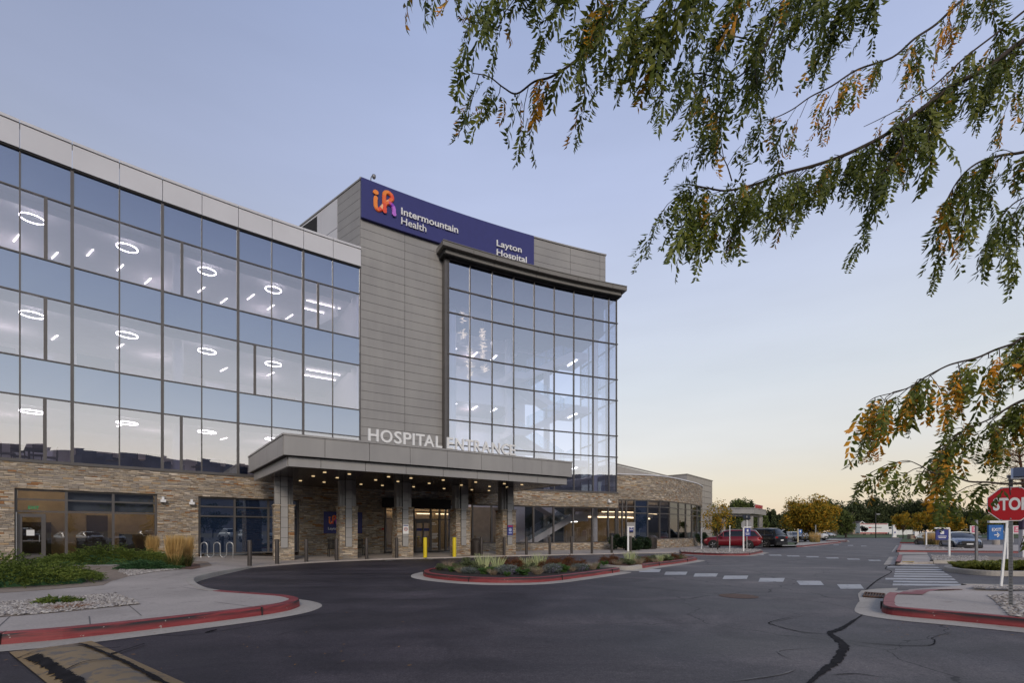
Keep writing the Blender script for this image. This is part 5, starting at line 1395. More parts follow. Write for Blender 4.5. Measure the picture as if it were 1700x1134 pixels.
# ================================================================== STREET FURNITURE
ORD = ['first', 'second', 'third', 'fourth', 'fifth', 'sixth', 'seventh', 'eighth', 'ninth', 'tenth', 'eleventh', 'twelfth', 'thirteenth']
def bollard_mesh(r, h, mat, name):
    mb = MB(); mb.lathe([(r, 0), (r, h - .04), (r * .95, h - .015), (r * .6, h), (.01, h + .004)], (0, 0, 0), 16); return mb.build(name, mat, None, True)
src = None
bl = [(414.5, 940.2), (460, 936.8), (508.5, 933.4), (558.6, 930.8), (608.7, 928.8), (658.5, 926.9), (799.3, 923.2), (837, 922.4), (874, 921.7), (912.8, 920.8), (949, 920), (982.7, 919.4), (1015.7, 918.6), (1047, 917.9)]
blab = ['brown bollard nearest the bike rack', 'brown bollard in front of the first pier', 'brown bollard between first and second piers', 'brown bollard just left of the second pier', 'brown bollard just right of the second pier',
        'brown bollard just left of the third pier', 'brown bollard beside the dark bin', 'brown bollard hiding part of the fifth pier', 'brown bollard right of the fifth pier, first of the open row', 'brown bollard second in the open row right of the canopy',
        'brown bollard third in the open row right of the canopy', 'brown bollard fourth in the open row right of the canopy', 'brown bollard at the stone corner of the glass tower', 'brown bollard beside the white sign post and hedge']
for i, (px, py) in enumerate(bl):
    if src is None: src = bollard_mesh(.082, 1.03, M['bollard'], 'bollard'); o = src
    else: o = src.copy(); COL.objects.link(o)
    x, y = G(px, py, .06); o.location = (x, y, .06); o.scale = (1, 1, (1.0 + .01 * i / 2)); tag(o, blab[i], 'bollard', 'brown bollards along the drive')
for i, (px, py) in enumerate(((705.8, 926.2), (754.3, 925))):
    if i == 0: o = bollard_mesh(.10, 1.06, M['yellow'], 'bollard'); s2 = o
    else: o = s2.copy(); COL.objects.link(o)
    x, y = G(px, py, .06); o.location = (x, y, .06); tag(o, ('bright yellow bollard in front of the sliding door', 'bright yellow bollard left of the fourth pier')[i], 'bollard', 'yellow bollards at the entrance')
# bike rack
x0, y0 = G(333.5, 929.3, .06); x1, y1 = G(387, 929, .06)
t = empty('bike_rack', (x0, y0, .06), 'silver wavy tube bike rack in front of the blue glass', 'bike rack')
d = np.array((x1 - x0, y1 - y0)); Lr = np.hypot(*d); d /= Lr; Pt = [(0, 0, -.02), (0, 0, .68)]; nn = 5; w = Lr / nn
for k in range(nn):
    up_ = k % 2 == 0
    for a in range(0, 181, 20):
        u = k * w + w / 2 - w / 2 * cos(R_(a)); z = (.68 + .16 * sin(R_(a))) if up_ else (.26 - .16 * sin(R_(a)))
        Pt.append((d[0] * u, d[1] * u, z))
Pt.append((d[0] * Lr, d[1] * Lr, -.02))
mb = MB(); mb.tube(Pt, .028, 8); mb.build('frame', M['steel'], t, True)
# benches behind the second pier
def bench(px, py, lab):
    x, y = G(px, py, .06); t = empty('bench', (x, y, .06), lab, 'bench', rz=R_(31))
    mb = MB()
    for k in range(9): mb.box(-.30 + k * .07, -.26 + k * .07, .22, .25, .45, .9)
    mb.box(-.32, .32, .2, .26, .88, .93); mb.build('backrest', M['black'], t)
    mb = MB(); mb.box(-.32, .32, -.25, .24, .42, .46); mb.build('seat', M['black'], t)
    mb = MB()
    for sx_ in (-.31, .31): mb.box(sx_ - .02, sx_ + .02, -.25, .24, .64, .67); mb.box(sx_ - .02, sx_ + .02, -.25, -.21, .46, .64)
    mb.build('armrest', M['black'], t)
    for sx_ in (-.3, .3):
        for sy_ in (-.23, .22): mb = MB(); mb.box(sx_ - .02, sx_ + .02, sy_ - .02, sy_ + .02, 0, .44); mb.build('leg', M['black'], t)
bench(555, 924.2, 'black slatted metal bench left of the second pier'); bench(595, 923.0, 'black slatted metal bench right of the second pier')
def bin_(px, py, lab, h=1.0, r=.33, g=.06):
    x, y = G(px, py, g); t = empty('litter_bin', (x, y, g), lab, 'litter bin')
    mb = MB(); mb.lathe([(r * .8, 0), (r, h * .75), (r, h * .78)], (0, 0, 0), 16)
    for k in range(24):
        a = 2 * pi * k / 24; mb.box(-.012, .012, -.012, .012, .05, h * .75, 0, ((r + .0) * cos(a), (r + .0) * sin(a), a))
    mb.build('body', M['bollard'], t)
    mb = MB(); mb.lathe([(r * 1.08, h * .78), (r * 1.08, h * .84), (r * .6, h), (r * .3, h)], (0, 0, 0), 16); mb.build('lid', M['bollard'], t)
bin_(791, 922.4, 'dark slatted litter bin between the fourth pier and a bollard'); bin_(1081.5, 912.0, 'dark brown litter bin against the curved stone wing', 1.1, .42)

def slab_local(mb, *b): mb.box(*b)
def L_sign(px, py, ztop, zbot, pw_, ph, mat, lab, side=-1, g=.15, rz=0.0, postw=.045, lean=0.0, name='post_sign', post_mat=None, top_px=None, txt=None, mark=None):
    """white inverted-L sign post with a hanging panel"""
    x, y = G(px, py, g); t = empty(name, (x, y, g), lab, 'sign', rz=rz)
    H = ztop - g
    mb = MB(); mb.prism([(-postw, -.02), (postw, -.02), (postw, .02), (-postw, .02)], 0, H)
    if lean: mb.v = [(a + lean * c / H, b, c) for a, b, c in mb.v]
    mb.build('post', post_mat or M['white'], t)
    mb = MB(); mb.box(lean + (0 if side > 0 else -pw_ - .12), lean + (pw_ + .12 if side > 0 else 0), -.03, .03, H + .001, H + .07)
    mb.build('arm', post_mat or M['white'], t)
    a = lean + (postw + .02 if side > 0 else -postw - .02 - pw_)
    mb = MB(); mb.box(a, a + pw_, -.022, .022, H - .03 - ph, H - .03); mb.build('sign_panel', mat, t)
    if mark: mark(t, a, H - .03 - ph, pw_, ph)
    return t
def small_marks(t, a, z, w, h):
    mb = MB(); mb.box(a + w * .36, a + w * .64, -.028, -.022, z + h * .55, z + h * .85)
    mb.box(a + w * .15, a + w * .85, -.028, -.022, z + h * .32, z + h * .38); mb.box(a + w * .2, a + w * .8, -.028, -.022, z + h * .18, z + h * .24); mb.build('white_mark', M['white'], t)
# white post sign by the hedge, with a second small panel
Z = G(1043, 915.6, .06)[1]
x, y = G(1042.8, 915.6, .06); t = empty('post_sign', (x, y, .06), 'white post sign with navy panel beside the dark hedge', 'sign')
mb = MB(); mb.box(-.06, .06, -.03, .03, 0, HZ(875.5, Z)); mb.box(.061, .42, -.03, .03, HZ(875.5, Z) - .06, HZ(875.5, Z)); mb.build('post', M['white'], t)
mb = MB(); mb.box(.08, .36, -.02, .02, HZ(885, Z) - .06, HZ(874, Z) - .14); mb.build('sign_panel', M['navy2'], t)
mb = MB(); mb.box(.16, .28, -.027, -.02, 1.62, 1.68); mb.box(.2, .24, -.027, -.02, 1.59, 1.71); mb.box(.1, .34, -.027, -.02, 1.5, 1.53); mb.build('white_cross', M['white'], t)
mb = MB(); mb.box(.08, .40, -.02, .02, .98, 1.38); mb.build('notice', simple('beige_notice', (.38, .34, .3), .6), t)
for (px, py, yt, pw_, ph, lab, side, mat, rz) in (
    (1211.6, 916.6, 875, .28, .5, 'tall white post with edge-on navy panel in the gravel before the red car', 1, 'navy2', 1.1),
    (1234.3, 916, 876.5, .38, .52, 'white post with navy panel hiding the rear wheel of the red car', 1, 'navy2', 0),
    (1164.5, 911.8, 877.5, .12, .05, 'thin white post with small cap at the end of the curved wing', 1, 'white', 0),
    (1576, 925.5, 878.5, .62, .52, 'white post with hanging navy sign before the tan grasses', -1, 'navy2', 0)):
    Z = G(px, py, .15)[1]; L_sign(px, py, HZ(yt, Z), 0, pw_, ph, M[mat], lab, side, rz=rz, mark=small_marks if mat == 'navy2' else None)
# small white posts behind the cars
wp = [(1192, 893), (1204.5, 893.5), (1221, 893), (1231.5, 892.5), (1246, 892.5), (1254, 892)]
src = None
for i, (px, py) in enumerate(wp):
    if src is None:
        mb = MB(); mb.box(-.09, .09, -.09, .09, 0, 2.0); mb.box(-.11, .11, -.11, .11, 2.001, 2.06); src = mb.build('white_post', M['white']); o = src
    else: o = src.copy(); COL.objects.link(o)
    x, y = G(px, py); o.location = (x, y, 0); tag(o, 'slim white post rising behind the red car, ' + ['leftmost of the row', 'second of the row from the left', 'third of the row from the left', 'third of the row from the right', 'second of the row from the right', 'rightmost of the row'][i], 'post', 'white posts behind the red car')
# back of a stop sign with solar panel
def octagon(mb, r, y0, y1, cz, cx=0.0, mi=0):
    P = [(cx + r * cos(pi / 8 + k * pi / 4), cz + r * sin(pi / 8 + k * pi / 4)) for k in range(8)]
    mb.face([(a, y0, b) for a, b in P], mi); mb.face([(a, y1, b) for a, b in P][::-1], mi)
    for k in range(8): a, b = P[k], P[(k + 1) % 8]; mb.face([(a[0], y0, a[1]), (a[0], y1, a[1]), (b[0], y1, b[1]), (b[0], y0, b[1])], mi)
x, y = G(1240, 914, .15); Z = y; t = empty('stop_sign', (x, y, .15), 'grey back of an octagonal sign with solar panel above the red car', 'sign')
zc = HZ(872, Z) - .15; r = 8.6 * Z / FPX / cos(pi / 8)
mb = MB(); mb.box(-.035, .035, 0, .05, 0, HZ(857, Z) - .15); mb.build('post', M['galv'], t)
mb = MB(); octagon(mb, r, .06, .075, zc); mb.build('sign_panel', M['galv'], t)
mb = MB(); mb.box(-.03, .03, -.02, 0, zc - .55, zc + .35); mb.build('bracket', M['white'], t)
mb = MB(); q = HZ(859, Z) - .15; mb.face([(-.28, -.1, q - .12), (.22, -.1, q - .12), (.30, .25, q + .16), (-.20, .25, q + .16)]); mb.face([(-.28, -.1, q - .15), (-.20, .25, q + .13), (.30, .25, q + .13), (.22, -.1, q - .15)]); mb.build('solar_panel', M['black'], t)

# foreground STOP sign
x, y = G(1678, 1007, .155); Zs = y
face = math.atan2(x, y)      # turned to face the viewer's lane
t = empty('stop_sign', (x, y, .155), 'red STOP sign on a perforated steel post at the right edge', 'sign', rz=-face)
D = math.hypot(x, y); ppm = FPX / y
zc = HZ(837.2, y) - .155; r = 28.2 / ppm / cos(pi / 8)
mb = MB(); mb.box(-.027, -.018, -.02, .02, 0, zc + .40); mb.box(.018, .027, -.02, .02, 0, zc + .40); mb.box(-.018, .018, .016, .02, 0, zc + .40)
for k in range(int((zc + .40) / .0508)): mb.box(-.0179, .0179, -.02, -.016, .0508 * k, .0508 * k + .036); 
mb.build('post', M['galv'], t)
mb = MB(); octagon(mb, r, -.034, -.030, zc); mb.build('sign_back', M['white'], t)
mb = MB(); octagon(mb, r * .955, -.0365, -.0345, zc); mb.build('sign_panel', M['stopred'], t)
V, F = text_curve('STOP', .035, .5); Vc, _ = text_curve('T', .035, .5); hc = Vc[:, 1].max() - Vc[:, 1].min(); hh = r * .68
wtot = r * 1.36; wv = V[:, 0].max() - V[:, 0].min()
me = bpy.data.meshes.new('lettering'); me.from_pydata([((a - V[:, 0].min() - wv / 2) * wtot / wv, -.039 + .002 * c, zc - hh / 2 + (b - Vc[:, 1].min()) * hh / hc) for a, b, c in V], [], F); me.materials.append(M['letter']); me.update()
o = bpy.data.objects.new('lettering', me); COL.objects.link(o); o.parent = t
mb = MB()
for a, b in ((-.0, .8), (0, -.8), (-.78, -.35), (-.35, -.86), (.35, .86), (-.35, .86)): mb.lathe([(.011, -.043), (.011, -.036)], (a * r, 0, zc + b * r), 8, axis='y')
mb.build('bolt', M['steel'], t)
zq = HZ(777, y) - .155; mb = MB()
mb.box(.03, .45, -.16, .16, zq - .09, zq - .075); mb.box(.0, .48, -.18, .18, zq - .11, zq - .091, 1)
mb.v = [(a, b, c + b * .55) for a, b, c in mb.v]; mb.build('solar_panel', [simple('solar_cell', (.012, .014, .03), .2), M['steel']], t)
mb = MB(); mb.box(-.03, .03, -.03, .03, zc + .401, zq - .12); mb.box(-.05, .3, -.03, .03, zq - .17, zq - .121); mb.build('bracket', M['galv'], t)

# EXIT sign, leaning white post
x, y = G(1662, 973.5, .15); ppm = FPX / y; H = HZ(868.5, y) - .15; lean = (1671.5 - 1662) / ppm
t = empty('exit_sign', (x, y, .15), 'blue EXIT sign with arrow on a leaning white post', 'sign')
mb = MB(); mb.box(-.026, .026, -.012, .012, 0, H); mb.v = [(a + lean * c / H, b, c) for a, b, c in mb.v]; mb.build('post', M['white'], t)
a0, a1 = (1641 - 1662) / ppm, (1669.5 - 1662) / ppm
mb = MB(); mb.box(a0, lean + .035, -.03, .03, H + .001, H + .05); mb.build('arm', M['white'], t)
zb, zt_ = HZ(896.5, y) - .15, HZ(872, y) - .15
mb = MB(); mb.prism([(a0 - .01, -.02), (a1 - .07, -.02), (a1 - .07, .02), (a0 - .01, .02)], zb, zt_); mb.build('sign_panel', M['blue'], t)
w = a1 - a0 - .06
lettering('EXIT', lambda u, v, e: (a0 + .055 + u, -.022 - e, zb + .195 + v), w - .12, .075, M['letter'], 'lettering', t, .012, .006)
mb = MB(); zc = zb + .11; c0_ = a0 + w * .32; c1_ = a0 + w * .68
mb.box(c0_, c1_, -.028, -.022, zc - .010, zc + .010)
for s_ in (1, -1): mb.face([(c1_ + .012, -.028, zc), (c1_ - .045, -.028, zc + s_ * .055), (c1_ - .068, -.028, zc + s_ * .045), (c1_ - .02, -.028, zc)][::s_])
mb.build('arrow', M['letter'], t)
# other thin posts and panels on the right
x, y = G(1673, 930, .15); H = HZ(877, y) - .15; t = empty('post_sign', (x, y, .15), 'white post sign half hidden behind the EXIT sign', 'sign')
mb = MB(); mb.box(-.06, .06, -.03, .03, 0, H); mb.build('post', M['white'], t); mb = MB(); mb.box(.061, .16, -.03, .03, .5, H - .1); mb.build('sign_panel', M['panel_warm'], t)
x, y = G(1699, 926, .15); H = HZ(862, y) - .15; t = empty('pillar_sign', (x, y, .15), 'pale pillar sign with dark top cut by the right picture edge', 'sign')
mb = MB(); mb.box(-.14, .5, -.1, .1, 0, H * .72); mb.build('body', M['parapet'], t); mb = MB(); mb.box(-.14, .5, -.1, .1, H * .72 + .001, H); mb.build('top_panel', simple('plum_panel', (.06, .04, .09), .5), t)
x, y = G(1621, 932.5, .15); H = HZ(862, y) - .15; t = empty('sign_post', (x, y, .15), 'thin bare steel post standing in the median shrubs', 'post'); mb = MB(); mb.box(-.045, .045, -.03, .03, 0, H); mb.build('post', M['galv'], t)
for px, w_, lab in ((1611, .95, 'pink parking sign on white stand behind the silver sedan'), (1681, .95, 'pink parking sign on white stand right of the EXIT sign')):
    x, y = G(px, 901); t = empty('pink_sign', (x, y, 0), lab, 'sign'); H = HZ(873, y)
    mb = MB(); mb.box(-.06, .06, -.05, .05, 0, H); mb.box(.061, w_, -.05, .05, H - 1.1, H); mb.build('stand', M['white'], t)
    mb = MB(); mb.box(.12, w_ - .06, -.08, -.055, H - .95, H - .08); mb.build('sign_panel', M['pink'], t)
    mb = MB(); mb.box(.25, w_ - .2, -.1, -.085, H - .7, H - .62); mb.box(.35, w_ - .3, -.1, -.085, H - .45, H - .3); mb.build('white_mark', M['white'], t)
x, y = G(1653.5, 907); t = empty('concrete_base', (x, y, 0), 'round concrete lamp base behind the EXIT sign', 'lamp base'); mb = MB(); mb.lathe([(.30, 0), (.29, .62), (.27, .64)], (0, 0, 0), 18); mb.build('base', M['conc'], t)
x, y = G(1324.5, 901.3, .1); t = empty('parking_sign', (x, y, .1), 'small blue wheelchair parking sign on a cream post', 'sign')
mb = MB(); mb.box(-.06, .06, -.05, .05, 0, HZ(879.5, y)); mb.build('post', simple('cream_post', (.6, .52, .35), .5), t)
mb = MB(); mb.box(.07, .5, -.05, -.02, HZ(886, y) - .1, HZ(879.5, y) - .1); mb.build('sign_panel', M['blue'], t)
mb = MB(); mb.box(.2, .36, -.07, -.055, HZ(885, y) - .05, HZ(881.5, y) - .05); mb.build('white_mark', M['white'], t)
x, y = G(1354, 899.5, .1); t = empty('sign_post', (x, y, .1), 'thin grey post by the far tan grass clump', 'post'); mb = MB(); mb.box(-.06, .06, -.05, .05, 0, HZ(873, y)); mb.build('post', M['galv'], t)
x, y = GZ(1484.5, 118); t = empty('monument_sign', (x, y, 0), 'tall white monument sign on the far lawn beside the truck', 'sign')
mb = MB(); mb.box(-.42, .42, -.2, .2, .2, HZ(872, 118)); mb.build('body', M['white'], t); mb = MB(); mb.box(-.8, .8, -.4, .4, -.1, .2); mb.build('base', M['conc'], t)
mb = MB(); mb.box(-.2, .2, -.23, -.2, 1.2, 1.5); mb.build('dark_mark', M['navy2'], t); mb = MB(); mb.box(.0, .4, -.23, -.2, 2.75, 3.0); mb.build('red_mark', M['stopred'], t)
x, y = GZ(1522.5, 100); t = empty('monument_sign', (x, y, 0), 'wide low white sign beside the stone planter', 'sign'); mb = MB(); mb.box(-.65, .65, -.2, .2, .1, HZ(882.5, 100)); mb.build('body', M['white'], t); mb = MB(); mb.box(-.75, .75, -.3, .3, -.05, .1); mb.build('base', M['conc'], t)
x, y = GZ(1512.5, 88); t = empty('planter', (x, y, 0), 'square tan stone planter on the small grass island', 'planter'); mb = MB(); mb.box(-.4, .4, -.4, .4, 0, HZ(888.5, 88)); mb.build('box', M['dirt'], t); mb = MB(); mb.box(-.36, .36, -.36, .36, .9, 1.0); mb.build('soil', M['mulch'], t)
x, y = G(1534.5, 903.5, .15); t = empty('fire_hydrant', (x, y, .15), 'dark red bollard post with side outlet beside a white post', 'hydrant'); mb = MB(); mb.lathe([(.12, 0), (.12, .8), (.08, .9), (.02, .94)], (0, 0, 0), 12); mb.build('body', M['stopred'], t); mb = MB(); mb.lathe([(.07, -.3), (.07, -.1)], (0, 0, .35), 10, axis='x'); mb.build('outlet', M['stopred'], t)
x, y = G(1537.7, 906, .15); t = tag(MB().build('tmp', M['white']), None); bpy.data.objects.remove(t)
t = empty('marker_post', (x, y, .15), 'slim white marker post right of the red hydrant', 'post'); mb = MB(); mb.box(-.045, .045, -.045, .045, 0, HZ(886, y)); mb.build('post', M['white'], t); mb = MB(); mb.box(-.05, .05, -.05, .05, HZ(886, y), HZ(886, y) + .08); mb.build('cap', M['navy2'], t)
x, y = GZ(1453.8, 112); t = empty('street_lamp', (x, y, 0), 'tall black lamp post in front of the white truck', 'street lamp')
mb = MB(); mb.tube([(0, 0, 0), (0, 0, HZ(851, 112))], .11, 8); mb.build('pole', M['black'], t); mb = MB(); mb.box(.05, .9, -.2, .2, HZ(855, 112), HZ(853.2, 112)); mb.build('lamp_head', M['galv'], t)
# long white fence far right, houses
t = empty('fence', (*GZ(1500, 168), 0), 'long white panel fence beyond the lawn', 'fence')
mb = MB(); x0 = GZ(1488, 168)[0]; x1 = GZ(1514, 168)[0]
for k in range(6): a = x0 + (x1 - x0) * k / 6; mb.box(a + .05, a + (x1 - x0) / 6 - .05, 168, 168.1, .1, HZ(880.5, 168))
own(mb, 'panel', M['white'], t)
mb = MB()
for k in range(7): a = x0 + (x1 - x0) * k / 6; mb.box(a - .09, a + .09, 167.95, 168.15, 0, HZ(879.8, 168))
own(mb, 'post', M['white'], t)
def house(px, Z, w, d, wall_h, ridge, lab, mats, rz=0, ):
    x, y = GZ(px, Z); t = empty('house', (x, y, 0), lab, 'house', rz=rz); mb = MB()
    mb.prism([(-w / 2, 0), (w / 2, 0), (w / 2, d), (-w / 2, d)], 0, wall_h); 
    for yy in (0, d): mb.face([(-w / 2, yy, wall_h), (w / 2, yy, wall_h), (0, yy, ridge - .1)])
    mb.build('wall', mats[0], t); mb = MB(); e = .5
    for s_ in (1, -1):
        mb.face([(s_ * (w / 2 + e), -e, wall_h - .3), (0, -e, ridge), (0, d + e, ridge), (s_ * (w / 2 + e), d + e, wall_h - .3)]); mb.face([(s_ * (w / 2 + e), -e, wall_h - .55), (0, -e, ridge - .25), (0, d + e, ridge - .25), (s_ * (w / 2 + e), d + e, wall_h - .55)][::-1])
        mb.face([(s_ * (w / 2 + e), -e, wall_h - .3), (0, -e, ridge), (0, -e, ridge - .25), (s_ * (w / 2 + e), -e, wall_h - .55)], 1)
    mb.build('roof', [mats[1], M['white']], t)
    for k in (-1, 1): m_ = MB(); m_.box(k * w / 4 - .5, k * w / 4 + .5, -.05, .02, 1.2, 2.4); f = m_.build('window', M['black'], t)
tanw = simple('tan_siding', (.42, .34, .25), .8); rf_ = simple('grey_shingle', (.12, .10, .095), .9)
house(1430, 182, 6.5, 12, 3.0, 5.6, 'tan gabled house at the left end of the white truck', (tanw, rf_)); house(1449, 200, 11, 10, 5.0, 7.0, 'tan house with dark hipped looking roof above the truck', (tanw, rf_), .0)
house(1488, 215, 15, 12, 5.5, 10.2, 'pale gabled house half hidden by trees right of the lamp post', (simple('pale_siding', (.55, .52, .46), .8), rf_))

# emergency canopy far behind the cars
x, y = GZ(1251, 72); t = empty('emergency_canopy', (x, y, 0), 'far taupe drive-under canopy with red roof letters behind the black car', 'canopy')
k1 = np.array(GZ(1251, 72)); k0 = np.array(GZ(1172, 70.5)); k2 = np.array(GZ(1272, 78.5)); 
def wallbox(mb, a, b, z0, z1, th_=.3): 
    d = (b - a) / np.hypot(*(b - a)); n = np.array((-d[1], d[0])) * th_; mb.prism([tuple(a), tuple(b), tuple(b + n), tuple(a + n)], z0, z1)
zt_, zm_, zl_ = HZ(843.3, 72), HZ(853.3, 72), HZ(857, 72)
mb = MB(); n = 6
for i in range(n): a = k0 + (k1 - k0) * i / n; b = k0 + (k1 - k0) * (i + 1) / n; wallbox(mb, a, b - (b - a) * .01, zm_, zt_)
for i in range(3): a = k1 + (k2 - k1) * i / 3; b = k1 + (k2 - k1) * (i + 1) / 3; wallbox(mb, a, b - (b - a) * .015, zm_, zt_)
own(mb, 'fascia', M['panel'], t)
ins = np.array((-.35, .5)); mb = MB(); wallbox(mb, k0 + ins, k1 + ins, zl_, zm_ - .05); wallbox(mb, k1 + ins, k2 + ins, zl_, zm_ - .05)
k3 = k2 + (k0 - k1); mb.prism([tuple(k0 + ins), tuple(k1 + ins), tuple(k2 + ins), tuple(k3)], zl_ + .02, zl_ + .1); mb.prism([tuple(k0), tuple(k1), tuple(k2), tuple(k3)], zt_ - .25, zt_ - .1); own(mb, 'soffit', M['panel'], t)
for px, Z in ((1246, 73.5), (1200, 73), (1262, 78)): x_, y_ = GZ(px, Z); mb = MB(); mb.box(x_ - .28, x_ + .28, y_ - .28, y_ + .28, 0, zl_); own(mb, 'column', M['panel'], t)
q = k1 + (k2 - k1) * .12; q2 = k1 + (k2 - k1) * .68; dd = (q2 - q) / np.hypot(*(q2 - q)); nn_ = np.array((dd[1], -dd[0]))
rl = empty('roof_lettering', (*q, zt_), 'small red letters reading EMERGENCY on the far canopy roof', 'sign')
lettering('EMERGENCY', line_map(q, dd, nn_, zt_ + .02), np.hypot(*(q2 - q)), .5, M['stopred'], 'lettering', rl, .02, .08, (*q, zt_))
mb = MB(); mb.prism([tuple(q), tuple(q2), tuple(q2 - nn_ * .05), tuple(q - nn_ * .05)], zt_, zt_ + .58); own(mb, 'backing', M['parapet'], rl)

# ================================================================== VEHICLES
M['tyre'] = simple('tyre_rubber', (.012, .012, .012), .8); M['rim'] = simple('alloy_rim', (.45, .45, .46), .3, .8)
M['carglass'] = simple('car_glass', (.012, .016, .02), .05, 0, .8); M['chrome'] = simple('chrome_trim', (.6, .6, .6), .2, .9)
M['headlamp'] = simple('headlamp', (.6, .62, .65), .15, .1); M['taillamp'] = simple('tail_lamp', (.30, .01, .01), .25)
def paint(name, c, met=.3):
    m = NM(name); m.bsdf(c, .3, met); m.b.inputs['Coat Weight'].default_value = .8; m.b.inputs['Coat Roughness'].default_value = .06; return m.m
def make_car(lab, cat, x, y, heading, L=4.77, Wd=1.89, H=1.7, kind='suv', col=None, g=0.0, name='parked_car', group=None):
    """front points along +x of its own frame"""
    t = empty(name, (x, y, g), lab, cat, group, rz=heading); hw = Wd / 2
    if kind == 'suv': S = [(0, .52, .80, .74), (.04, .32, .92, .86), (.12, .26, 1.02, .95), (.25, .24, 1.08, 1), (.5, .24, 1.12, 1), (.75, .24, 1.14, 1), (.93, .26, 1.16, .97), (.985, .34, 1.10, .90), (1, .50, .95, .84)]; cab = [(.24, 1.06, .90), (.36, 1.56, .80), (.50, 1.66, .79), (.75, 1.66, .77), (.90, 1.60, .74), (.985, 1.12, .80)]
    elif kind == 'box': S = [(0, .55, .90, .78), (.03, .36, 1.02, .90), (.1, .30, 1.12, .96), (.25, .3, 1.18, 1), (.5, .3, 1.2, 1), (.75, .3, 1.2, 1), (.95, .3, 1.2, .98), (.99, .4, 1.15, .94), (1, .5, 1.0, .9)]; cab = [(.27, 1.15, .9), (.37, 1.66, .82), (.5, 1.72, .82), (.75, 1.73, .81), (.94, 1.70, .79), (.985, 1.2, .85)]
    else: S = [(0, .48, .62, .72), (.04, .26, .76, .86), (.12, .22, .84, .95), (.28, .20, .95, 1), (.5, .2, .98, 1), (.75, .2, 1.0, .99), (.93, .24, 1.02, .93), (1, .45, .85, .80)]; cab = [(.27, .93, .88), (.42, 1.36, .72), (.55, 1.43, .70), (.7, 1.38, .70), (.86, 1.0, .78)]
    k = H / (1.7 if kind == 'suv' else 1.78 if kind == 'box' else 1.47); mb = MB(); rows = []
    for f_, z0, z1, w in S:
        X = L / 2 - f_ * L; w = hw * w; z0 *= k; z1 *= k
        rows.append([(X, -w * .90, z0), (X, -w, z0 + .16), (X, -w * 1.0, (z0 + z1) / 2), (X, -w * .97, z1 - .10), (X, -w * .86, z1), (X, 0, z1 + .035), (X, w * .86, z1), (X, w * .97, z1 - .10), (X, w, (z0 + z1) / 2), (X, w, z0 + .16), (X, w * .90, z0)])
    mb.grid(rows, close=True); mb.face(rows[0]); mb.face(rows[-1][::-1]); b = mb.build('body', col, t, True)
    def cabrows(dz, gw, rr):
        out = []
        for f_, z, w in cab:
            X = L / 2 - f_ * L; zb = 1.02 * k if kind != 'sedan' else .9 * k; zt2 = z * k; w0 = hw * .90 * gw; w1 = hw * w * gw
            out.append([(X, -w0, zb), (X, -w1 - (w0 - w1) * .15, zb + (zt2 - zb) * .85), (X, -w1 * .9, zt2), (X, 0, zt2 + .03), (X, w1 * .9, zt2), (X, w1 + (w0 - w1) * .15, zb + (zt2 - zb) * .85), (X, w0, zb)])
        return out
    cr_ = cabrows(0, 1, 0); mb = MB(); mb.grid(cr_); mb.face(cr_[0]); mb.face(cr_[-1][::-1]); mb.build('window', M['carglass'], t, True)
    # roof skin and pillars just proud of the glass
    cr2 = cabrows(.01, 1.012, 1); mb = MB(); n = len(cr2)
    for i in range(1, n - 2): 
        q = [[(p[0], p[1], p[2] + .012) for p in cr2[j][1:6]] for j in (i, i + 1)]; mb.grid(q)
    for s_ in (0, 6):
        nb = 1 if s_ == 0 else 5
        for i, j, wd in ((0, 1, .09), (1, 1, .08), (3, 3, .09), (n - 2, n - 1, .16)):
            a = cr2[i][s_]; c = cr2[j][nb]
            if i == j: a = cr2[i][s_]
            if j == n - 1: a, c = cr2[n - 1][s_], cr2[n - 2][nb]
            mb.face([(a[0] - wd / 2, a[1], a[2]), (a[0] + wd / 2, a[1], a[2]), (c[0] + wd / 2, c[1], c[2] + .02), (c[0] - wd / 2, c[1], c[2] + .02)])
    mb.build('roof', col, t, True)
    wr = .36 * k if kind != 'sedan' else .33; 
    for fx in (.185, .79):
        for s_ in (-1, 1):
            X = L / 2 - fx * L; w_ = empty('wheel', (X, s_ * (hw - .10), wr)); w_.parent = t
            mb = MB(); mb.lathe([(wr * .62, -.11), (wr * .95, -.11), (wr, -.08), (wr, .08), (wr * .95, .11), (wr * .62, .11)], (0, 0, 0), 22, axis='y'); mb.build('tyre', M['tyre'], w_, True)
            mb = MB(); mb.lathe([(wr * .64, -.09), (wr * .64, .09)], (0, 0, 0), 20, axis='y', mi=1)
            for q in range(5):
                a = q * 2 * pi / 5
                for yy in (-.112, .10):
                    P = [(.05, a - .6), (wr * .64, a - .16), (wr * .64, a + .16), (.05, a + .6)]
                    f = [(r * cos(u), yy, r * sin(u)) for r, u in P]; f2 = [(r * cos(u), yy + .012, r * sin(u)) for r, u in P]; mb.face(f); mb.face(f2[::-1])
            mb.build('rim', [M['rim'], M['black']], w_)
            mb = MB(); mb.lathe([(wr * 1.16, -.012), (wr * 1.16, .012)], (X, s_ * (hw - .005), wr * 1.04), 20, axis='y'); mb.build('wheel_arch', M['black'], t)
            
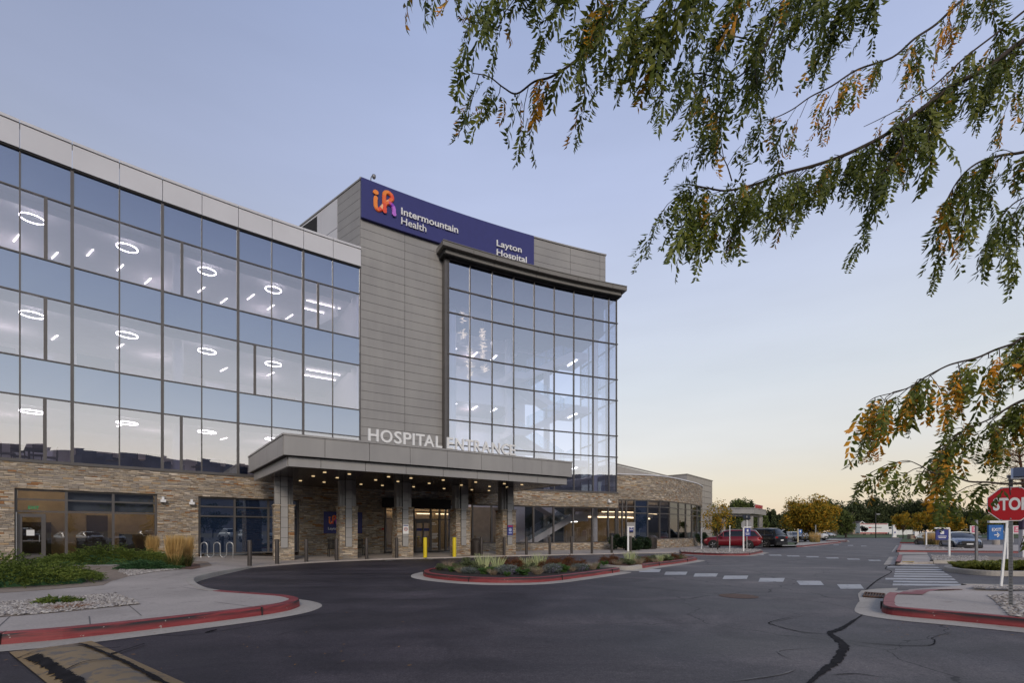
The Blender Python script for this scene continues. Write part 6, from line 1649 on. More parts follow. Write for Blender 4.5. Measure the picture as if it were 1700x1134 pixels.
    for s_ in (-1, 1):
        mb = MB(); X = L / 2 - .05 * L; mb.box(X - .28, X + .06, s_ * hw * .62 - .18, s_ * hw * .62 + .18, .68 * k if kind != 'sedan' else .6, .8 * k if kind != 'sedan' else .7); mb.build('headlight', M['headlamp'], t)
        mb = MB(); X = -L / 2; mb.box(X - .005, X + .22, s_ * hw * .76 - .15, s_ * hw * .76 + .15, .85 * k, 1.0 * k); mb.build('taillight', M['taillamp'], t)
        mb = MB(); X = L / 2 - .32 * L; mb.box(X - .1, X + .06, s_ * (hw + .1) - .09, s_ * (hw + .1) + .09, 1.0 * k, 1.14 * k); mb.build('mirror', col, t)
    mb = MB(); mb.box(L / 2 - .07, L / 2 + .015, -hw * .55, hw * .55, .45 * k, .7 * k); mb.build('grille', M['black'], t)
    mb = MB(); mb.box(L / 2 - .22, L / 2 + .02, -hw * .85, hw * .85, .22 * k, .40 * k); mb.box(-L / 2 - .02, -L / 2 + .2, -hw * .88, hw * .88, .26 * k, .5 * k); mb.box(-L * .34, L * .34, -hw - .012, hw + .012, .22 * k, .3 * k); mb.build('bumper', M['black'], t)
    if kind != 'sedan':
        mb = MB()
        for s_ in (-1, 1): mb.box(-L * .32, L * .10, s_ * hw * .70 - .02, s_ * hw * .70 + .02, H - .01, H + .035)
        mb.build('roof_rail', M['chrome'], t)
    mb = MB(); mb.box(-L / 2 - .03, -L / 2 - .021, -.2, .2, .62 * k, .74 * k); mb.box(L / 2 + .02, L / 2 + .03, -.2, .2, .42 * k, .52 * k); mb.build('number_plate', M['white'], t)
    return t
red = paint('red_paint', (.21, .006, .014)); blk = paint('black_paint', (.008, .009, .012)); slv = paint('blue_silver_paint', (.22, .26, .33), .6); wht = paint('white_car_paint', (.62, .62, .62), .0)
gc = (G(1190, 911.4)[0] + G(1251, 912.3)[0]) / 2, (G(1190, 911.4)[1] + G(1251, 912.3)[1]) / 2
make_car('dark red crossover parked behind the curbed gravel bed', 'car', gc[0] + .15, gc[1] + .75, R_(149), 4.45, 1.82, 1.62, 'suv', red, name='parked_car')
c2 = G(1281, 909.5); make_car('black boxy off-roader parked to the right of the red car', 'car', c2[0] - .5, c2[1] + 1.3, R_(118), 4.5, 1.85, 1.78, 'box', blk)
c3 = G(1621, 913.5); make_car('blue-silver sedan facing the road behind the EXIT sign', 'car', c3[0] + .55, c3[1] + 2.0, R_(-118), 4.6, 1.8, 1.45, 'sedan', slv)
c4 = G(1588, 909); make_car('black car mostly hidden to the left of the silver sedan', 'car', c4[0] + .4, c4[1] + 3, R_(-112), 4.5, 1.8, 1.42, 'sedan', blk)
c4 = G(1605, 903); make_car('grey car parked in the row behind the silver sedan', 'car', c4[0], c4[1] + 3, R_(-112), 4.5, 1.8, 1.5, 'sedan', paint('grey_paint', (.2, .2, .22)))
for px, py, hd, kd, c, lab in ((1332.5, 899.2, -95, 'sedan', wht, 'white sedan facing the viewer beyond the blue parking sign'), (1361, 897.5, -60, 'box', wht, 'white boxy vehicle parked behind the far tan grass'), (1305, 895.5, -80, 'sedan', wht, 'white sedan far behind the black car'), (1318, 894.5, -80, 'suv', paint('dark_grey_paint', (.05, .05, .06)), 'dark grey crossover in the far row of cars'), (1312, 893.6, -80, 'suv', wht, 'white crossover in the far row of cars'), (1382, 892.6, -80, 'sedan', wht, 'small white car beyond the orange tree')):
    c = c; p = G(px, py); make_car(lab, 'car', p[0], p[1] + 2, R_(hd), 4.5, 1.8, 1.5 if kd != 'box' else 1.8, kd, c)
# white box truck far away
Zt = 172; x0, x1 = GZ(1428, Zt)[0], GZ(1474.5, Zt)[0]; t = empty('box_truck', ((x0 + x1) / 2, Zt, .5), 'white box truck with red stripes and a dark picture on its side', 'truck')
zb, ztp = HZ(888, Zt) - .5, HZ(869.5, Zt) - .5; Lb = x1 - x0
mb = MB(); mb.box(-Lb / 2, Lb / 2, 0, 2.5, zb + .35, ztp); mb.build('cargo_box', M['white'], t)
mb = MB(); mb.box(-Lb / 2, Lb / 2 - .2, -.03, 0, ztp - .35, ztp - .1); mb.box(-Lb / 2, Lb / 2 - .2, -.03, 0, zb + .4, zb + .75); mb.build('red_stripe', simple('truck_red', (.4, .03, .03), .5), t)
mb = MB()
for a, b, r in ((-Lb * .44, 2.6, .65), (-Lb * .37, 2.2, .75), (-Lb * .32, 1.7, .7), (-Lb * .27, 2.0, .6), (-Lb * .42, 1.7, .6)): mb.lathe([(r, -.05), (r, -.03)], (a, 0, b), 14, axis='y')
mb.build('side_picture', M['black'], t)
mb = MB(); mb.box(-Lb * .2, -Lb * .1, -.04, -.02, 2.35, 2.75, 0); mb.build('red_wordmark', M['stopred'], t); mb = MB()
for k in range(9): mb.box(-Lb * .09 + k * .4, -Lb * .09 + k * .4 + .28, -.04, -.02, 2.35, 2.75)
mb.build('grey_wordmark', M['galv'], t)
mb = MB(); xc = Lb / 2 + .05; mb.prism([(xc, .1), (xc + 2.0, .1), (xc + 2.0, 2.4), (xc, 2.4)], zb + .3, 2.0); mb.prism([(xc, .15), (xc + 1.3, .15), (xc + 1.3, 2.35), (xc, 2.35)], 2.001, 2.9); mb.build('cab', M['white'], t)
mb = MB(); mb.box(xc + .3, xc + 1.2, .12, .149, 2.05, 2.7); mb.build('cab_window', M['carglass'], t)
for a in (-Lb * .33, Lb * .1 + 3.9):
    mb = MB(); mb.lathe([(.5, 0), (.5, .3)], (a, .05, .5), 16, axis='y'); mb.build('wheel', M['tyre'], t)
mb = MB(); mb.box(-Lb / 2, Lb / 2, .6, 2, .7, zb + .34); mb.build('chassis', M['black'], t)
# vehicles behind the viewer that only the glazing mirrors
for i, (x_, y_, c, kd, lab) in enumerate(((9, -14, blk, 'suv', 'black crossover parked behind the viewer, mirrored in the glass'), (13, -13, wht, 'sedan', 'white sedan parked behind the viewer, mirrored in the glass'), (17, -12, slv, 'sedan', 'silver sedan parked behind the viewer, mirrored in glass'), (22, -9, wht, 'box', 'white off-roader parked behind the viewer, mirrored in glass'))):
    make_car(lab, 'car', x_, y_, R_(115), kind=kd, col=c, H=1.5 if kd == 'sedan' else 1.7)

# ================================================================== PLANTS
def blades(n, h, spread, w, lean, seed, base_r=.1, curl=.3, hvar=.4):
    """grass-like clump as numpy ribbons -> V, F(quads)"""
    r = np.random.default_rng(seed); V = []; F = []
    a = r.random(n) * 2 * pi; rad = base_r * np.sqrt(r.random(n)); H = h * (1 - hvar * r.random(n)); ln = lean * (.2 + r.random(n)); cu = curl * (r.random(n))
    for i in range(n):
        bx, by = rad[i] * cos(a[i]), rad[i] * sin(a[i]); d = np.array((cos(a[i]), sin(a[i]))); pr = np.array((-d[1], d[0])); b = len(V); ph = r.random() * pi; pr = pr * cos(ph) + d * sin(ph)
        for j in range(4):
            t = j / 3; o = d * (ln[i] * spread * t + cu[i] * spread * t ** 3); z = H[i] * (t - .25 * cu[i] * t ** 3); ww = w * (1 - .85 * t)
            V.append((bx + o[0] - pr[0] * ww, by + o[1] - pr[1] * ww, z)); V.append((bx + o[0] + pr[0] * ww, by + o[1] + pr[1] * ww, z))
        for j in range(3): F.append((b + 2 * j, b + 2 * j + 1, b + 2 * j + 3, b + 2 * j + 2))
    return np.array(V), np.array(F)
def leafcloud(n, rx, ry, rz, size, seed, z0=0.0, clumps=0, flat=.5, shell=.5):
    """many little leaf quads in an ellipsoid made of sub-clumps"""
    r = np.random.default_rng(seed)
    u = r.normal(size=(n, 3)); u /= np.linalg.norm(u, axis=1)[:, None]; rr = (shell + (1 - shell) * r.random(n)) ** (1 / 2)
    if clumps:
        cu = r.normal(size=(clumps, 3)); cu /= np.linalg.norm(cu, axis=1)[:, None]; cu *= (r.random(clumps) ** .4)[:, None] * .85; k = r.integers(0, clumps, n); cs_ = .22 + .22 * r.random(clumps)
        P = cu[k] + u * (cs_[k] * r.random(n) ** .5)[:, None]
    else: P = u * rr[:, None]
    P = P * np.array((rx, ry, rz)) + np.array((0, 0, z0 + rz))
    nrm = r.normal(size=(n, 3)); nrm[:, 2] += flat; nrm /= np.linalg.norm(nrm, axis=1)[:, None]
    t = np.cross(nrm, r.normal(size=(n, 3))); t /= np.linalg.norm(t, axis=1)[:, None]; b = np.cross(nrm, t); s = (size * (.6 + .8 * r.random(n)))[:, None]
    V = np.stack([P - t * s, P - b * s * .45, P + t * s, P + b * s * .45], 1).reshape(-1, 3); F = np.arange(n * 4).reshape(n, 4); return V, F
LM = {
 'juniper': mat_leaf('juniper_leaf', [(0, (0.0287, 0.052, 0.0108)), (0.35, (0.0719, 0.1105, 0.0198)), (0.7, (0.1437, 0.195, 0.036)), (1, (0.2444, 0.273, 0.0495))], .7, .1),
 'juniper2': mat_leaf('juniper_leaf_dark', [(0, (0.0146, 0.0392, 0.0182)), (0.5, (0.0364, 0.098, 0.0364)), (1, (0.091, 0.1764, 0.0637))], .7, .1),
 'dry': mat_leaf('dry_twig', [(0, (0.18, 0.06, 0.018)), (1, (0.39, 0.18, 0.06))], .8, .1),
 'tan': mat_leaf('tan_grass', [(0, (0.4212, 0.2766, 0.0983)), (0.5, (0.6804, 0.4659, 0.1857)), (1, (0.891, 0.6406, 0.284))], .8, .3),
 'tuft': mat_leaf('tuft_grass', [(0, (0.221, 0.169, 0.1105)), (0.5, (0.364, 0.286, 0.195)), (1, (0.52, 0.429, 0.312))], .8, .2),
 'green_blade': mat_leaf('green_blade', [(0, (.05, .08, .02)), (1, (.14, .16, .045))], .7, .3),
 'varieg': mat_leaf('variegated_blade', [(0, (0.208, 0.286, 0.1)), (0.4, (0.494, 0.546, 0.275)), (1, (0.754, 0.754, 0.45))], .6, .2),
 'lav': mat_leaf('lavender_leaf', [(0, (0.07, 0.098, 0.07)), (0.6, (0.168, 0.196, 0.168)), (0.85, (0.224, 0.196, 0.308)), (1, (0.28, 0.252, 0.392))], .8, .2),
 'green': mat_leaf('green_leaf', [(0, (0.0273, 0.0637, 0.0168)), (0.5, (0.0637, 0.1365, 0.0302)), (1, (0.1365, 0.2184, 0.0588))], .6, .2),
 'sage': mat_leaf('sage_leaf', [(0, (0.052, 0.0715, 0.0325)), (0.5, (0.117, 0.143, 0.065)), (1, (0.208, 0.221, 0.117))], .7, .2),
 'russet': mat_leaf('russet_leaf', [(0, (0.049, 0.0234, 0.013)), (0.5, (0.14, 0.0585, 0.026)), (0.8, (0.238, 0.0975, 0.0325)), (1, (0.07, 0.078, 0.026))], .8, .2),
 'yew': mat_leaf('hedge_leaf', [(0, (.006, .014, .006)), (.6, (.015, .035, .012)), (1, (.035, .06, .02))], .6, .1),
 'ylg': mat_leaf('olive_shrub', [(0, (0.078, 0.0975, 0.018)), (0.5, (0.169, 0.195, 0.036)), (1, (0.312, 0.286, 0.06))], .6, .25),
 'dark': mat_leaf('dark_tree', [(0, (0.021, 0.0336, 0.0157)), (0.5, (0.0546, 0.0735, 0.0274)), (1, (0.1155, 0.1302, 0.051))], .8, .15),
 'olive': mat_leaf('olive_tree', [(0, (0.0477, 0.0672, 0.0196)), (0.5, (0.1085, 0.1389, 0.0392)), (1, (0.1953, 0.224, 0.0588))], .8, .2),
 'orange': mat_leaf('autumn_leaf', [(0, (0.075, 0.088, 0.015)), (0.3, (0.165, 0.16, 0.021)), (0.55, (0.39, 0.256, 0.0225)), (0.8, (0.6, 0.32, 0.0225)), (1, (0.675, 0.256, 0.03))], .7, .3),
 'sparse': mat_leaf('sparse_leaf', [(0, (.10, .035, .012)), (.6, (.30, .12, .02)), (1, (.38, .18, .03))], .7, .3),
 'locust': mat_leaf('locust_leaf', [(0, (0.0438, 0.0652, 0.0145)), (0.4, (0.1023, 0.1369, 0.0242)), (0.8, (0.2009, 0.2217, 0.0339)), (0.92, (0.2923, 0.2608, 0.0364)), (0.94, (0.5768, 0.2314, 0.0194)), (1, (0.7307, 0.2945, 0.0194))], .45, .28),
 'locust_o': mat_leaf('locust_autumn', [(0, (0.0525, 0.0878, 0.0164)), (0.34, (0.1225, 0.1536, 0.0218)), (0.5, (0.35, 0.1975, 0.0182)), (0.75, (0.735, 0.3511, 0.0218)), (1, (0.805, 0.2853, 0.0273))], .45, .3),
}
def plant(name, label, cat, x, y, z, V, F, mat, group=None, extra=None):
    me_o = npmesh('foliage', V, F, mat); t = empty(name, (x, y, z), label, cat, group); me_o.parent = t
    if extra is not None:
        o2 = npmesh(extra[0], extra[1], extra[2], extra[3]); o2.parent = t
    return t
def juniper(label, cx, cy, rx, ry, h, n, seed, mat, z=.15, rz=0.0, ls=1.0):
    """spreading juniper: low sprays of needles radiating from many stems"""
    r = np.random.default_rng(seed); V = []; F = []
    ns = n // 24
    ang_ = r.random(ns) * 2 * pi; rad = np.sqrt(r.random(ns)); bx = rx * rad * np.cos(ang_); by = ry * rad * np.sin(ang_)
    top = h * (1 - rad ** 2.2 * .75) * (.62 + .45 * r.random(ns)) * (1 + .25 * np.sin(bx * 3.1 + seed) * np.cos(by * 4.3))
    Vs, Fs = [], []
    for i in range(ns):
        d = np.array((cos(ang_[i]) * (.4 + rad[i]) + .5 * r.normal(), sin(ang_[i]) * (.4 + rad[i]) + .5 * r.normal(), .28 + .2 * r.normal())); d /= np.linalg.norm(d); L = (.20 + .22 * r.random()) * ls
        p0 = np.array((bx[i], by[i], top[i] * (.55 + .45 * r.random())))
        m = 24; t = r.random(m); e = r.normal(size=(m, 3)) * .35; e += d; e /= np.linalg.norm(e, axis=1)[:, None]
        P = p0 + d * (t * L)[:, None] + np.array((0, 0, -.06)) * (t ** 2)[:, None]; l = (.035 + .035 * r.random(m))[:, None]; w = np.cross(e, r.normal(size=(m, 3))); w /= np.linalg.norm(w, axis=1)[:, None]; w *= .011
        Vs.append(np.stack([P - w, P + w, P + e * l], 1).reshape(-1, 3)); Fs.append(np.arange(m * 3).reshape(m, 3) + i * m * 3)
    V = np.concatenate(Vs); F = np.concatenate(Fs); o = npmesh('foliage', V, F, mat)
    t = empty('juniper', (cx, cy, z), label, 'juniper', rz=rz); o.parent = t
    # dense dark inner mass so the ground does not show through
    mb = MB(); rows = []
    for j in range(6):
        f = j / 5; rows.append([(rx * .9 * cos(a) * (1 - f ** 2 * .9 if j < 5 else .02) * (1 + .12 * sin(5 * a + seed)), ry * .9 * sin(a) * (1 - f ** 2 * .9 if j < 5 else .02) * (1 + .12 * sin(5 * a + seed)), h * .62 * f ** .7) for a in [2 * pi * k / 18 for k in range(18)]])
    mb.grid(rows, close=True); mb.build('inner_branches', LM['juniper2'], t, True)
    return t
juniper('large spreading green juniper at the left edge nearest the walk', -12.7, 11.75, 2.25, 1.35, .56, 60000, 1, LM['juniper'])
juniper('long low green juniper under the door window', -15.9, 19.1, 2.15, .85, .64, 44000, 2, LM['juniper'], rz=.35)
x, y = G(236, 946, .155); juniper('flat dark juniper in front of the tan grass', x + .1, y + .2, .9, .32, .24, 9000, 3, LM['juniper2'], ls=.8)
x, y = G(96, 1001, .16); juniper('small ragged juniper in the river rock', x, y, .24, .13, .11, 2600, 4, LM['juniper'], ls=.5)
V, F = blades(260, .07, .25, .004, 1.0, 9, .12, .8); x, y = G(117, 1010, .16); plant('dead_twigs', 'patch of rust brown dead twigs beside the small juniper', 'twigs', x, y, .16, V, F, LM['dry'])
# feather grasses
def feather(label, px, py, h, w, n, seed, g=.15, rad=.16):
    x, y = G(px, py, g); V, F = blades(n, h, .30, .0042, .42, seed, rad * .75, .35, .35); V2, F2 = blades(int(n * .8), h * .48, .32, .006, .5, seed + 1, rad * .8, .5)
    V3, F3 = blades(int(n * .8), h * 1.04, .26, .009, .38, seed + 2, rad * .9, .2, .18); V3[:, 2] = np.where(V3[:, 2] < h * .45, h * .45, V3[:, 2])
    V = np.concatenate([V, V3]); F = np.concatenate([F, F3 + len(V) - len(V3)])
    t = plant('feather_grass', label, 'ornamental grass', x, y, g, V, F, LM['tan'], None, ('green_base', V2, F2, LM['green_blade'])); return t
feather('tan feather grass clump against the stone left of the taller pair', 254, 933, 1.12, .3, 520, 21)
feather('tallest tan feather grass clump at the left of the pair', 289, 944.5, 1.18, .3, 700, 22, rad=.2); feather('tan feather grass clump right of the tallest one', 309, 941.5, 1.14, .3, 560, 23, rad=.17)
# hedge by the curved wing
for i, (px, py, rx, rz_) in enumerate(((1033, 914, .95, .85), (1053, 914.2, .9, .78), (1069, 912.6, .7, .75))):
    x, y = G(px, py, .06); V, F = leafcloud(7000, rx, .7, rz_ * .8, .06, 30 + i, 0.0, 26, .3); plant('hedge_shrub', ['dark clipped evergreen left of the white sign post', 'dark clipped evergreen right of the white sign post', 'smaller dark evergreen next to the litter bin'][i], 'shrub', x, y + .2, -.05, V, F, LM['yew'], 'dark evergreens before the curved wing')
x, y = G(1168, 908.5, .06); V, F = leafcloud(3000, .7, .6, .9, .07, 40, 0, 12); plant('shrub', 'dark evergreen at the right end of the curved wing', 'shrub', x + .4, y + 1, 0, V, F, LM['yew'])

# island perennials: (type, px, py, label)
KIND = {}
def proto(k):
    if k in KIND: return KIND[k]
    if k == 'iris': V, F = blades(90, .62, .34, .014, .55, 51, .14, .12, .35); m = 'varieg'
    elif k == 'tuft': V, F = blades(300, .33, .3, .004, .55, 52, .10, .5, .55); m = 'tuft'
    elif k == 'lav': V, F = leafcloud(1500, .32, .32, .15, .022, 53, 0, 0, .2, .1); V2, F2 = blades(90, .36, .3, .006, .7, 54, .2, .1); V = np.concatenate([V, V2]); F = np.concatenate([F, F2 + len(V) - len(V2)]); m = 'lav'
    elif k == 'green': V, F = leafcloud(1700, .28, .28, .14, .028, 55, 0, 14, .6); m = 'green'
    elif k == 'sage': V, F = leafcloud(1500, .34, .34, .19, .026, 56, 0, 16, .3); m = 'sage'
    elif k == 'russet': V, F = leafcloud(1100, .34, .34, .26, .022, 57, 0, 26, .2); V2, F2 = blades(60, .55, .4, .006, .5, 58, .16, .1); V = np.concatenate([V, V2]); F = np.concatenate([F, F2 + len(V) - len(V2)]); m = 'russet'
    elif k == 'ylg': V, F = leafcloud(1500, .45, .45, .2, .045, 59, 0, 16, .3); V2, F2 = blades(120, .35, .35, .016, .8, 60, .25, .3); V = np.concatenate([V, V2]); F = np.concatenate([F, F2 + len(V) - len(V2)]); m = 'ylg'
    o = npmesh('foliage', V, F, LM[m]); o.name = 'foliage'; KIND[k] = o; o['_proto'] = 1; return o
NAMES = {'iris': ('variegated_iris', 'iris', 'pale striped sword-leaf clump'), 'tuft': ('tan_tuft', 'ornamental grass', 'small tan grass tuft'), 'lav': ('lavender', 'lavender', 'grey-violet lavender mound'),
         'green': ('green_perennial', 'perennial', 'low bright green leafy mound'), 'sage': ('sage_mound', 'perennial', 'grey-green leafy mound'), 'russet': ('faded_coneflower', 'perennial', 'faded russet flower clump'), 'ylg': ('median_shrub', 'shrub', 'yellow-green low shrub')}
used = {}
def put(k, px, py, sc_=1.0, lab=None, g=.13):
    pr = proto(k); x, y = G(px, py, g); nm, cat, txt = NAMES[k]
    if k not in used: o = pr; used[k] = 1
    else: o = pr.copy(); COL.objects.link(o)
    if '_proto' in o: del o['_proto']
    o.name = nm; o.location = (x, y, g); o.scale = (sc_ * (.8 + .3 * random.random()), sc_ * .9, sc_ * (.7 + .25 * random.random())); o.rotation_euler = (0, 0, random.random() * 6.28)
    tag(o, lab, cat, 'plants of the kind ' + nm.replace('_', ' '))
ISL = [('iris', 802, 947.5, 1.05), ('iris', 825, 947, 1.1), ('iris', 872.5, 944.5, 1.0), ('iris', 893.5, 946.5, 1.05), ('tuft', 744, 943.5, 1), ('tuft', 764, 951, .9), ('tuft', 819, 954.5, .95), ('tuft', 892, 954, 1.1), ('tuft', 949.5, 948.5, .9), ('tuft', 984, 945.5, 1.05),
       ('sage', 731, 947.5, .9), ('sage', 775, 943, 1.2), ('sage', 790, 948, 1.0), ('sage', 756, 947, .9), ('lav', 779, 952.5, .9), ('lav', 841, 954, 1.15), ('lav', 843, 950.5, .8), ('lav', 917, 951.5, 1.15), ('lav', 962, 947.5, 1.05), ('green', 752, 949.5, .8), ('green', 802, 953.5, .95), ('green', 855, 953, .9), ('green', 869, 955.5, 1), ('green', 934, 950, 1), ('green', 971, 946.5, .9),
       ('russet', 838, 945.5, 1), ('russet', 853, 945, .9), ('russet', 862, 947.5, 1), ('russet', 880, 943.5, .9), ('russet', 912, 944.5, 1.1), ('russet', 925, 945.5, 1), ('russet', 931, 943.5, 1), ('russet', 948, 943.5, 1), ('russet', 966, 942.5, .9), ('russet', 905, 947.5, .9), ('sage', 925, 948.5, .9), ('sage', 882, 949.5, .9), ('green', 992, 944.5, .8), ('green', 815, 949.5, .8), ('russet', 955, 945, .8), ('green', 843, 957, .55), ('lav', 830, 951.5, .7)]
ISL2 = [('russet', 1001, 937.5, .95), ('green', 1003, 939, .7), ('russet', 1016, 937, .9), ('tuft', 1025, 938.5, 1.05), ('sage', 1033, 936.5, .9), ('iris', 1047, 937, 1), ('sage', 1045, 938.5, .8), ('tuft', 1060, 938, 1.05), ('sage', 1062, 934.5, .9), ('russet', 1072, 934.5, .8), ('sage', 1082, 933.5, 1), ('iris', 1096, 932.5, .8), ('sage', 1104, 932, 1), ('tuft', 1088, 934.8, .8), ('iris', 1107, 930.5, .75), ('russet', 1120, 930, .8), ('green', 1114, 931, .8), ('sage', 1127, 929, .8), ('tuft', 1136, 928.5, .8), ('russet', 1132, 928, .6)]
near = ['at the front island left tip', 'left of front island centre', 'at the front island centre', 'right of front island centre', 'at the front island right end']
near2 = ['at the rear island left end', 'in the rear island middle', 'at the rear island right tip']
cnt = {}
for k, px, py, s_ in ISL + ISL2:
    if px > 994.5 and (k, px, py, s_) in ISL2: zone = near2[min(2, int((px - 995) / 48))]
    else: zone = near[min(4, max(0, int((px - 725) / 56)))]
    mid = 950 if (k, px, py, s_) in ISL else 936
    depth = 'front row' if py > mid + 1.5 else ('back row' if py < mid - 3 else 'middle row')
    lab = '%s %s, %s' % (NAMES[k][2], zone, depth); cnt[lab] = cnt.get(lab, 0) + 1
    if cnt[lab] > 1: lab = '%s %s, %s, %s from left' % (NAMES[k][2], zone, depth, ORD[cnt[lab] - 1])
    put(k, px, py, s_, lab)
# median shrubs
r = random.Random(8); pts_m = [(1592 + i * 9.5 + r.random() * 3, 941.5 + (i % 3) * 1.6 + min(i, 6) * .35) for i in range(14)]
for i, (px, py) in enumerate(pts_m):
    lab = 'yellow-green low median shrub, %s from the left end' % (ORD[i] if i < 13 else 'last')
    put('ylg', px, py, .75 + .35 * r.random(), lab, .14)
# tan grasses by the far cars
for i, (px, py, w) in enumerate(((1546, 905.5, 1.1), (1559, 905.8, 1.2), (1572, 905, 1.2), (1353, 900.5, 1.1))):
    feather(['tan grass clump left of the far tree trunk', 'tan grass clump right of the far tree trunk', 'tan grass clump behind the hanging navy sign', 'tan grass clump at the far curb left of the road'][i], px, py, 1.3, .5, 420, 70 + i, rad=.7)

# ================================================================== TREES
def tree(name, label, cat, x, y, H, Wd, trunk_h, mat, n, seed, leaf=.2, clumps=40, group=None, tr=.16, z=0.0, squash=.5):
    t = empty(name, (x, y, z), label, cat, group)
    r = np.random.default_rng(seed); mb = MB()
    top = trunk_h + (H - trunk_h) * .55
    mb.tube([(0, 0, -.1), (.05, 0, trunk_h * .5), (-.04, .04, trunk_h), (.03, 0, top)], [tr, tr * .8, tr * .7, tr * .2], 8)
    mb.build('trunk', M['bark'], t, True)
    mb = MB()
    for k in range(9):
        a = r.random() * 6.28; z0 = trunk_h * (.8 + .3 * r.random()); e = np.array((cos(a), sin(a))) * Wd * (.22 + .2 * r.random()); z1 = z0 + (H - z0) * (.4 + .5 * r.random())
        mb.tube([(0, 0, z0), (e[0] * .5, e[1] * .5, z0 + (z1 - z0) * .6), (e[0], e[1], z1)], [tr * .5, tr * .3, tr * .08], 5, cap=False)
    mb.build('branch', M['bark'], t, True)
    ch = (H - trunk_h) / 2 * 1.05
    V, F = leafcloud(n, Wd / 2, Wd / 2, ch, leaf, seed, trunk_h - .1, clumps, .2)
    o = npmesh('crown', V, F, mat); o.parent = t; return t
x, y = G(1188.5, 913.5, .15); tree('young_tree', 'small orange-leaved young tree in the gravel before the red car', 'tree', x + .1, y, 3.6, 2.9, 1.3, LM['orange'], 1500, 101, .07, 26, tr=.05)
x, y = GZ(1345, 72); tree('autumn_tree', 'broad golden orange tree beyond the cross drive', 'tree', x, y, 7.0, 8.0, .8, LM['orange'], 15000, 102, .16, 60, tr=.2, z=-.1)
BG = [ # px, Z, top_y, width_px, mat, label
 (1188, 110, 836, 30, 'olive', 'green tree above the far canopy, leftmost'), (1210, 115, 832, 26, 'olive', 'yellow-green tree rising left of the round green one'), (1229, 112, 827.5, 30, 'olive', 'round green tree standing above the far canopy roof'),
 (1248, 120, 836, 24, 'dark', 'dark tree behind the red roof letters'), (1283, 120, 843, 24, 'dark', 'dark green tree right of the far canopy'), (1300, 130, 848, 24, 'dark', 'low dark tree behind the row of white cars'),
 (1318, 150, 845, 26, 'olive', 'low green tree left of the golden orange tree'), (1262, 100, 855, 26, 'olive', 'green bushy tree behind the black car'), (1240, 95, 862, 30, 'olive', 'olive bushy tree behind the grey octagon'), (1215, 92, 860, 26, 'dark', 'dark bushy tree under the far canopy'),
 (1380, 185, 830, 46, 'dark', 'dark tall tree just right of the golden tree top'), (1404, 120, 846, 32, 'olive', 'pointed olive tree at the left of the tan house'), (1420, 190, 832, 36, 'dark', 'dark tree above the tan house gable'),
 (1446, 195, 827, 44, 'dark', 'dark tree above the truck box'), (1472, 200, 825, 48, 'dark', 'broad dark tree above the truck cab'), (1502, 198, 826, 46, 'dark', 'dark tree above the white fence'), (1530, 190, 829, 44, 'dark', 'dark tree above the stone planter'),
 (1555, 180, 833, 44, 'dark', 'dark tree behind the tan grasses'), (1580, 170, 838, 44, 'dark', 'dark tree left of the pink sign'), (1612, 160, 846, 50, 'dark', 'dark tree above the silver sedan'), (1645, 160, 848, 50, 'dark', 'dark tree behind the EXIT sign'), (1680, 160, 845, 50, 'dark', 'dark tree behind the STOP sign post'), (1715, 160, 842, 50, 'dark', 'dark tree at the far right edge'),
 (1355, 160, 850, 34, 'olive', 'green bush-like tree behind the golden tree'), (1395, 165, 862, 34, 'olive', 'low green tree left of the tan house wall'), (1490, 185, 862, 40, 'olive', 'low green tree hiding the pale house'), (1340, 175, 846, 30, 'dark', 'dark tree behind the golden tree crown')]
for i, (px, Z, ty, wpx, m, lab) in enumerate(BG):
    x, y = GZ(px, Z); H = HZ(ty, Z); tree('background_tree', lab, 'tree', x, y, H, wpx * Z / FPX * 1.15, H * .12, LM[m], 4200, 200 + i, .36 * Z / 150, 34, tr=.3, group='background trees')
for i, (px, Z, ty, wpx, lab) in enumerate(((1499, 96, 851, 30, 'small orange tree planted above the stone planter'), (1527, 84, 849, 38, 'orange and green tree beside the white low sign'), (1553, 66, 851, 44, 'orange and green tree above the tan grasses'), (1585, 70, 856, 36, 'orange and green tree behind the navy hanging sign'), (1640, 84, 856, 40, 'olive orange tree behind the blue silver sedan'))):
    x, y = GZ(px, Z); H = HZ(ty, Z); tree('autumn_tree', lab, 'tree', x, y, H, wpx * Z / FPX, 1.6, LM['orange'] if i < 4 else LM['ylg'], 4200, 300 + i, .13, 30, tr=.1, group='small autumn trees by the parking')
# tall thin-leaved tree behind the sign corner
x, y = GZ(1715, 24); t = empty('sparse_tree', (x, y, .1), 'thin-leaved rust tree with bare twigs rising behind the STOP sign', 'tree')
r = np.random.default_rng(77); tw = MB(); LV = []; 
mb = MB(); mb.tube([(0, 0, -.1), (-.1, 0, 2), (-.35, .1, 3.6), (-.6, .1, 5.4)], [.13, .11, .08, .03], 8); mb.build('trunk', M['bark'], t, True)
for k in range(34):
    z0 = 1.4 + 3.8 * r.random(); a = (pi + r.normal() * .75) if k % 3 else r.random() * 6.28; L = (1.2 + 2.4 * r.random()) * (1 - .12 * (z0 - 1.4)); el = .15 + .35 * r.random(); p = np.array((-.12 * z0, .05, z0)); P = [p]
    for j in range(6):
        a += r.normal() * .18; el += r.normal() * .12; p = p + np.array((cos(a) * cos(el), sin(a) * cos(el), sin(el))) * L / 6; P.append(p)
        m = 26; q = p + r.normal(size=(m, 3)) * np.array((.22, .22, .12)); LV.append(q)
    tw.tube(P, [.03, .022, .017, .013, .009, .006, .004], 5, cap=False)
tw.build('branch', M['bark'], t, True)
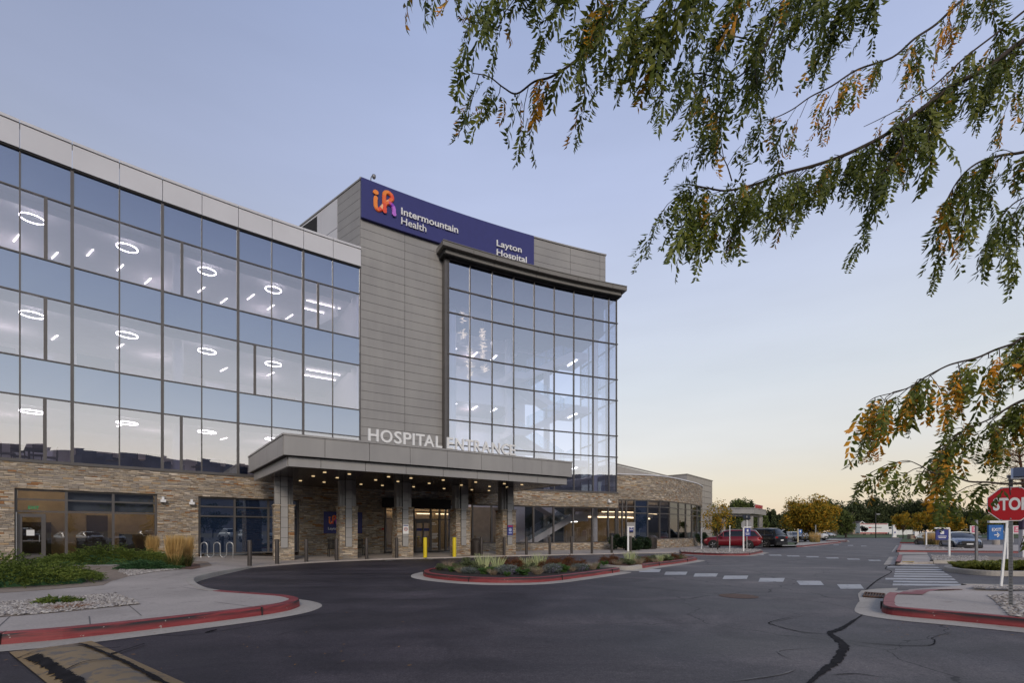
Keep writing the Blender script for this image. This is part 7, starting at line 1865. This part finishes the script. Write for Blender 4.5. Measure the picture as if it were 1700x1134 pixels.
Q = np.concatenate(LV); n = len(Q); nr_ = r.normal(size=(n, 3)); nr_ /= np.linalg.norm(nr_, axis=1)[:, None]; tt = np.cross(nr_, r.normal(size=(n, 3))); tt /= np.linalg.norm(tt, axis=1)[:, None]; bb2 = np.cross(nr_, tt); s = .035
V = np.stack([Q - tt * s, Q - bb2 * s * .4, Q + tt * s, Q + bb2 * s * .4], 1).reshape(-1, 3); o = npmesh('crown', V, np.arange(n * 4).reshape(n, 4), LM['sparse']); o.parent = t
# trees behind the viewer, mirrored in the glazing
for i in range(12):
    a = R_(95 + i * 9); d = 70 + 22 * (i % 3); tree('mirrored_tree', 'dark tree across the lot behind the viewer, %s of the line' % (ORD[i]), 'tree', d * sin(a), d * cos(a), 6.5 + (i * 37 % 5) * .7, 9, 1.2, LM['dark'], 2200, 400 + i, .28, 26, group='trees behind the viewer')

# ================================================================== THE HONEYLOCUST OVERHEAD
TX, TY = 5.9, 1.7
loc = empty('honeylocust_tree', (TX, TY, 0), 'overhanging honeylocust branches with feathery green and orange leaves at upper right', 'tree')
def P3(px, py, Z): return np.array(((px - 850) / FPX * Z, Z, E_EYE + (HOR - py) * Z / FPX))
BR = [  # (points px,py,Z), base radius m, leaf material share orange, frond density per m, droop length
 (((1760, 40, 3.1), (1700, 66, 3.1), (1633, 116, 3.1), (1583, 140, 3.1), (1540, 173, 3.05), (1490, 210, 3.0), (1455, 232, 3.0), (1400, 258, 2.95), (1350, 275, 2.9), (1300, 288, 2.85), (1265, 302, 2.85), (1210, 316, 2.8), (1175, 312, 2.8), (1145, 306, 2.75)), .017, .06, 105, 1.1),
 (((1490, 210, 3.0), (1500, 240, 2.9), (1480, 270, 2.85), (1450, 300, 2.8)), .006, .05, 60, 1.0),
 (((1540, 173, 3.05), (1545, 200, 3.0), (1540, 225, 2.95)), .004, .1, 60, .8),
 (((1265, 302, 2.85), (1225, 335, 2.8), (1180, 355, 2.75), (1150, 370, 2.7)), .005, .14, 80, .9),
 (((1215, 300, 2.8), (1205, 270, 2.8), (1190, 252, 2.8), (1165, 250, 2.8)), .004, .03, 55, .9),
 (((1660, -40, 3.6), (1597, 0, 3.5), (1555, 39, 3.5), (1518, 64, 3.4), (1481, 95, 3.4), (1424, 115, 3.35), (1380, 143, 3.3), (1346, 160, 3.3), (1316, 181, 3.3), (1287, 195, 3.25), (1262, 201, 3.2)), .010, .62, 34, .85),
 (((1740, -10, 3.4), (1700, 18, 3.4), (1658, 52, 3.4), (1607, 91, 3.35), (1577, 118, 3.3), (1545, 146, 3.3), (1513, 163, 3.3), (1493, 180, 3.25), (1461, 197, 3.2), (1434, 210, 3.2)), .008, .80, 20, .5),
 (((1060, -30, 2.5), (1039, 0, 2.5), (1021, 31, 2.5), (989, 61, 2.5), (969, 85, 2.5), (952, 103, 2.5), (915, 127, 2.5), (887, 135, 2.5), (858, 155, 2.5), (836, 145, 2.5), (812, 127, 2.5), (785, 121, 2.5)), .010, .16, 52, .95),
 (((1180, -60, 2.2), (1120, -20, 2.2), (1070, -5, 2.2), (1010, -25, 2.2), (940, -40, 2.2), (890, -60, 2.2)), .008, .05, 120, 1.25),
 (((1200, -40, 2.3), (1150, 0, 2.3), (1110, 20, 2.3), (1070, 30, 2.3)), .008, .05, 100, 1.15),
 (((1400, -40, 2.9), (1310, 0, 2.9), (1277, 64, 2.9), (1257, 96, 2.9), (1240, 116, 2.85), (1210, 133, 2.8), (1161, 121, 2.8), (1131, 128, 2.75)), .009, .10, 58, 1.1),
 (((1257, 70, 2.9), (1215, 60, 2.85), (1190, 80, 2.8), (1170, 130, 2.8)), .004, .08, 50, .8),
 (((1500, -60, 2.6), (1420, -30, 2.6), (1350, -20, 2.6), (1290, -15, 2.6), (1230, -20, 2.6)), .010, .03, 118, 1.2),
 (((880, -70, 2.4), (850, -40, 2.4), (790, -40, 2.4), (740, -40, 2.4), (690, -45, 2.4)), .006, .18, 52, 1.1),
 (((1780, 230, 2.9), (1700, 252, 2.9), (1660, 258, 2.9), (1620, 272, 2.85), (1590, 300, 2.8), (1565, 345, 2.8)), .010, .12, 75, 1.0),
 (((1780, 300, 2.8), (1720, 320, 2.8), (1680, 340, 2.8), (1650, 380, 2.75)), .007, .05, 66, 1.0),
 (((1760, 540, 2.8), (1700, 560, 2.8), (1681, 571, 2.8), (1652, 581, 2.8), (1622, 594, 2.8), (1590, 602, 2.75), (1569, 609, 2.75), (1535, 627, 2.7), (1514, 641, 2.7), (1489, 651, 2.7), (1453, 660, 2.65), (1438, 672, 2.65)), .008, .30, 88, .85),
 (((1760, 650, 2.9), (1700, 664, 2.9), (1664, 683, 2.9), (1643, 696, 2.9), (1611, 710, 2.85), (1584, 727, 2.85), (1567, 748, 2.8)), .008, .5, 105, .85),
 (((1780, 790, 2.6), (1700, 802, 2.6), (1667, 803.5, 2.6), (1639, 801, 2.6), (1610, 800, 2.6), (1589, 793, 2.6), (1568, 788, 2.6), (1548, 785, 2.6), (1527, 773, 2.6), (1506, 765, 2.6), (1484, 769, 2.6)), .007, .12, 66, .75),
 (((1800, 730, 2.3), (1775, 770, 2.3), (1750, 800, 2.3), (1738, 850, 2.3)), .006, .05, 80, 1.0),
 (((1700, 118, 3.6), (1690, 150, 3.6), (1672, 165, 3.6)), .003, .5, 22, .6),
 (((1640, -60, 3.4), (1630, -20, 3.4), (1650, 0, 3.4)), .004, .1, 26, .8),
]
# template frond: rachis along +x with paired leaflets
def frond_template(seed):
    r = np.random.default_rng(seed); V = []; F = []; n = 11
    V += [(0, -.0008, 0), (0, .0008, 0), (1, .0004, 0), (1, -.0004, 0)]; F.append((0, 1, 2, 3))
    for i in range(n):
        t = .16 + .84 * i / (n - 1)
        for s_ in (1, -1):
            L = .205 * (1 - .35 * abs(t - .5)) * (.85 + .3 * r.random()); w = L * .185; a = R_(52 + 14 * r.normal()) * s_; d = np.array((cos(a), sin(a), -.25 + .35 * r.normal())); p = np.array((t, 0, 0)); q = np.array((-sin(a), cos(a), .5 * r.normal())) * w
            b = len(V); V += [tuple(p), tuple(p + d * L * .45 + q + (0, 0, .01)), tuple(p + d * L + (0, 0, -.02)), tuple(p + d * L * .45 - q + (0, 0, .01))]; F.append((b, b + 1, b + 2, b + 3))
    return np.array(V), np.array(F)
TP = [frond_template(900 + i) for i in range(5)]
r = np.random.default_rng(5); LVg = {'locust': [], 'locust_o': []}; twg = MB(); limb = MB()
for bi, (pts, rad, osh, dens, dl_) in enumerate(BR):
    P = [P3(*p) for p in pts]; P = smooth_poly([tuple(p) for p in P], 5); P = [np.array(p) for p in P]; n = len(P)
    limb.tube([tuple(p - np.array((TX, TY, 0))) for p in P], [rad * (1 - .8 * i / n) for i in range(n)], 7)
    seg = [np.linalg.norm(P[i + 1] - P[i]) for i in range(n - 1)]; Ltot = sum(seg); cum = np.concatenate([[0], np.cumsum(seg)])
    def frond(base, d0, td, L):
        V0, F0 = TP[r.integers(5)]
        dn_ = np.array((0, 0, -1.0)) + .22 * r.normal(size=3) + td * .42
        X = V0[:, 0]; a1 = L * (X[:, None] * dn_ * .95 + (X - X ** 2 / 1.25)[:, None] * d0 * .75)
        sd = np.cross(dn_, r.normal(size=3)); sd /= np.linalg.norm(sd); nu = np.cross(sd, dn_); nu /= np.linalg.norm(nu)
        Vw = base + a1 + L * (V0[:, 1:2] * sd + V0[:, 2:3] * nu)
        tip = Vw[2]; tx_ = 850 + FPX * tip[0] / tip[1]; ty_ = HOR - (tip[2] - E_EYE) * FPX / tip[1]
        if (1625 < tx_ < 1706 and ty_ > 800 and r.random() < .95) or (ty_ > 900 and tx_ < 1706): return
        LVg['locust_o' if r.random() < (osh * (1.7 if orange_twig else .45)) else 'locust'].append((Vw, F0))
    nt = max(3, int(Ltot * dens * .155))
    orange_twig = False
    for k in range(int(Ltot * dens * .22)):
        s_ = Ltot * r.random(); i = max(0, min(n - 2, int(np.searchsorted(cum, s_) - 1))); p = P[i] + (P[i + 1] - P[i]) * ((s_ - cum[i]) / (seg[i] + 1e-9)); td = (P[i + 1] - P[i]) / (seg[i] + 1e-9); d0 = td * .6 + .6 * r.normal(size=3); d0[2] = abs(d0[2]) + .2; frond(p, d0 / np.linalg.norm(d0), td, .22 * (.6 + .5 * r.random()))
    for k in range(nt):
        s_ = Ltot * (k + r.random()) / nt; i = max(0, min(n - 2, int(np.searchsorted(cum, s_) - 1))); p = P[i] + (P[i + 1] - P[i]) * ((s_ - cum[i]) / (seg[i] + 1e-9)); td = (P[i + 1] - P[i]) / (seg[i] + 1e-9)
        orange_twig = r.random() < .5
        rnd = r.normal(size=3); rnd -= td * (rnd @ td); rnd[2] = .35 * rnd[2] + .1; d = td * .75 + rnd * .6; d /= np.linalg.norm(d)
        Lt = (.08 + .27 * r.random() ** 1.4) * dl_; m = max(2, int(Lt / .040)); q = p.copy(); tp = [q.copy()]
        for j in range(m):
            d = d + np.array((0, 0, -.16 - .10 * r.random())) + .10 * r.normal(size=3); d /= np.linalg.norm(d); q = q + d * Lt / m; tp.append(q.copy())
            sdv = np.cross(d, (0, 0, 1)) * (1 if j % 2 else -1); d0 = sdv * .5 + d * .6 + .25 * r.normal(size=3); d0 /= np.linalg.norm(d0)
            frond(q, d0, td, .22 * (.62 + .5 * r.random()) * (1 - .25 * j / m))
        frond(q, d, td, .15)
        twg.tube([tuple(t_ - (TX, TY, 0)) for t_ in tp[::2] + [tp[-1]]], [.0022] * (len(tp[::2])) + [.001], 4, cap=False)
for key, nm in (('locust', 'foliage'), ('locust_o', 'autumn_foliage')):
    off = 0; Vs, Fs = [], []
    for V0, F0 in LVg[key]: Vs.append(V0 - np.array((TX, TY, 0))); Fs.append(F0 + off); off += len(V0)
    o = npmesh(nm, np.concatenate(Vs), np.concatenate(Fs), LM[key]); o.parent = loc
tag(twg.build('twig', M['bark'], loc), kind='stuff'); limb.build('branch', M['bark'], loc, True)
# trunk with limbs that carry every branch, right of the frame
mb = MB(); mb.tube([(0, 0, -.1), (.02, 0, 1.0), (-.03, .02, 2.2), (0, .05, 3.6), (.1, .1, 5.4)], [.17, .14, .12, .10, .05], 12); mb.build('trunk', M['bark'], loc, True)
mb = MB()
for bi, (pts, rad, osh, dens, dl_) in enumerate(BR):
    p = P3(*pts[0]) - np.array((TX, TY, 0))
    if bi in (1, 2, 3, 4, 11, 20, 21): continue
    z0 = min(max(p[2] * .72, 1.2), 5.0); mb.tube([(0, .02, z0), tuple(p * .5 + np.array((0, 0, z0 * .5 + .12))), tuple(p)], [rad * 2.2, rad * 1.5, rad], 7, cap=False)
for a, b in ((20, 0), (21, 5)):
    p = P3(*BR[a][0][0]); q = P3(*BR[b][0][0]); mb.tube([tuple(q - (TX, TY, 0)), tuple(p - (TX, TY, 0))], .004, 5, cap=False)
mb.build('limb', M['bark'], loc, True)

# ---- every object: drop helper names
for o in list(bpy.data.objects):
    if o.name == 'tmp' or o.name.startswith('tmp.'): bpy.data.objects.remove(o)
